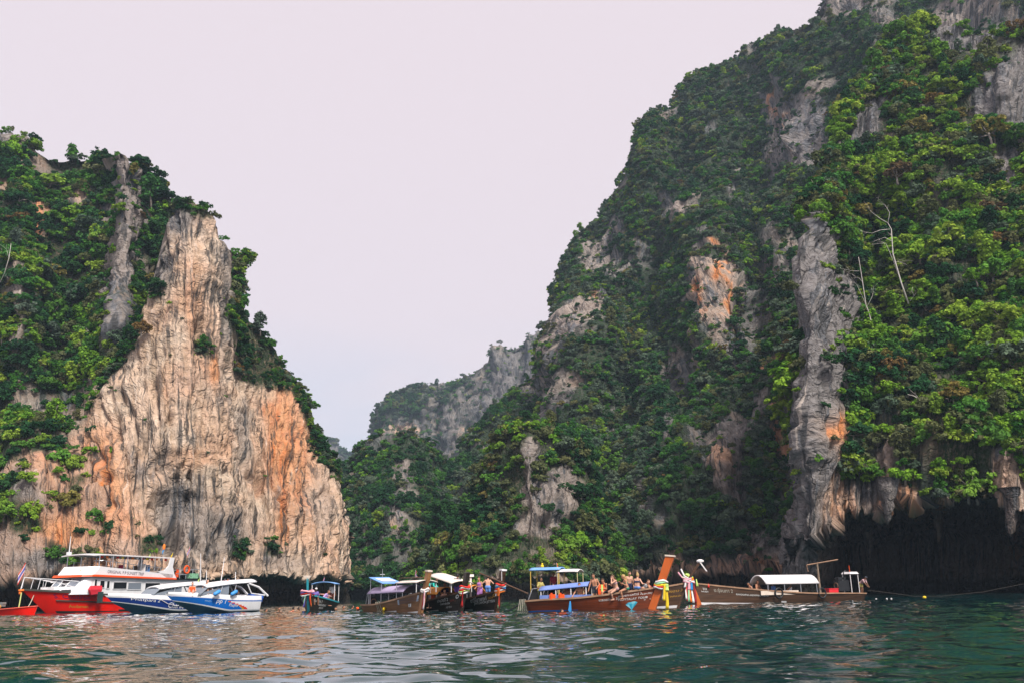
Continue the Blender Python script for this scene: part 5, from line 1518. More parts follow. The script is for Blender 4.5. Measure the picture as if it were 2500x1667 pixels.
# ------------------------------------------------------------------ red and white tour boat
T = Craft('tour_boat', 'large double-deck tour boat, red hull and white cabin with long open canopy', 'tour boat', (480, 98.0), (113, 80.0))
HB = 2.3
def t_sheer(x): return 1.25 + 0.80 * np.clip((x - 1.0) / 11.5, 0, 1) ** 1.5
def t_hull(k, v, side):
    z0 = -0.5
    xg = -9.6 + (12.5 + 9.6) * k
    zs = t_sheer(xg)
    z = z0 + (zs - z0) * v
    x = -9.6 + (9.65 + 9.6) * k + (12.5 - 9.65) * (z / 2.05) * np.clip((k - 0.5) / 0.5, 0, 1) ** 2
    w = HB * (1 - np.clip((k - 0.55) / 0.45, 0, 1) ** 2.2) * (0.80 + 0.20 * v ** 0.7) + 0.03
    return np.array([x, side * w, z])
mb = MB()
vs_ = list(np.linspace(0, 1, 15))
for sd in (-1, 1):
    rings = [[t_hull(k, v, sd) for v in vs_] for k in np.linspace(0, 1, 50)]
    n = len(vs_); o = len(mb.V)
    mb.V.extend([tuple(map(float, p)) for r in rings for p in r])
    for i in range(49):
        for j in range(n - 1):
            zc = np.mean([rings[i][j][2], rings[i][j + 1][2], rings[i + 1][j][2], rings[i + 1][j + 1][2]])
            mb.F.append((o + i * n + j, o + i * n + j + 1, o + (i + 1) * n + j + 1, o + (i + 1) * n + j)); mb.M.append(1 if zc < 0.12 else 0)
tr = [t_hull(0, v, 1) for v in vs_] + [t_hull(0, v, -1) for v in vs_[::-1]]
mb.add(tr, [tuple(range(len(tr)))], 0)
t_h = mb.build('hull', [REDP, P('boot_black', (0.012, 0.016, 0.014), 0.6)], T.e, True)
DARKRAIL = P('rubbing_strake', (0.05, 0.05, 0.04), 0.7)
for sd in (-1, 1):
    rg = []
    for k in np.linspace(0, 1, 40):
        p = t_hull(k, 1, sd); rg.append([(p[0], p[1] + sd * 0.08, p[2] - 0.10), (p[0], p[1] + sd * 0.08, p[2] + 0.06), (p[0], p[1] - sd * 0.08, p[2] + 0.06), (p[0], p[1] - sd * 0.08, p[2] - 0.10)])
    MB().loft(rg).build('gunwale', DARKRAIL, T.e)
    rg = []
    for k in np.linspace(0, 0.93, 36):
        p = t_hull(k, 0.66, sd); rg.append([(p[0], p[1] + sd * 0.07, p[2] - 0.05), (p[0], p[1] + sd * 0.07, p[2] + 0.05), (p[0], p[1] - sd * 0.05, p[2] + 0.05), (p[0], p[1] - sd * 0.05, p[2] - 0.05)])
    MB().loft(rg).build('rubbing_strake', DARKRAIL, t_h)
dk = MB(); rr = []
for k in np.linspace(0.0, 0.99, 30):
    p = t_hull(k, 0.96, 1); rr.append([(p[0], -p[1], p[2]), (p[0], 0, p[2] + 0.05), (p[0], p[1], p[2])])
dk.loft(rr, closed=False).build('deck', WHITE, T.e, True)
# main cabin: raked front, side walls with windows
cab = MB()
def ring(x, hw, z): return [(x, -hw, z), (x, hw, z)]
CW = 2.0
cab.loft([[(8.6, -1.5, 1.55), (8.6, 1.5, 1.55), (7.1, CW, 1.55), (-8.4, CW, 1.35), (-8.4, -CW, 1.35), (7.1, -CW, 1.55)], [(8.2, -1.5, 2.15), (8.2, 1.5, 2.15), (7.05, CW, 2.1), (-8.4, CW, 2.0), (-8.4, -CW, 2.0), (7.05, -CW, 2.1)],
          [(7.25, -1.7, 3.05), (7.25, 1.7, 3.05), (6.9, CW, 3.05), (-8.4, CW, 2.85), (-8.4, -CW, 2.85), (6.9, -CW, 3.05)]])
cab_o = cab.build('main_cabin', WHITE, T.e)
def quad_part(name, pts, m, parent, th=0.03):
    pts = np.asarray(pts, float)
    n = np.cross(pts[1] - pts[0], pts[3] - pts[0]); n /= np.linalg.norm(n)
    if n @ np.array([0.5, 1, 0.2]) < 0: n = -n
    a = [p + n * th for p in pts]; b = [p - n * 0.02 for p in pts]
    return MB().add(a + b, [(0, 1, 2, 3), (7, 6, 5, 4), (0, 4, 5, 1), (1, 5, 6, 2), (2, 6, 7, 3), (3, 7, 4, 0)]).build(name, m, parent)
def side_window(x0, x1, z0, z1, m=GLASS, dz=0.0):
    w_ = quad_part('window', [(x0, CW + 0.01, z0), (x1, CW + 0.01, z0 + dz), (x1, CW + 0.01, z1 + dz), (x0, CW + 0.01, z1)], m, cab_o)
    fr = MB()
    for (xa, xb, za, zb_) in ((x0, x1, z0, z0), (x0, x1, z1, z1), (x0, x0, z0, z1), (x1, x1, z0, z1)):
        fr.box(((xa + xb) / 2, CW + 0.03, (za + zb_) / 2 + dz / 2), (abs(xb - xa) + 0.05, 0.05, abs(zb_ - za) + 0.05))
    fr.build('window_frame', WHITE, w_)
side_window(6.35, 6.65, 1.95, 2.85)
side_window(5.45, 6.0, 2.1, 2.75); side_window(4.85, 5.2, 2.05, 2.72)
side_window(2.75, 4.4, 1.98, 2.62, GLASS, -0.0); side_window(0.9, 2.6, 1.92, 2.56, GLASS2)
side_window(-1.6, 0.4, 1.75, 2.55); side_window(-4.2, -2.0, 1.7, 2.5)
def front_pt(y, z):
    if z < 2.15:
        t_ = (z - 1.55) / 0.6; return (8.6 - 0.4 * t_, y, z)
    t_ = (z - 2.15) / 0.9; return (8.2 - 0.95 * t_, y, z)
for (ya, yb, za, zb_, m) in ((-1.35, -0.75, 2.28, 2.85, GLASS2), (-0.55, 0.15, 2.55, 2.88, GLASS), (-0.50, 0.10, 2.25, 2.48, GLASS), (0.35, 1.35, 2.25, 2.85, GLASS2)):
    p = [np.array(front_pt(y, z)) + np.array([0.02, 0, 0.01]) for y, z in ((ya, za), (yb, za), (yb, zb_), (ya, zb_))]
    quad_part('windscreen_pane', p, m, cab_o)
for (ya, yb) in ((-0.9, -0.1), (0.1, 1.2)):
    p = [np.array(front_pt(y, z)) + np.array([0.02, 0, 0]) for y, z in ((ya, 1.68), (yb, 1.68), (yb, 1.95), (ya, 1.95))]
    quad_part('locker_opening', p, BLACK, cab_o)
# orange brim
br_ = MB()
OW = CW + 0.28
br_.loft([[(7.9, -1.7, 3.02), (7.9, 1.7, 3.06), (7.2, OW, 3.08), (-3.6, OW, 2.86), (-3.6, -OW, 2.86), (7.2, -OW, 3.08)], [(7.8, -1.7, 3.20), (7.8, 1.7, 3.24), (7.15, OW - 0.03, 3.26), (-3.6, OW - 0.03, 3.0), (-3.6, -OW + 0.03, 3.0), (7.15, -OW + 0.03, 3.26)]])
br_.build('orange_brim', ORANGEP, T.e)
ud = MB()
UW = 2.02
def up_ring(z, xf, sl):
    return [(xf, -1.45, z), (xf, 1.45, z), (xf - 0.75, UW, z), (-3.3, UW, z - sl), (-3.3, UW - 0.12, z - sl), (xf - 0.8, UW - 0.12, z), (xf - 0.12, 1.4, z), (xf - 0.12, -1.4, z), (xf - 0.8, -UW + 0.12, z), (-3.3, -UW + 0.12, z - sl), (-3.3, -UW, z - sl), (xf - 0.75, -UW, z)]
ud.loft([up_ring(3.25, 7.55, 0.25), up_ring(3.98, 6.9, 0.62)])
ud_o = ud.build('upper_bulwark', WHITE, T.e)
MB().box((1.8, 0, 3.2), (10.2, 3.8, 0.06)).build('upper_deck', P('deck_grey', (0.4, 0.4, 0.4), 0.8), T.e)
# swept end panels
for sd in (-1, 1):
    y = sd * UW
    pts = [(-3.9, 2.95), (-2.6, 2.95), (-1.2, 3.62), (-2.1, 3.75), (-2.65, 4.2), (-2.85, 4.98), (-3.35, 4.98), (-3.2, 4.1), (-3.5, 3.4)]
    V = [(x, y, z) for x, z in pts] + [(x, y - sd * 0.14, z) for x, z in pts]
    n = len(pts)
    MB().add(V, [tuple(range(n)), tuple(range(2 * n - 1, n - 1, -1))] + [(i, (i + 1) % n, n + (i + 1) % n, n + i) for i in range(n)]).build('end_panel', WHITE, T.e)
g = [[(6.9 - 10.2 * a, bq * 1.95, 5.02 + 0.12 * (1 - bq * bq) - 0.10 * a - 0.10 * max(0, 0.10 - a) * 10) for bq in np.linspace(-1, 1, 9)] for a in np.linspace(0, 1, 14)]
cn = MB().sheet(g, 0.09).build('sun_canopy', WHITE2, T.e)
for x in (6.2, 4.6, 2.8, 1.0, -0.8):
    for sd in (-1, 1):
        MB().tube([(x, sd * 1.9, 3.7), (x, sd * 1.9, 5.0 - 0.1 * (6.9 - x) / 10)], 0.04, 6).build('canopy_pole', STEEL, cn)
def up_z(x): return 3.98 - 0.62 * (6.15 - x) / 9.45
for sd in (-1, 1):
    MB().tube([(6.3, sd * 1.3, 4.5), (5.8, sd * 1.9, 4.5), (2.5, sd * 1.95, 4.25), (-2.3, sd * 1.95, 3.92)], 0.03, 6).build('handrail', STEEL, T.e)
    for x in (5.4, 4.2, 2.0, 0.2, -1.6):
        zt = 4.5 + (4.25 - 4.5) * (5.8 - x) / 3.3 if x > 2.5 else 4.25 + (3.92 - 4.25) * (2.5 - x) / 4.8
        MB().tube([(x, sd * 1.93, up_z(x) - 0.05), (x, sd * 1.93, zt)], 0.022, 5).build('stanchion', STEEL, T.e)
rng5 = np.random.default_rng(5)
for k in range(14):
    x = 5.8 - 8.2 * k / 13
    c = ['red', 'orange', 'white', 'red', 'yellow'][k % 5]
    MB().box((x, 1.75, 4.84 - 0.09 * (6 - x) / 9), (0.28, 0.05, 0.16 + 0.06 * rng5.random())).build('bunting', RIB[c], cn)
for (x, y, w_, h_, m) in ((2.95, 0.9, 0.8, 0.55, P('magenta_chair', (0.38, 0.015, 0.07), 0.6)), (1.2, 0.9, 1.0, 0.5, WOOD['darkbrown']), (0.2, 1.2, 0.5, 0.7, RIB['white']), (-0.6, 1.0, 0.5, 0.6, SKYBLUE), (-1.6, 0.9, 1.0, 0.5, WOOD['pale'])):
    c = MB(); c.box((x, y, 3.65), (w_, 0.5, 0.1)); c.box((x - w_ / 2, y, 3.65 + h_ / 2), (0.08, 0.5, h_)); c.box((x, y - 0.2, 3.42), (w_ * 0.8, 0.06, 0.4)); c.box((x, y + 0.2, 3.42), (w_ * 0.8, 0.06, 0.4))
    c.build('deck_seat', m, T.e)
# aft upper gallery with rails, life ring and baskets
MB().box((-5.6, 0, 2.9), (4.0, 4.4, 0.10)).build('aft_gallery', BLACK, T.e)
for z in (3.45, 3.9):
    MB().tube([(-3.8, 2.0, z), (-7.4, 2.0, z), (-7.4, -2.0, z)], 0.03, 5).build('handrail', STEEL, T.e)
for x in (-4.3, -5.2, -6.2, -7.3): MB().tube([(x, 2.0, 2.9), (x, 2.0, 3.95)], 0.03, 5).build('stanchion', STEEL, T.e)
MB().torus((-5.2, 2.06, 3.85), 0.36, 0.09, 'y').build('life_ring', LIFE, T.e, True)
MB().box((-4.0, 1.9, 3.35), (0.25, 0.2, 0.5)).box((-4.05, 1.9, 3.72), (0.2, 0.16, 0.3)).build('hung_life_jacket', LIFE, T.e)
MB().box((-6.4, 1.85, 3.25), (1.3, 0.4, 0.5)).build('equipment_basket', P('green_net', (0.20, 0.42, 0.26), 0.8, var=0.6, vscale=9), T.e)
V, F = text_geo('ORIGINAL P.P SUNSET TRIP', 0.46)
wtot = V[:, 0].max()
mesh_obj_raw('lettering', [(5.25 - tx * (4.55 / wtot), UW + 0.02 + 0.0, 3.40 - 0.035 * tx + ty * 0.85) for tx, ty in V], F, LETTER_B, ud_o)
# small sun emblem
em = MB()
for k in range(8):
    a = k * math.pi / 4
    em.box((7.05 - 0.0, 0.85 + 0.22 * math.cos(a), 3.62 + 0.16 * math.sin(a)), (0.02, 0.10, 0.05))
em.ell((7.22, 0.85, 3.6), (0.03, 0.11, 0.08)); em.build('sun_emblem', P('pale_orange', (0.75, 0.45, 0.25), 0.6), ud_o)
for (txt, k0, v0, sz, m) in (('S. Chutiron', 0.93, 0.74, 0.55, P('purple_lettering', (0.10, 0.02, 0.12), 0.5)), ('Andaman', 0.90, 0.40, 0.42, GOLD)):
    V, F = text_geo(txt, sz)
    out = []
    for tx, ty in V:
        p = t_hull(k0 - (tx + 0.25 * ty) / 20.5, v0 + ty / 2.4, 1); out.append((p[0], p[1] + 0.015, p[2]))
    mesh_obj_raw('lettering', out, F, m, t_h)
# bow rail
for sd in (-1, 1):
    pts = [t_hull(k, 1, sd) * np.array([1, 0.9, 1]) for k in (1.0, 0.96, 0.9, 0.84)]
    top = [p + np.array([-0.2, 0, 0.95]) for p in pts] + [np.array([8.0, sd * 1.7, 2.62])]
    MB().tube(top, 0.035, 6).build('handrail', WHITE, T.e)
    for p, q in zip(pts[:4], top[:4]): MB().tube([p, q], 0.022, 5).build('stanchion', WHITE, T.e)
MB().tube([(10.3, 0, 1.95), (10.3, 0, 2.75), (9.2, 0.8, 2.5), (8.2, 1.3, 2.2)], 0.03, 5).build('anchor_davit', WHITE, T.e)
MB().box((10.0, 0.2, 2.05), (0.7, 0.8, 0.3)).build('anchor_locker', WHITE2, T.e)
flag(T.e, 12.35, 0, 2.15, 2.15, 'thai', 1.55)
MB().torus((12.45, 0, 1.95), 0.16, 0.09, 'z').ell((12.5, 0, 1.75), (0.14, 0.14, 0.16)).build('marigold_garland', RIB['orange'], T.e, True)
lx, lz = T.at(228, 1441, 2.15)
MB().loft([[(lx - 0.75, 2.30, lz - 0.25), (lx + 0.35, 2.30, lz - 0.35), (lx + 0.35, 2.12, lz - 0.35), (lx - 0.75, 2.12, lz - 0.25)], [(lx - 0.8, 2.36, lz + 0.1), (lx + 0.6, 2.36, lz + 0.1), (lx + 0.6, 2.1, lz + 0.1), (lx - 0.8, 2.1, lz + 0.1)], [(lx - 0.8, 2.28, lz + 0.45), (lx + 0.4, 2.28, lz + 0.42), (lx + 0.4, 2.12, lz + 0.42), (lx - 0.8, 2.12, lz + 0.45)]]).build('red_pad', P('red_pad', (0.70, 0.03, 0.05), 0.6), T.e)
lx, lz = T.at(243, 1457, 2.35)
MB().box((lx, 2.42, lz), (0.42, 0.26, 0.95)).build('fender', P('dark_green_rubber', (0.02, 0.05, 0.05), 0.8), T.e)
lx, lz = T.at(193, 1303, 0)
MB().tube([(6.6, -1.4, 5.05), (6.6, -1.4, 6.75)], [0.05, 0.02], 5).box((6.6, -1.4, 5.2), (0.3, 0.3, 0.25)).build('aerial', WHITE, T.e)
for px_, kd in ((366, 'lime'), (399, 'blue'), (421, 'yellow')):
    lx, lz = T.at(px_, 1360, 1.0); flag(T.e, lx, 1.0, 4.9, {'lime': 0.5, 'blue': 1.1, 'yellow': 0.7}[kd], kd, 0.55)
lx, lz = T.at(401, 1330, 1.0); MB().ell((lx, 1.0, 6.05), (0.14, 0.14, 0.3)).build('orange_beacon', RIB['orange'], T.e, True)
flag(T.e, -5.6, 1.9, 3.9, 2.3, 'thai', 0.9)

# small red dinghy
D_ = Craft('dinghy', 'small bright red dinghy with outboard motor, at the far left edge', 'dinghy', (-22, 76.0), (84, 74.0))
def d_hull(k, v, side):
    w = 0.72 * (1 - np.clip((k - 0.5) / 0.5, 0, 1) ** 2.2) * (0.6 + 0.4 * v) + 0.02
    zs = 0.46 + 0.22 * np.clip((k - 0.3) / 0.7, 0, 1) ** 1.4
    z = -0.15 + (zs + 0.15) * v
    return np.array([-D_.L / 2 + D_.L * k + 0.35 * z * k ** 3, side * w, z])
mb = MB()
rr = [[d_hull(k, v, -1) for v in np.linspace(1, 0, 6)] + [d_hull(k, v, 1) for v in np.linspace(0, 1, 6)] for k in np.linspace(0, 1, 22)]
mb.loft(rr, closed=False); mb.add(rr[0], [tuple(range(12))])
mb.build('hull', REDP, D_.e, True)
mb = MB(); mb.loft([[(p[0], p[1] * 0.9, max(p[2], 0.1)) for p in (d_hull(k, 1, -1), d_hull(k, 0.4, -1), d_hull(k, 0.4, 1), d_hull(k, 1, 1))] for k in np.linspace(0.03, 0.97, 12)], closed=False)
mb.build('inner_hull', ORANGEP, D_.e, True)
for sd in (-1, 1):
    MB().tube([d_hull(k, 1, sd) for k in np.linspace(0, 1, 14)], 0.05, 6).build('gunwale', P('pale_red_rail', (0.72, 0.10, 0.06), 0.5), D_.e, True)
for k in (0.35, 0.65): MB().box((d_hull(k, 0.7, 1)[0], 0, 0.32), (0.26, 1.1, 0.05)).build('thwart', ORANGEP, D_.e)
xm = D_.at(14, 1480, 0)[0]
mo = MB().box((xm, -0.35, 0.78), (0.42, 0.32, 0.18)).box((xm + 0.02, -0.35, 0.95), (0.46, 0.34, 0.16)).build('outboard_motor', P('motor_grey', (0.20, 0.21, 0.20), 0.5), D_.e)
MB().torus((xm, -0.53, 0.68), 0.10, 0.04, 'y').build('starter_wheel', GOLD, mo); MB().box((xm - 0.05, -0.6, 0.4), (0.16, 0.12, 0.8)).build('motor_leg', BLACK, mo)
# its painter up to the tour boat's bow
bow_w = T.world(12.4, 0, 1.85); din = D_.world(0.6, 0, 0.5)
pts = [bow_w * (1 - a) + din * a - np.array([0, 0, 0.25 * math.sin(math.pi * a)]) for a in np.linspace(0, 1, 12)]
me_ = MB().tube(pts, 0.05, 6).build('bow_rope', P('yellow_green_rope', (0.42, 0.45, 0.16), 0.9), None, True)
me_['label'] = 'yellow-green rope from the tour boat bow down to the dinghy'; me_['category'] = 'rope'
w1 = T.world(11.3, 0.2, 1.55); din = D_.world(0.9, 0.2, 0.6)
pts = [w1 * (1 - a) + din * a - np.array([0, 0, 0.45 * math.sin(math.pi * a)]) for a in np.linspace(0, 1, 12)]
me_ = MB().tube(pts, 0.035, 6).build('slack_rope', ROPE, None, True)
me_['label'] = 'slack pale rope looping between the red hull and the dinghy'; me_['category'] = 'rope'
# ------------------------------------------------------------------ people
def surface_net(f, org, h):
    """mesh of the zero level of a sampled distance field"""
    s = f < 0
    c = np.stack([s[i:f.shape[0] - 1 + i, j:f.shape[1] - 1 + j, k:f.shape[2] - 1 + k] for i in (0, 1) for j in (0, 1) for k in (0, 1)])
    m = c.any(0) & ~c.all(0)
    idx = np.full(m.shape, -1)
    cells = np.argwhere(m)
    idx[m] = np.arange(len(cells))
    acc = np.zeros((len(cells), 3)); cnt = np.zeros(len(cells))
    corners = [(i, j, k) for i in (0, 1) for j in (0, 1) for k in (0, 1)]
    val = {q: f[cells[:, 0] + q[0], cells[:, 1] + q[1], cells[:, 2] + q[2]] for q in corners}
    for a in corners:
        for ax in range(3):
            if a[ax] == 0:
                b = list(a); b[ax] = 1; b = tuple(b)
                va, vb = val[a], val[b]
                x = (va < 0) != (vb < 0)
                t = np.where(x, va / (va - vb + 1e-12), 0)
                p = np.array(a, float)[None] + t[:, None] * (np.array(b) - np.array(a))[None]
                acc[x] += p[x]; cnt[x] += 1
    V = (cells + acc / cnt[:, None]) * h + org
    F = []
    for ax in range(3):
        sl0 = [slice(None)] * 3; sl1 = [slice(None)] * 3
        sl0[ax] = slice(0, -1); sl1[ax] = slice(1, None)
        d = s[tuple(sl0)] != s[tuple(sl1)]
        o1, o2 = [q for q in range(3) if q != ax]
        e = np.argwhere(d)
        e = e[(e[:, o1] > 0) & (e[:, o2] > 0) & (e[:, o1] < f.shape[o1] - 1) & (e[:, o2] < f.shape[o2] - 1)]
        if not len(e): continue
        def g(d1, d2):
            q = e.copy(); q[:, o1] -= d1; q[:, o2] -= d2
            return idx[q[:, 0], q[:, 1], q[:, 2]]
        quad = np.stack([g(1, 1), g(0, 1), g(0, 0), g(1, 0)], 1)
        neg = s[e[:, 0], e[:, 1], e[:, 2]]
        if ax == 1: neg = ~neg
        quad[~neg] = quad[~neg][:, ::-1]
        F.append(quad)
    return V, np.concatenate(F)

def sd_cone(p, a, b, r1, r2):
    a, b = np.asarray(a, float), np.asarray(b, float)
    d = b - a
    t = np.clip(((p - a) @ d) / (d @ d + 1e-9), 0, 1)
    return np.linalg.norm(p - a - t[..., None] * d, axis=-1) - (r1 + (r2 - r1) * t)
def sd_ell(p, c, R, r):
    q = ((p - c) @ R) / r
    k = np.linalg.norm(q, axis=-1)
    return (k - 1) * min(r)
def smin(a, b, k=0.03):
    h = np.clip(0.5 + 0.5 * (b - a) / k, 0, 1)
    return b * (1 - h) + a * h - k * h * (1 - h)
def field(prims, h=0.022, k=0.03, clip=None):
    pts = np.array([q for pr in prims for q in (pr[1], pr[2])])
    rad = max(max(pr[3], pr[4]) for pr in prims) + 0.06
    lo, hi = pts.min(0) - rad, pts.max(0) + rad
    n = np.ceil((hi - lo) / h).astype(int) + 1
    ax = [lo[i] + h * np.arange(n[i]) for i in range(3)]
    G = np.stack(np.meshgrid(*ax, indexing='ij'), -1)
    f = np.full(G.shape[:3], 0.2)
    for pr in prims:
        rr_ = max(pr[3], pr[4]) + 0.08
        a_ = np.clip(((np.minimum(pr[1], pr[2]) - rr_ - lo) / h).astype(int), 0, n)
        b_ = np.clip(((np.maximum(pr[1], pr[2]) + rr_ - lo) / h).astype(int) + 2, 0, n)
        sl = tuple(slice(a_[i], b_[i]) for i in range(3))
        g = G[sl]
        if pr[0] == 'c': d = sd_cone(g, *pr[1:5])
        else: d = sd_ell(g, np.asarray(pr[1]), pr[5], np.asarray(pr[6]))
        f[sl] = smin(f[sl], d, k)
    if clip is not None:
        f = np.maximum(f, clip(G))
    if (f < 0).sum() < 4: return None
    return surface_net(f, lo, h)

def ik(a, c, l1, l2, pole):
    a, c, pole = (np.asarray(q, float) for q in (a, c, pole))
    d = c - a; L = np.linalg.norm(d)
    if L > (l1 + l2) * 0.995:
        c = a + d / L * (l1 + l2) * 0.995; d = c - a; L = np.linalg.norm(d)
    u = d / L
    x = (l1 * l1 - l2 * l2 + L * L) / (2 * L)
    hh = math.sqrt(max(l1 * l1 - x * x, 1e-6))
    p = pole - (pole @ u) * u; p /= np.linalg.norm(p) + 1e-9
    return a + u * x + p * hh, c

SKIN = {'fair': P('skin_fair', (0.60, 0.33, 0.23), 0.6, spec=0.3), 'tan': P('skin_tan', (0.46, 0.22, 0.13), 0.6, spec=0.3), 'brown': P('skin_brown', (0.22, 0.105, 0.06), 0.6, spec=0.3)}
HAIR = {'brown': P('hair_brown', (0.10, 0.05, 0.025), 0.7), 'black': P('hair_black', (0.015, 0.012, 0.012), 0.6), 'blond': P('hair_blond', (0.42, 0.27, 0.11), 0.7)}
EYE = P('eye_dark', (0.02, 0.015, 0.012), 0.4)
LIP = P('lip', (0.35, 0.10, 0.08), 0.6)
CLOTH = {}
def cloth(name, c):
    if name not in CLOTH: CLOTH[name] = P('cloth_' + name, c, 0.85, var=0.12, vscale=10)
    return CLOTH[name]
GREYSHORT = ('charcoal', (0.035, 0.04, 0.055)); 

def person(label, where_, face, kind='stand', lean=0.1, side=0.0, hands=(None, None), feet=(None, None), skin='fair', hair='brown', hairstyle='short',
           wear=(), scale=1.0, look=0.0, nod=0.0, group=None, legs=True, arms_pole=None):
    """where_: world point of the feet (stand) or of the seat (sit); face: heading in radians"""
    if kind == 'stand': pel = np.array([0, 0, 0.93]); fdef = [(0.02, 0.11, 0.05), (0.02, -0.11, 0.05)]; hdef = [(0.10, 0.27, 0.82), (0.10, -0.27, 0.82)]
    elif kind == 'sit': pel = np.array([0, 0, 0.10]); fdef = [(0.46, 0.13, -0.36), (0.46, -0.13, -0.36)]; hdef = [(0.34, 0.16, 0.20), (0.34, -0.16, 0.20)]
    else: pel = np.array([0, 0, -0.62]); fdef = [(-0.35, 0.12, -1.25), (-0.2, -0.12, -1.3)]; hdef = [(0.25, 0.42, -0.20), (0.25, -0.42, -0.20)]
    Rl = np.array(Euler((side, lean, 0)).to_matrix())
    tors = lambda v: pel + Rl @ np.asarray(v, float)
    chest, neck = tors((0.01, 0, 0.36)), tors((0.0, 0, 0.50))
    waist = tors((0.0, 0, 0.12))
    Rh = np.array((Euler((0, lean * 0.4 + nod, look)).to_matrix()))
    head = neck + Rl @ np.array([0.01, 0, 0.06]) + Rh @ np.array([0.025, 0, 0.115])
    pr = []
    c_ = lambda a, b, r1, r2: ('c', np.asarray(a, float), np.asarray(b, float), r1, r2)
    hips = [tors((0, 0.085, 0.0)), tors((0, -0.085, 0.0))]
    sh = [tors((0, 0.175, 0.435)), tors((0, -0.175, 0.435))]
    torso = [c_(hips[0], hips[1], 0.105, 0.105), c_(tors((0, 0.05, 0.1)), tors((0.0, -0.05, 0.1)), 0.10, 0.10), c_(tors((0, 0.045, 0.1)), tors((0.01, 0.075, 0.34)), 0.098, 0.108), c_(tors((0, -0.045, 0.1)), tors((0.01, -0.075, 0.34)), 0.098, 0.108)]
    shoulders = [c_(sh[0], sh[1], 0.058, 0.058)]
    pr += torso + shoulders + [c_(tors((0, 0, 0.44)), head - Rh @ np.array([0.01, 0, 0.05]), 0.058, 0.050)]
    pr.append(('e', head, head, 0.12, 0.12, Rh, (0.092, 0.076, 0.118)))
    pr.append(c_(head + Rh @ np.array([0.045, 0, -0.075]), head + Rh @ np.array([0.05, 0, -0.08]), 0.045, 0.04))
    pr.append(c_(head + Rh @ np.array([0.088, 0, 0.015]), head + Rh @ np.array([0.108, 0, -0.028]), 0.012, 0.017))
    for e in (1, -1): pr.append(c_(head + Rh @ np.array([-0.005, 0.078 * e, 0.015]), head + Rh @ np.array([-0.012, 0.082 * e, -0.02]), 0.018, 0.014))
    fing = []
    armseg, legseg = [], []
    for q in (0, 1):
        sg = 1 if q == 0 else -1
        tg = hands[q] if hands[q] is not None else hdef[q]
        pole = arms_pole if arms_pole is not None else (-0.6, sg * 0.6, -0.5)
        el, wr = ik(sh[q], tg, 0.29, 0.265, pole)
        armseg.append((sh[q], el, wr))
        pr += [c_(sh[q], el, 0.050, 0.040), c_(el, wr, 0.040, 0.027)]
        fd = wr - el; fd /= np.linalg.norm(fd)
        sd_ = np.cross(fd, np.array([0, 0, 1.0])); sd_ /= np.linalg.norm(sd_) + 1e-9
        kn = wr + fd * 0.085
        pr += [c_(wr + sd_ * 0.008, kn + sd_ * 0.020, 0.024, 0.020), c_(wr - sd_ * 0.008, kn - sd_ * 0.020, 0.024, 0.020)]
        dn = np.cross(sd_, fd)
        dn = dn if dn[2] < 0 else -dn
        for i, ln in enumerate((0.070, 0.082, 0.076, 0.060)):
            b0 = kn + sd_ * (0.030 - 0.020 * i)
            b1 = b0 + fd * ln * 0.55 + dn * 0.010; b2 = b1 + fd * ln * 0.35 + dn * 0.035
            fing.append(([b0 - fd * 0.02, b0, b1, b2], [0.010, 0.010, 0.009, 0.007]))
        t0 = wr + fd * 0.03 + sd_ * 0.026
        fing.append(([t0 - sd_ * 0.01, t0 + sd_ * 0.028 + fd * 0.025, t0 + sd_ * 0.034 + fd * 0.055 + dn * 0.012], [0.012, 0.011, 0.008]))
        ft = np.asarray(feet[q] if feet[q] is not None else fdef[q], float)
        kn_, an = ik(hips[q], ft, 0.43, 0.42, (1.0, sg * 0.15, 0.25))
        legseg.append((hips[q], kn_, an))
        if legs:
            pr += [c_(hips[q], kn_, 0.088, 0.056), c_(kn_ + (an - kn_) * 0.02, kn_ + (an - kn_) * 0.35, 0.054, 0.056), c_(kn_ + (an - kn_) * 0.3, an, 0.054, 0.036),
                   c_(an + np.array([-0.05, 0, -0.015]), an + np.array([0.16, sg * 0.03, -0.025]), 0.036, 0.026)]
    V, F = field(pr)
    for pts, rr_ in fing:
        tv, tf = tube(pts, rr_, 5)
        o = len(V)
        V = np.concatenate([V, np.array(tv)])
        F = [tuple(x) for x in F] if not isinstance(F, list) else F
        F += [tuple(i + o for i in q) for q in tf]
    mi = [0] * len(F)
    for e in (1, -1):
        m = MB().ell(head + Rh @ np.array([0.082, 0.031 * e, 0.012]), (0.012, 0.014, 0.009), nu=6, nv=4)
        o = len(V); V = np.concatenate([V, np.array(m.V)]); F += [tuple(i + o for i in q) for q in m.F]; mi += [1] * len(m.F)
    m = MB().ell(head + Rh @ np.array([0.088, 0, -0.062]), (0.010, 0.024, 0.007), nu=6, nv=4)
    o = len(V); V = np.concatenate([V, np.array(m.V)]); F += [tuple(i + o for i in q) for q in m.F]; mi += [2] * len(m.F)
    me = mesh_from('person', V, F, [SKIN[skin], EYE, LIP], True, mi)
    root = link('person', me, label=label, cat='person', group=group)
    root.location = where_; root.rotation_euler = (0, 0, face); root.scale = (scale,) * 3
    def garment(name, prims, m, h=0.022, clip=None, k=0.03):
        r = field(prims, h, k, clip)
        if r is None: return
        link(name, mesh_from(name, r[0], r[1], [m], True), root)
    def fat(prims, d): return [(p[0], p[1], p[2], p[3] + d, p[4] + d) + tuple(p[5:]) for p in prims]
    iR = Rl.T
    tz = lambda G: (G - pel) @ Rl[:, 2]
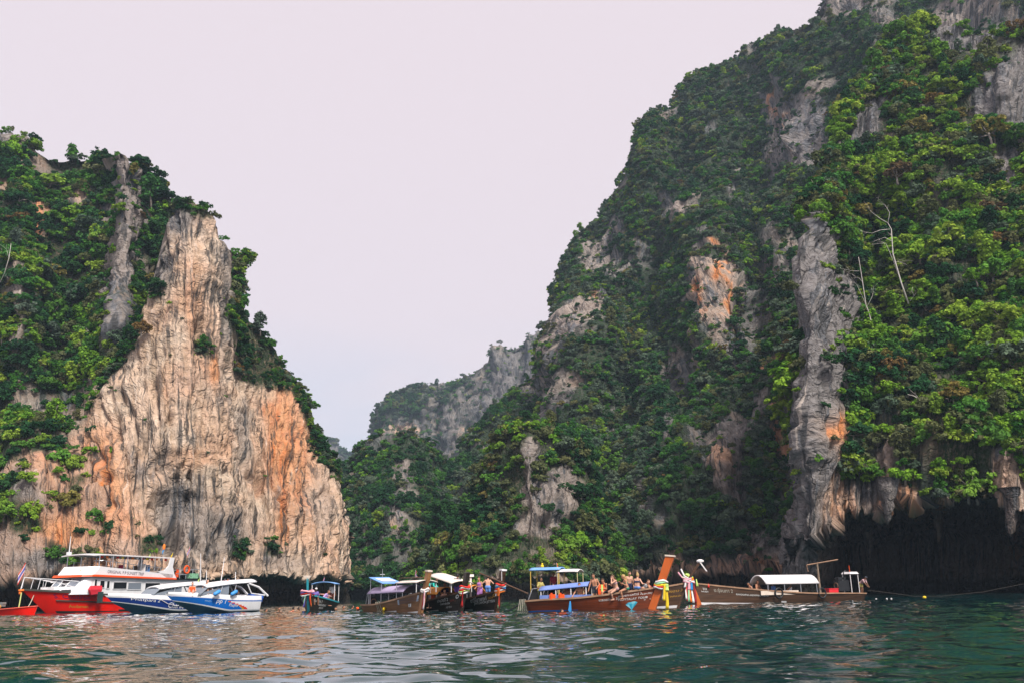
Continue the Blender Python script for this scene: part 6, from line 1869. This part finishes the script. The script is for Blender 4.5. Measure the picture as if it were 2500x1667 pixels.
    if hairstyle:
        hp = [('e', head + Rh @ np.array([-0.012, 0, 0.012]), head, 0.13, 0.13, Rh, (0.102, 0.090, 0.125))]
        if hairstyle == 'long': hp += [c_(head + Rh @ np.array([-0.07, 0, 0.02]), tors((-0.10, 0, 0.30)), 0.075, 0.05)]
        if hairstyle == 'bun': hp += [c_(head + Rh @ np.array([-0.04, 0, 0.13]), head + Rh @ np.array([-0.05, 0, 0.15]), 0.05, 0.045)]
        def hc(G):
            L_ = (G - head) @ Rh
            return np.minimum(0.045 - L_[..., 2] + 0.9 * np.clip(L_[..., 0] - 0.02, 0, 1) , L_[..., 0] + 0.012) * 0.8
        if hairstyle == 'cap':
            hp = [('e', head + Rh @ np.array([0, 0, 0.03]), head, 0.13, 0.13, Rh, (0.108, 0.095, 0.115)), c_(head + Rh @ np.array([0.09, 0, 0.055]), head + Rh @ np.array([0.15, 0, 0.045]), 0.045, 0.03)]
            hc = lambda G: (0.035 - ((G - head) @ Rh)[..., 2]) * 0.8
        garment('cap' if hairstyle == 'cap' else 'hair', hp, HAIR[hair] if hair in HAIR else hair, 0.018, hc)
    for w_ in wear:
        nm, mt = w_[0], w_[1]
        if nm == 'shorts': garment('shorts', fat(torso[:2], 0.016) + [c_(a, a + (b - a) * 0.62, 0.108, 0.088) for a, b, c in legseg], mt, clip=lambda G: tz(G) - 0.10)
        elif nm == 'trousers': garment('trousers', fat(torso[:2], 0.016) + [c_(a, b, 0.105, 0.075) for a, b, c in legseg] + [c_(b, b + (c - b) * 0.9, 0.075, 0.06) for a, b, c in legseg], mt, clip=lambda G: tz(G) - 0.10)
        elif nm == 'shirt': garment('shirt', fat(torso, 0.018) + fat(shoulders, 0.018) + [c_(a, a + (b - a) * 0.75, 0.068, 0.060) for a, b, c in armseg], mt, clip=lambda G: np.maximum(tz(G) - 0.52, -0.06 - tz(G)))
        elif nm == 'longsleeve': garment('shirt', fat(torso, 0.018) + fat(shoulders, 0.018) + [c_(a, b, 0.068, 0.054) for a, b, c in armseg] + [c_(b, b + (c - b) * 0.9, 0.054, 0.040) for a, b, c in armseg], mt, clip=lambda G: np.maximum(tz(G) - 0.52, -0.06 - tz(G)))
        elif nm == 'vest': garment('singlet', fat(torso, 0.016), mt, clip=lambda G: np.maximum(tz(G) - 0.46, -0.04 - tz(G)))
        elif nm == 'dress': garment('dress', fat(torso, 0.020) + [c_(a, a + (b - a) * 0.8, 0.12, 0.13) for a, b, c in legseg], mt, clip=lambda G: tz(G) - 0.44)
        elif nm == 'jacket': garment('life_jacket', fat(torso, 0.055), mt, clip=lambda G: np.maximum(tz(G) - 0.47, 0.04 - tz(G)), k=0.05)
        elif nm == 'top': garment('bikini_top', fat(torso, 0.012), mt, 0.018, clip=lambda G: np.abs(tz(G) - 0.31) - 0.055)
        elif nm == 'bottom': garment('bikini_bottom', fat(torso[:1], 0.012) + [c_(a, a + (b - a) * 0.08, 0.100, 0.096) for a, b, c in legseg], mt, 0.018, clip=lambda G: tz(G) - 0.05)
        elif nm == 'snorkel':
            garment('snorkel_mask', [c_(head + Rh @ np.array([0.09, 0.04, 0.02]), head + Rh @ np.array([0.09, -0.04, 0.02]), 0.035, 0.035)], mt, 0.016)
    return root

NAVYC, CHAR = cloth('navy', (0.02, 0.03, 0.08)), cloth('charcoal', (0.035, 0.04, 0.055))
TEALC, PURP, PINKC = cloth('teal', (0.03, 0.50, 0.42)), cloth('violet', (0.14, 0.06, 0.36)), cloth('pink_print', (0.50, 0.22, 0.55))
BLUEC, WHITEC, KHAKI = cloth('sky_blue', (0.12, 0.26, 0.62)), cloth('white', (0.75, 0.74, 0.74)), cloth('khaki', (0.40, 0.33, 0.10))
BLACKC, GREENC, DRED, PINK2 = cloth('black', (0.02, 0.02, 0.025)), cloth('green', (0.03, 0.20, 0.12)), cloth('maroon_white', (0.22, 0.02, 0.04)), cloth('dusty_pink', (0.45, 0.28, 0.29))
CAM_FACE = lambda p, off=0.0: math.atan2(-p[1], -p[0]) + off
def on(bt, px_, py_, y, z):
    """world point on a boat in a photograph column, at height z"""
    x, _ = bt.at(px_, py_, y)
    return bt.world(x, y, z)
R_ = math.radians
# on the big red-brown boat
p_ = on(b9, 1453, 1440, -0.42, 0.36)
person('bare-chested bearded man in charcoal shorts leaning on the gunwale', p_, CAM_FACE(p_, -0.35), 'stand', 0.12, 0.05, hands=((0.22, 0.22, 0.95), (0.30, -0.36, 0.62)), skin='tan', hair='brown', wear=[('shorts', CHAR)], nod=0.35, scale=1.0)
p_ = on(b9, 1480, 1440, -0.35, 0.98)
person('person in black top sitting between the bare-chested man and a woman', p_, CAM_FACE(p_, -0.9), 'sit', 0.28, hands=((0.34, 0.05, 0.28), (0.36, -0.05, 0.26)), skin='tan', hair='brown', wear=[('vest', BLACKC), ('shorts', BLACKC)], nod=0.4, scale=0.95)
p_ = on(b9, 1505, 1440, -0.72, 1.12)
person('brown-haired woman in pale swimsuit sitting on the gunwale, hand to her face', p_, CAM_FACE(p_, -1.1), 'sit', 0.25, hands=((0.30, 0.02, 0.62), (0.34, -0.10, 0.32)), feet=((0.20, -0.10, -0.50), (0.28, -0.30, -0.45)), skin='fair', hair='brown', hairstyle='long', wear=[('top', PINK2), ('bottom', PINK2)], nod=0.35)
p_ = on(b9, 1536, 1435, 0.25, 0.55)
person('dark-haired bare-chested man standing behind the blond woman', p_, CAM_FACE(p_, 0.4), 'stand', 0.2, skin='fair', hair='brown', wear=[('shorts', NAVYC)], nod=0.3, scale=0.95)
p_ = on(b9, 1531, 1440, -0.62, 1.12)
person('blond woman in green bikini bottoms sitting on the gunwale', p_, CAM_FACE(p_, -1.3), 'sit', 0.22, hands=((0.26, 0.10, 0.36), (0.36, -0.12, 0.44)), feet=((0.30, 0.05, -0.45), (0.36, -0.25, -0.48)), skin='tan', hair='blond', hairstyle='long', wear=[('top', GREENC), ('bottom', GREENC)], nod=0.3)
p_ = on(b9, 1556, 1440, -0.4, 1.16)
person('woman with a topknot and bare back sitting nearest the bow', p_, CAM_FACE(p_, 2.5), 'sit', 0.12, hands=((0.30, 0.22, 0.35), (0.30, -0.25, 0.30)), skin='fair', hair='blond', hairstyle='bun', wear=[('top', NAVYC), ('bottom', BLUEC)], scale=1.0)
p_ = on(b9, 1569, 1432, 0.2, 0.98)
person('crouching person in grey shirt beside the woman with a topknot', p_, CAM_FACE(p_, 1.0), 'sit', 0.7, skin='fair', hair='brown', wear=[('shirt', cloth('grey', (0.33, 0.34, 0.36))), ('shorts', BLACKC)], scale=0.95)
p_ = on(b9, 1594, 1430, 0.12, 0.92)
person('sunburnt person leaning over the foredeck beside the orange post', p_, CAM_FACE(p_, -1.5), 'sit', 0.55, hands=((0.30, 0.2, 0.45), (0.45, -0.10, 0.42)), feet=((0.05, 0.10, -0.30), (0.02, -0.10, -0.30)), skin='tan', hair='black', wear=[('vest', DRED), ('shorts', BLACKC)], scale=0.85)
p_ = on(b9, 1318, 1450, -0.1, 0.35)
person('boatman in khaki shirt standing at the stern under the blue roof', p_, CAM_FACE(p_, 0.9), 'stand', 0.15, hands=((0.40, 0.25, 1.05), (0.30, -0.32, 0.98)), skin='brown', hair='black', wear=[('shirt', KHAKI), ('trousers', cloth('olive', (0.10, 0.12, 0.05)))], scale=0.92)
p_ = on(b9, 1349, 1445, 0.1, 0.66)
person('seated person in black shirt behind the hung orange life jackets', p_, CAM_FACE(p_, 0.4), 'sit', 0.1, skin='tan', hair='black', wear=[('shirt', BLACKC), ('shorts', BLACKC)])
p_ = on(b9, 1387, 1445, -0.1, 0.66)
person('bare-shouldered passenger seated under the middle of the blue canopy', p_, CAM_FACE(p_, -0.6), 'sit', 0.05, hands=((0.3, 0.35, 0.3), (0.3, -0.3, 0.3)), skin='tan', hair='brown', wear=[('shorts', NAVYC)])
p_ = on(b9, 1417, 1445, -0.45, 0.72)
person('passenger under the blue canopy reaching down over the side with a blue fin', p_, CAM_FACE(p_, -0.2), 'sit', 0.3, hands=((0.30, 0.3, 0.28), (0.52, -0.42, 0.02)), feet=((0.16, 0.14, -0.34), (0.16, -0.14, -0.34)), skin='tan', hair='brown', wear=[('shorts', KHAKI)], nod=0.2)
hp = on(b9, 1392, 1468, -1.02, 0.42)
fn = MB().loft([[(-0.03, -0.02, 0.16), (0.03, -0.02, 0.16), (0.03, 0.02, 0.16), (-0.03, 0.02, 0.16)], [(-0.06, -0.03, 0.0), (0.05, -0.03, 0.0), (0.05, 0.03, 0.0), (-0.06, 0.03, 0.0)], [(-0.13, -0.015, -0.36), (0.06, -0.015, -0.40), (0.06, 0.015, -0.40), (-0.13, 0.015, -0.36)]]).build('swim_fin', RIB['blue'], None)
fn.location = hp; fn['label'] = 'blue swim fin held out over the side of the big red-brown boat'; fn['category'] = 'swim fin'
lp = on(b9, 1470, 1443, -0.55, 1.22)
lj = MB().loft([[(-0.22, -0.06, -0.42), (0.22, -0.06, -0.42), (0.22, 0.06, -0.42), (-0.22, 0.06, -0.42)], [(-0.24, -0.09, -0.05), (0.24, -0.09, -0.05), (0.24, 0.09, -0.05), (-0.24, 0.09, -0.05)], [(-0.16, -0.06, 0.24), (0.16, -0.06, 0.24), (0.16, 0.06, 0.24), (-0.16, 0.06, 0.24)]], 0)
lj.box((0, -0.10, -0.02), (0.1, 0.03, 0.5), 1); lj = lj.build('life_jacket', [LIFE, RIB['lime']], None)
lj.location = lp; lj['label'] = 'orange life jacket with yellow straps beside the bare-chested man'; lj['category'] = 'life jacket'
# boat behind
p_ = on(b10, 1352, 1430, 0.0, 0.70)
person('man in maroon and white jersey standing under the sky-blue roof', p_, CAM_FACE(p_, 0.2), 'stand', 0.0, skin='brown', hair='black', wear=[('shirt', DRED), ('shorts', BLACKC)], scale=0.95)
# rafted boats
p_ = on(b7, 1048, 1440, 0.1, 0.75)
person('person in turquoise shirt bending behind the tan stem post', p_, CAM_FACE(p_, 1.2), 'stand', 1.0, hands=((0.65, 0.2, 0.75), (0.65, -0.2, 0.75)), skin='brown', hair='black', wear=[('longsleeve', TEALC), ('trousers', CHAR)], scale=0.95)
p_ = on(b7, 1116, 1440, -0.1, 0.58)
person('man in black shirt and violet shorts standing with his back turned', p_, CAM_FACE(p_, 2.8), 'stand', 0.12, hands=((0.25, 0.24, 0.80), (0.12, -0.28, 0.86)), skin='brown', hair='black', wear=[('longsleeve', cloth('dark_grey', (0.05, 0.05, 0.055))), ('shorts', PURP)], scale=1.0)
p_ = on(b7, 1088, 1440, 0.1, 0.9)
person('man in dark blue shirt sitting under the cream roof', p_, CAM_FACE(p_, -0.6), 'sit', 0.1, skin='brown', hair='black', wear=[('shirt', NAVYC), ('shorts', BLACKC)])
p_ = on(b7, 1060, 1455, -0.35, 0.58)
person('passenger in orange life jacket sitting low beside the orange awning', p_, CAM_FACE(p_, -0.7), 'sit', 0.2, skin='fair', hair='brown', wear=[('jacket', LIFE), ('shorts', BLACKC)], scale=0.9)
p_ = on(b7, 1082, 1452, -0.3, 0.58)
person('bare-shouldered passenger sitting behind the black gunwale', p_, CAM_FACE(p_, 0.5), 'sit', 0.3, skin='fair', hair='brown', wear=[('shorts', NAVYC)], scale=0.9)
p_ = on(b8, 1172, 1440, -0.1, 0.50)
person('woman in pink patterned dress standing on the boat with white lettering', p_, CAM_FACE(p_, -0.8), 'stand', 0.1, hands=((0.3, 0.15, 1.1), (0.3, -0.15, 1.0)), skin='tan', hair='brown', hairstyle='bun', wear=[('dress', PINKC)], scale=0.92)
p_ = on(b8, 1191, 1440, -0.05, 0.60)
person('bare-chested man with his back turned, a white cloth on his shoulder', p_, CAM_FACE(p_, 2.9), 'stand', 0.1, hands=((0.25, 0.3, 1.25), (0.28, -0.2, 1.3)), skin='fair', hair='black', wear=[('shorts', BLUEC)], scale=0.92)
# turquoise boat
p_ = b5.world(b5.L / 2 - 0.8, 0.25, 0.85)
person('person in white and red cap crouching at the turquoise bow', p_, CAM_FACE(p_, 0.3), 'sit', 0.4, skin='brown', hair=RIB['white'], hairstyle='cap', wear=[('shirt', cloth('purple_blue', (0.20, 0.14, 0.45))), ('shorts', NAVYC)], scale=0.95)
p_ = b5.world(-b5.L / 2 + 0.8, 0.45, 0.40)
person('boatman in white shirt standing under the sky-blue awning at the stern', p_, CAM_FACE(p_, 0.3), 'stand', 0.05, skin='brown', hair='black', wear=[('shirt', WHITEC), ('shorts', cloth('rust', (0.25, 0.07, 0.04)))], scale=0.95)
p_ = b5.world(0.7, 0.45, 0.75)
person('passenger wrapped in a lavender cloth on the turquoise-railed boat', p_, CAM_FACE(p_, 1.2), 'sit', 0.7, skin='tan', hair='brown', wear=[('dress', cloth('lavender', (0.46, 0.32, 0.62))), ('longsleeve', cloth('lavender', (0.46, 0.32, 0.62)))], scale=1.0)
# long boat by the cave
p_ = on(b11, 1837, 1448, 0.25, 0.66)
person('black-haired bare-chested man sitting ahead of the white canopy', p_, CAM_FACE(p_, -1.2), 'sit', 0.3, hands=((0.3, 0.25, 0.15), (0.3, -0.3, 0.1)), skin='tan', hair='black', wear=[('shorts', CHAR)], nod=0.2)
p_ = on(b11, 1850, 1446, -0.15, 0.76)
person('bare-chested man close against the front edge of the white canopy', p_, CAM_FACE(p_, 0.9), 'sit', 0.08, skin='tan', hair='brown', wear=[('shorts', NAVYC)])
p_ = on(b11, 1892, 1445, 0.2, 0.62)
person('passenger in blue shirt seated under the white canopy', p_, CAM_FACE(p_, -1.0), 'sit', 0.25, skin='tan', hair='brown', wear=[('shirt', BLUEC), ('shorts', CHAR)])
p_ = on(b11, 1928, 1445, 0.3, 0.62)
person('passenger in white singlet reclining under the white canopy', p_, CAM_FACE(p_, -1.5), 'sit', -0.25, hands=((0.45, 0.2, 0.1), (0.5, -0.2, 0.05)), skin='tan', hair='black', wear=[('vest', WHITEC), ('shorts', CHAR)])
p_ = on(b11, 2105, 1455, 0.2, 0.42)
person('boatman in pink shirt and dark cap bending at the stern to haul a rope', p_, CAM_FACE(p_, 1.0), 'stand', 0.95, hands=((0.60, 0.2, 0.65), (0.72, -0.1, 0.60)), skin='brown', hair=CHAR, hairstyle='cap', wear=[('shirt', PINK2), ('shorts', KHAKI)], scale=0.95)
# speedboats and tour boat
p_ = on(sB, 504, 1447, 0.35, 1.50)
person('dark-haired woman in orange life jacket sitting on the blue speedboat deck', p_, CAM_FACE(p_, 0.5), 'sit', 0.05, hands=((0.1, 0.35, 0.05), (0.1, -0.35, 0.05)), skin='fair', hair='black', hairstyle='long', wear=[('jacket', LIFE), ('shorts', PINK2)], feet=((0.5, 0.15, -0.1), (0.5, -0.15, -0.1)))
p_ = on(sB, 469, 1447, 0.1, 1.36)
person('passenger in orange life jacket at the bow between the two speedboats', p_, CAM_FACE(p_, -0.2), 'sit', 0.15, skin='fair', hair='brown', wear=[('jacket', LIFE), ('shorts', PINK2)], feet=((0.5, 0.15, -0.1), (0.5, -0.15, -0.1)), scale=0.95)
p_ = on(sB, 546, 1445, 0.35, 0.62)
person('crewman in white cap leaning forward inside the blue speedboat', p_, CAM_FACE(p_, -0.6), 'stand', 0.7, skin='brown', hair=WHITEC, hairstyle='cap', wear=[('shirt', WHITEC), ('shorts', KHAKI)], scale=0.9)
p_ = on(sB, 582, 1445, 0.3, 1.12)
person('bare-armed passenger resting in the stern of the blue speedboat', p_, CAM_FACE(p_, -1.2), 'sit', 0.35, hands=((0.35, 0.3, 0.35), (0.3, -0.1, 0.5)), skin='tan', hair='brown', wear=[('vest', WHITEC), ('shorts', BLACKC)], scale=0.9)
# in the water
def swimmer(label, px_, D, jacket=None, dz=0.0, face=0.0, hair='black', **k):
    p = Wz(px_, 0.0, D) + np.array([0, 0, dz + 0.12])
    return person(label, p, CAM_FACE(p, face), 'swim', 0.25, skin='tan', hair=hair, wear=([('jacket', jacket)] if jacket else [('shorts', CHAR)]), **k)
swimmer('swimmer in orange life jacket floating at the blue speedboat stern', 643, 68, LIFE, -0.02, 1.5)
swimmer('lone dark-haired swimmer midway between the speedboat and the turquoise-railed boat', 679, 70, None, 0.05, 0.5)
swimmer('left one of two orange-jacketed swimmers by the turquoise-railed boat', 713, 69, LIFE, 0.06, 2.6)
swimmer('right one of two orange-jacketed swimmers by the turquoise-railed boat', 724, 70, LIFE, 0.02, 2.2)
swimmer('swimmer close against the hull of the turquoise-railed boat', 817, 68, cloth('straw', (0.55, 0.32, 0.12)), 0.0, 0.4)
swimmer('distant swimmer just right of the turquoise-railed boat', 834, 74, None, 0.02, 1.0)
swimmer('distant swimmer in open water left of the tan-brown boat', 856, 76, None, 0.02, 2.0)
swimmer('snorkeler surfacing beside the big red-brown hull', 1364, 52.6, None, -0.12, 1.4)
# ------------------------------------------------------------------ bare and singular trees
def bare_tree(name, label, D, trunk, limbs, r=0.16, m=DEADWOOD, crown=None):
    """trunk and limbs given as photograph pixels at the distance where the tree stands"""
    a = W(trunk[0][0], trunk[0][1], D)
    root = bpy.data.objects.new(name, None); COL.objects.link(root); root.location = a
    root['label'] = label; root['category'] = 'tree'
    P3 = [W(x, y, D - 0.15 * k) - a for k, (x, y) in enumerate(trunk)]
    MB().tube(P3, np.linspace(r * 0.62, r * 0.25, len(P3)), 7).build('trunk', m, root, True)
    for i, lb in enumerate(limbs):
        Q = [W(x, y, D - 0.1 * k + 0.25 * math.sin(i * 2.1)) - a for k, (x, y) in enumerate(lb)]
        mbq = MB().tube(Q, np.linspace(r * 0.27, r * 0.07, len(Q)), 5)
        tg = np.random.default_rng(int(trunk[0][0]) + i)
        for _ in range(5):                                # twigs
            b0 = Q[-1] * 0.5 + Q[-2] * 0.5 if tg.random() < 0.5 else Q[-1]
            dd = (Q[-1] - Q[-2]); dd = dd / (np.linalg.norm(dd) + 1e-6)
            e1 = b0 + (dd + tg.normal(0, 0.6, 3)) * (0.35 + 0.4 * tg.random()); e2 = e1 + (dd + tg.normal(0, 0.7, 3)) * 0.3
            mbq.tube([b0, e1, e2], [r * 0.10, r * 0.07, r * 0.03], 4)
        mbq.build('limb', m, root, True)
    return root
# depth of the near right slope at a pixel, so that the trees stand on it
def surf_depth(px_, py_, names=('cliff_right_near',)):
    best = None
    for nm in names:
        o = bpy.data.objects[nm]
        co = np.empty(len(o.data.vertices) * 3, np.float32); o.data.vertices.foreach_get('co', co); co = co.reshape(-1, 3)
        a, b = proj(co)
        k = np.argsort((a - px_) ** 2 + (b - py_) ** 2)[:12]
        d = float(np.min(co[k, 1])); best = d if best is None else min(best, d)
    return best
d1_ = surf_depth(2215, 740) - 3.6
bare_tree('dead_tree', 'tall bare white dead tree leaning left on the near right cliff', d1_, [(2218, 742), (2200, 690), (2180, 620), (2176, 560), (2168, 545)],
          [[(2200, 690), (2182, 640), (2163, 595), (2154, 592)], [(2178, 590), (2160, 580), (2148, 584)], [(2168, 545), (2150, 535), (2130, 520), (2122, 512)], [(2168, 545), (2172, 520), (2160, 500)],
           [(2183, 640), (2192, 640)], [(2172, 560), (2150, 562), (2128, 570), (2110, 566)]], 0.17)
d1_ = surf_depth(2130, 800) - 3.0
bare_tree('dead_tree', 'slender forked white dead tree just right of the grey rock pillar', d1_, [(2131, 832), (2130, 800), (2122, 765), (2114, 745), (2106, 690), (2098, 640), (2096, 628)],
          [[(2118, 755), (2108, 730), (2094, 700), (2087, 690)], [(2106, 690), (2098, 680), (2090, 676)], [(2098, 662), (2082, 662), (2075, 661)], [(2116, 750), (2128, 728), (2132, 715)]], 0.14)
d1_ = surf_depth(2228, 730) - 2.5
bare_tree('dead_tree', 'short crooked white snag beside the tall bare dead tree', d1_, [(2222, 735), (2232, 722), (2226, 712), (2228, 702)], [[(2232, 722), (2236, 716)]], 0.09)
d1_ = surf_depth(2250, 975) - 2.5
bare_tree('fallen_tree', 'bare pale branch sprawling across the bushes above the cave', d1_, [(2262, 985), (2245, 975), (2232, 966), (2216, 962)], [[(2245, 975), (2236, 962)], [(2262, 985), (2280, 990)]], 0.11)
d1_ = surf_depth(2030, 510) - 2.2
bare_tree('dead_tree', 'small forked white snag on top of the grey rock pillar', d1_, [(2026, 530), (2022, 512), (2014, 505), (2008, 504)], [[(2022, 512), (2026, 500)]], 0.10)
d1_ = surf_depth(15, 680, ('cliff_left_forest',)) - 3.5
bare_tree('dead_tree', 'tall curved white trunk at the left edge of the wooded slope', d1_, [(0, 690), (12, 665), (22, 630), (27, 595)], [[(22, 630), (16, 610)]], 0.13)
d1_ = surf_depth(212, 800, ('cliff_left_forest',)) - 4.0
bare_tree('dead_tree', 'curved bare trunk among dark trees on the left slope', d1_, [(205, 812), (216, 808), (222, 798), (216, 788)], [[(216, 808), (208, 800)]], 0.10)

def crowned_tree(label, px_, py_, D, size, c, s, group=None):
    a = W(px_, py_, D)
    root = bpy.data.objects.new('cliff_tree', None); COL.objects.link(root)
    root['label'] = label; root['category'] = 'tree'
    root.location = a; root.scale = (size,) * 3; root.rotation_euler = (0, 0, px_ * 0.7)
    for nm, me in (('crown', CROWNS[(c, s)]), ('trunk', SHAPES[s][3])):
        ch = bpy.data.objects.new(nm, me); COL.objects.link(ch); ch.parent = root
    return root
dn = lambda x, y, k: surf_depth(x, y) - k
crowned_tree('pale yellow-green feathery tree on the near right cliff, brightest of its slope', 2190, 440, dn(2190, 430, 2.2), 1.05, 4, 0)
crowned_tree('broad golden-orange topped tree at the upper right edge', 2420, 345, dn(2420, 340, 2.0), 1.35, 4, 2)
crowned_tree('yellow-green tree on top of the grey rock pillar', 2005, 525, dn(2010, 520, 2.0), 0.8, 2, 1)
crowned_tree('rounded bright green tree right of the tall bare dead tree', 2385, 690, dn(2385, 680, 2.0), 0.75, 2, 0)
crowned_tree('golden-brown tree low on the cliff above the cave', 2330, 985, dn(2330, 975, 2.2), 0.95, 4, 5)
crowned_tree('pale yellow flowering tree on the dark slope beside the orange rock face', 345, 815, surf_depth(345, 815, ('cliff_left_forest', 'cliff_left_face')) - 1.5, 0.7, 4, 1)
crowned_tree('lone round tree standing against the sky right of the orange rock face', 636, 812, 149, 0.85, 5, 4)

# ------------------------------------------------------------------ hanging rock at the cave, mooring line, small floats
cave = bpy.data.objects['cliff_right_near']
def stalactite(px_, py_top, py_tip, D, r, seed):
    a = W(px_, py_top, D); b = W(px_ + 2, py_tip, D)
    rg = np.random.default_rng(seed)
    n = 9
    V, F = [], []
    for k in range(n):
        t = k / (n - 1)
        c = a * (1 - t) + b * t
        rad = r * (1 - t) ** 0.7 + 0.05
        for j in range(8):
            th = 2 * math.pi * j / 8
            q = rad * (1 + 0.30 * math.sin(2 * th + seed + 2 * t) + 0.22 * rg.normal())
            V.append(c + np.array([q * math.cos(th), q * math.sin(th), 0.0]))
    for k in range(n - 1):
        for j in range(8):
            F.append((k * 8 + j, k * 8 + (j + 1) % 8, (k + 1) * 8 + (j + 1) % 8, (k + 1) * 8 + j))
    F.append(tuple(range(8))); F.append(tuple(range((n - 1) * 8, n * 8)))
    me = mesh_from('stalactite', V, F, [ROCK])
    ca = me.color_attributes.new('tone', 'FLOAT_COLOR', 'POINT')
    tn = np.tile(np.array([0.25 * (seed % 3), 0.55 + 0.4 * (seed % 2), 0, 0], np.float32), len(V)); ca.data.foreach_set('color', tn)
    ra = me.attributes.new('rest', 'FLOAT_VECTOR', 'POINT'); ra.data.foreach_set('vector', np.asarray(V, np.float32).ravel())
    return link('stalactite', me, cave)
for k, (x, y0, y1, D, r) in enumerate([(2166, 1190, 1280, 104, 1.2), (2290, 1250, 1330, 116, 0.8), (2466, 1215, 1310, 97, 1.3), (2120, 1300, 1365, 126, 0.9)]):
    stalactite(x, y0 - 25, y1, D, r, k + 3)

a = on(b11, 2118, 1440, 0.0, 0.75)
pts = [a, Wz(2170, 0.50, 77), Wz(2230, 0.16, 79), Wz(2300, 0.10, 81), Wz(2400, 0.35, 85), Wz(2500, 1.0, 90), Wz(2580, 2.2, 93)]
pp = []
for k in range(len(pts) - 1):
    for t in np.linspace(0, 1, 6, endpoint=False): pp.append(pts[k] * (1 - t) + pts[k + 1] * t)
o = MB().tube(pp, 0.022, 5).build('mooring_rope', P('wet_rope', (0.035, 0.03, 0.025), 0.9), None, True)
o['label'] = 'long dark mooring rope from the stern boatman to the cave wall'; o['category'] = 'rope'
def buoy(px_, D, r, m, label):
    p = Wz(px_, 0.06, D)
    o = MB().ell((0, 0, 0), (r * 1.5, r, r)).torus((0, 0, 0), r * 0.98, r * 0.12, 'x').build('float', m, None, True)
    o.location = p; o['label'] = label; o['category'] = 'float'
buoy(2257, 79, 0.11, RIB['yellow'], 'small yellow float on the mooring rope near the cave')
buoy(2139, 74, 0.05, RIB['white'], 'tiny white float nearest the stern of the boat by the cave')
buoy(2165, 75, 0.05, RIB['white'], 'left of the paired tiny white floats on the dark water')
buoy(2176, 75.5, 0.05, RIB['white'], 'right of the paired tiny white floats on the dark water')
# ------------------------------------------------------------------ haze over the bay
hb = bmesh.new()
bmesh.ops.create_cube(hb, size=1.0)
hme = bpy.data.meshes.new('haze'); 
for v in hb.verts:
    v.co = Vector((v.co.x * 2000, 620 + v.co.y * 1400, -3 + (v.co.z + 0.5) * 330))
hb.to_mesh(hme); hb.free()
hm = bpy.data.materials.new('haze'); hm.use_nodes = True
hm.node_tree.nodes.clear()
ho = hm.node_tree.nodes.new('ShaderNodeOutputMaterial'); hv_ = hm.node_tree.nodes.new('ShaderNodeVolumePrincipled')
hv_.inputs['Color'].default_value = (0.62, 0.80, 1.0, 1); hv_.inputs['Density'].default_value = 0.00020; hv_.inputs['Anisotropy'].default_value = 0.0
hm.node_tree.links.new(hv_.outputs[0], ho.inputs['Volume'])
hme.materials.append(hm)
link('haze', hme, label='thin pale blue haze filling the air of the bay', cat='haze', kind='stuff')
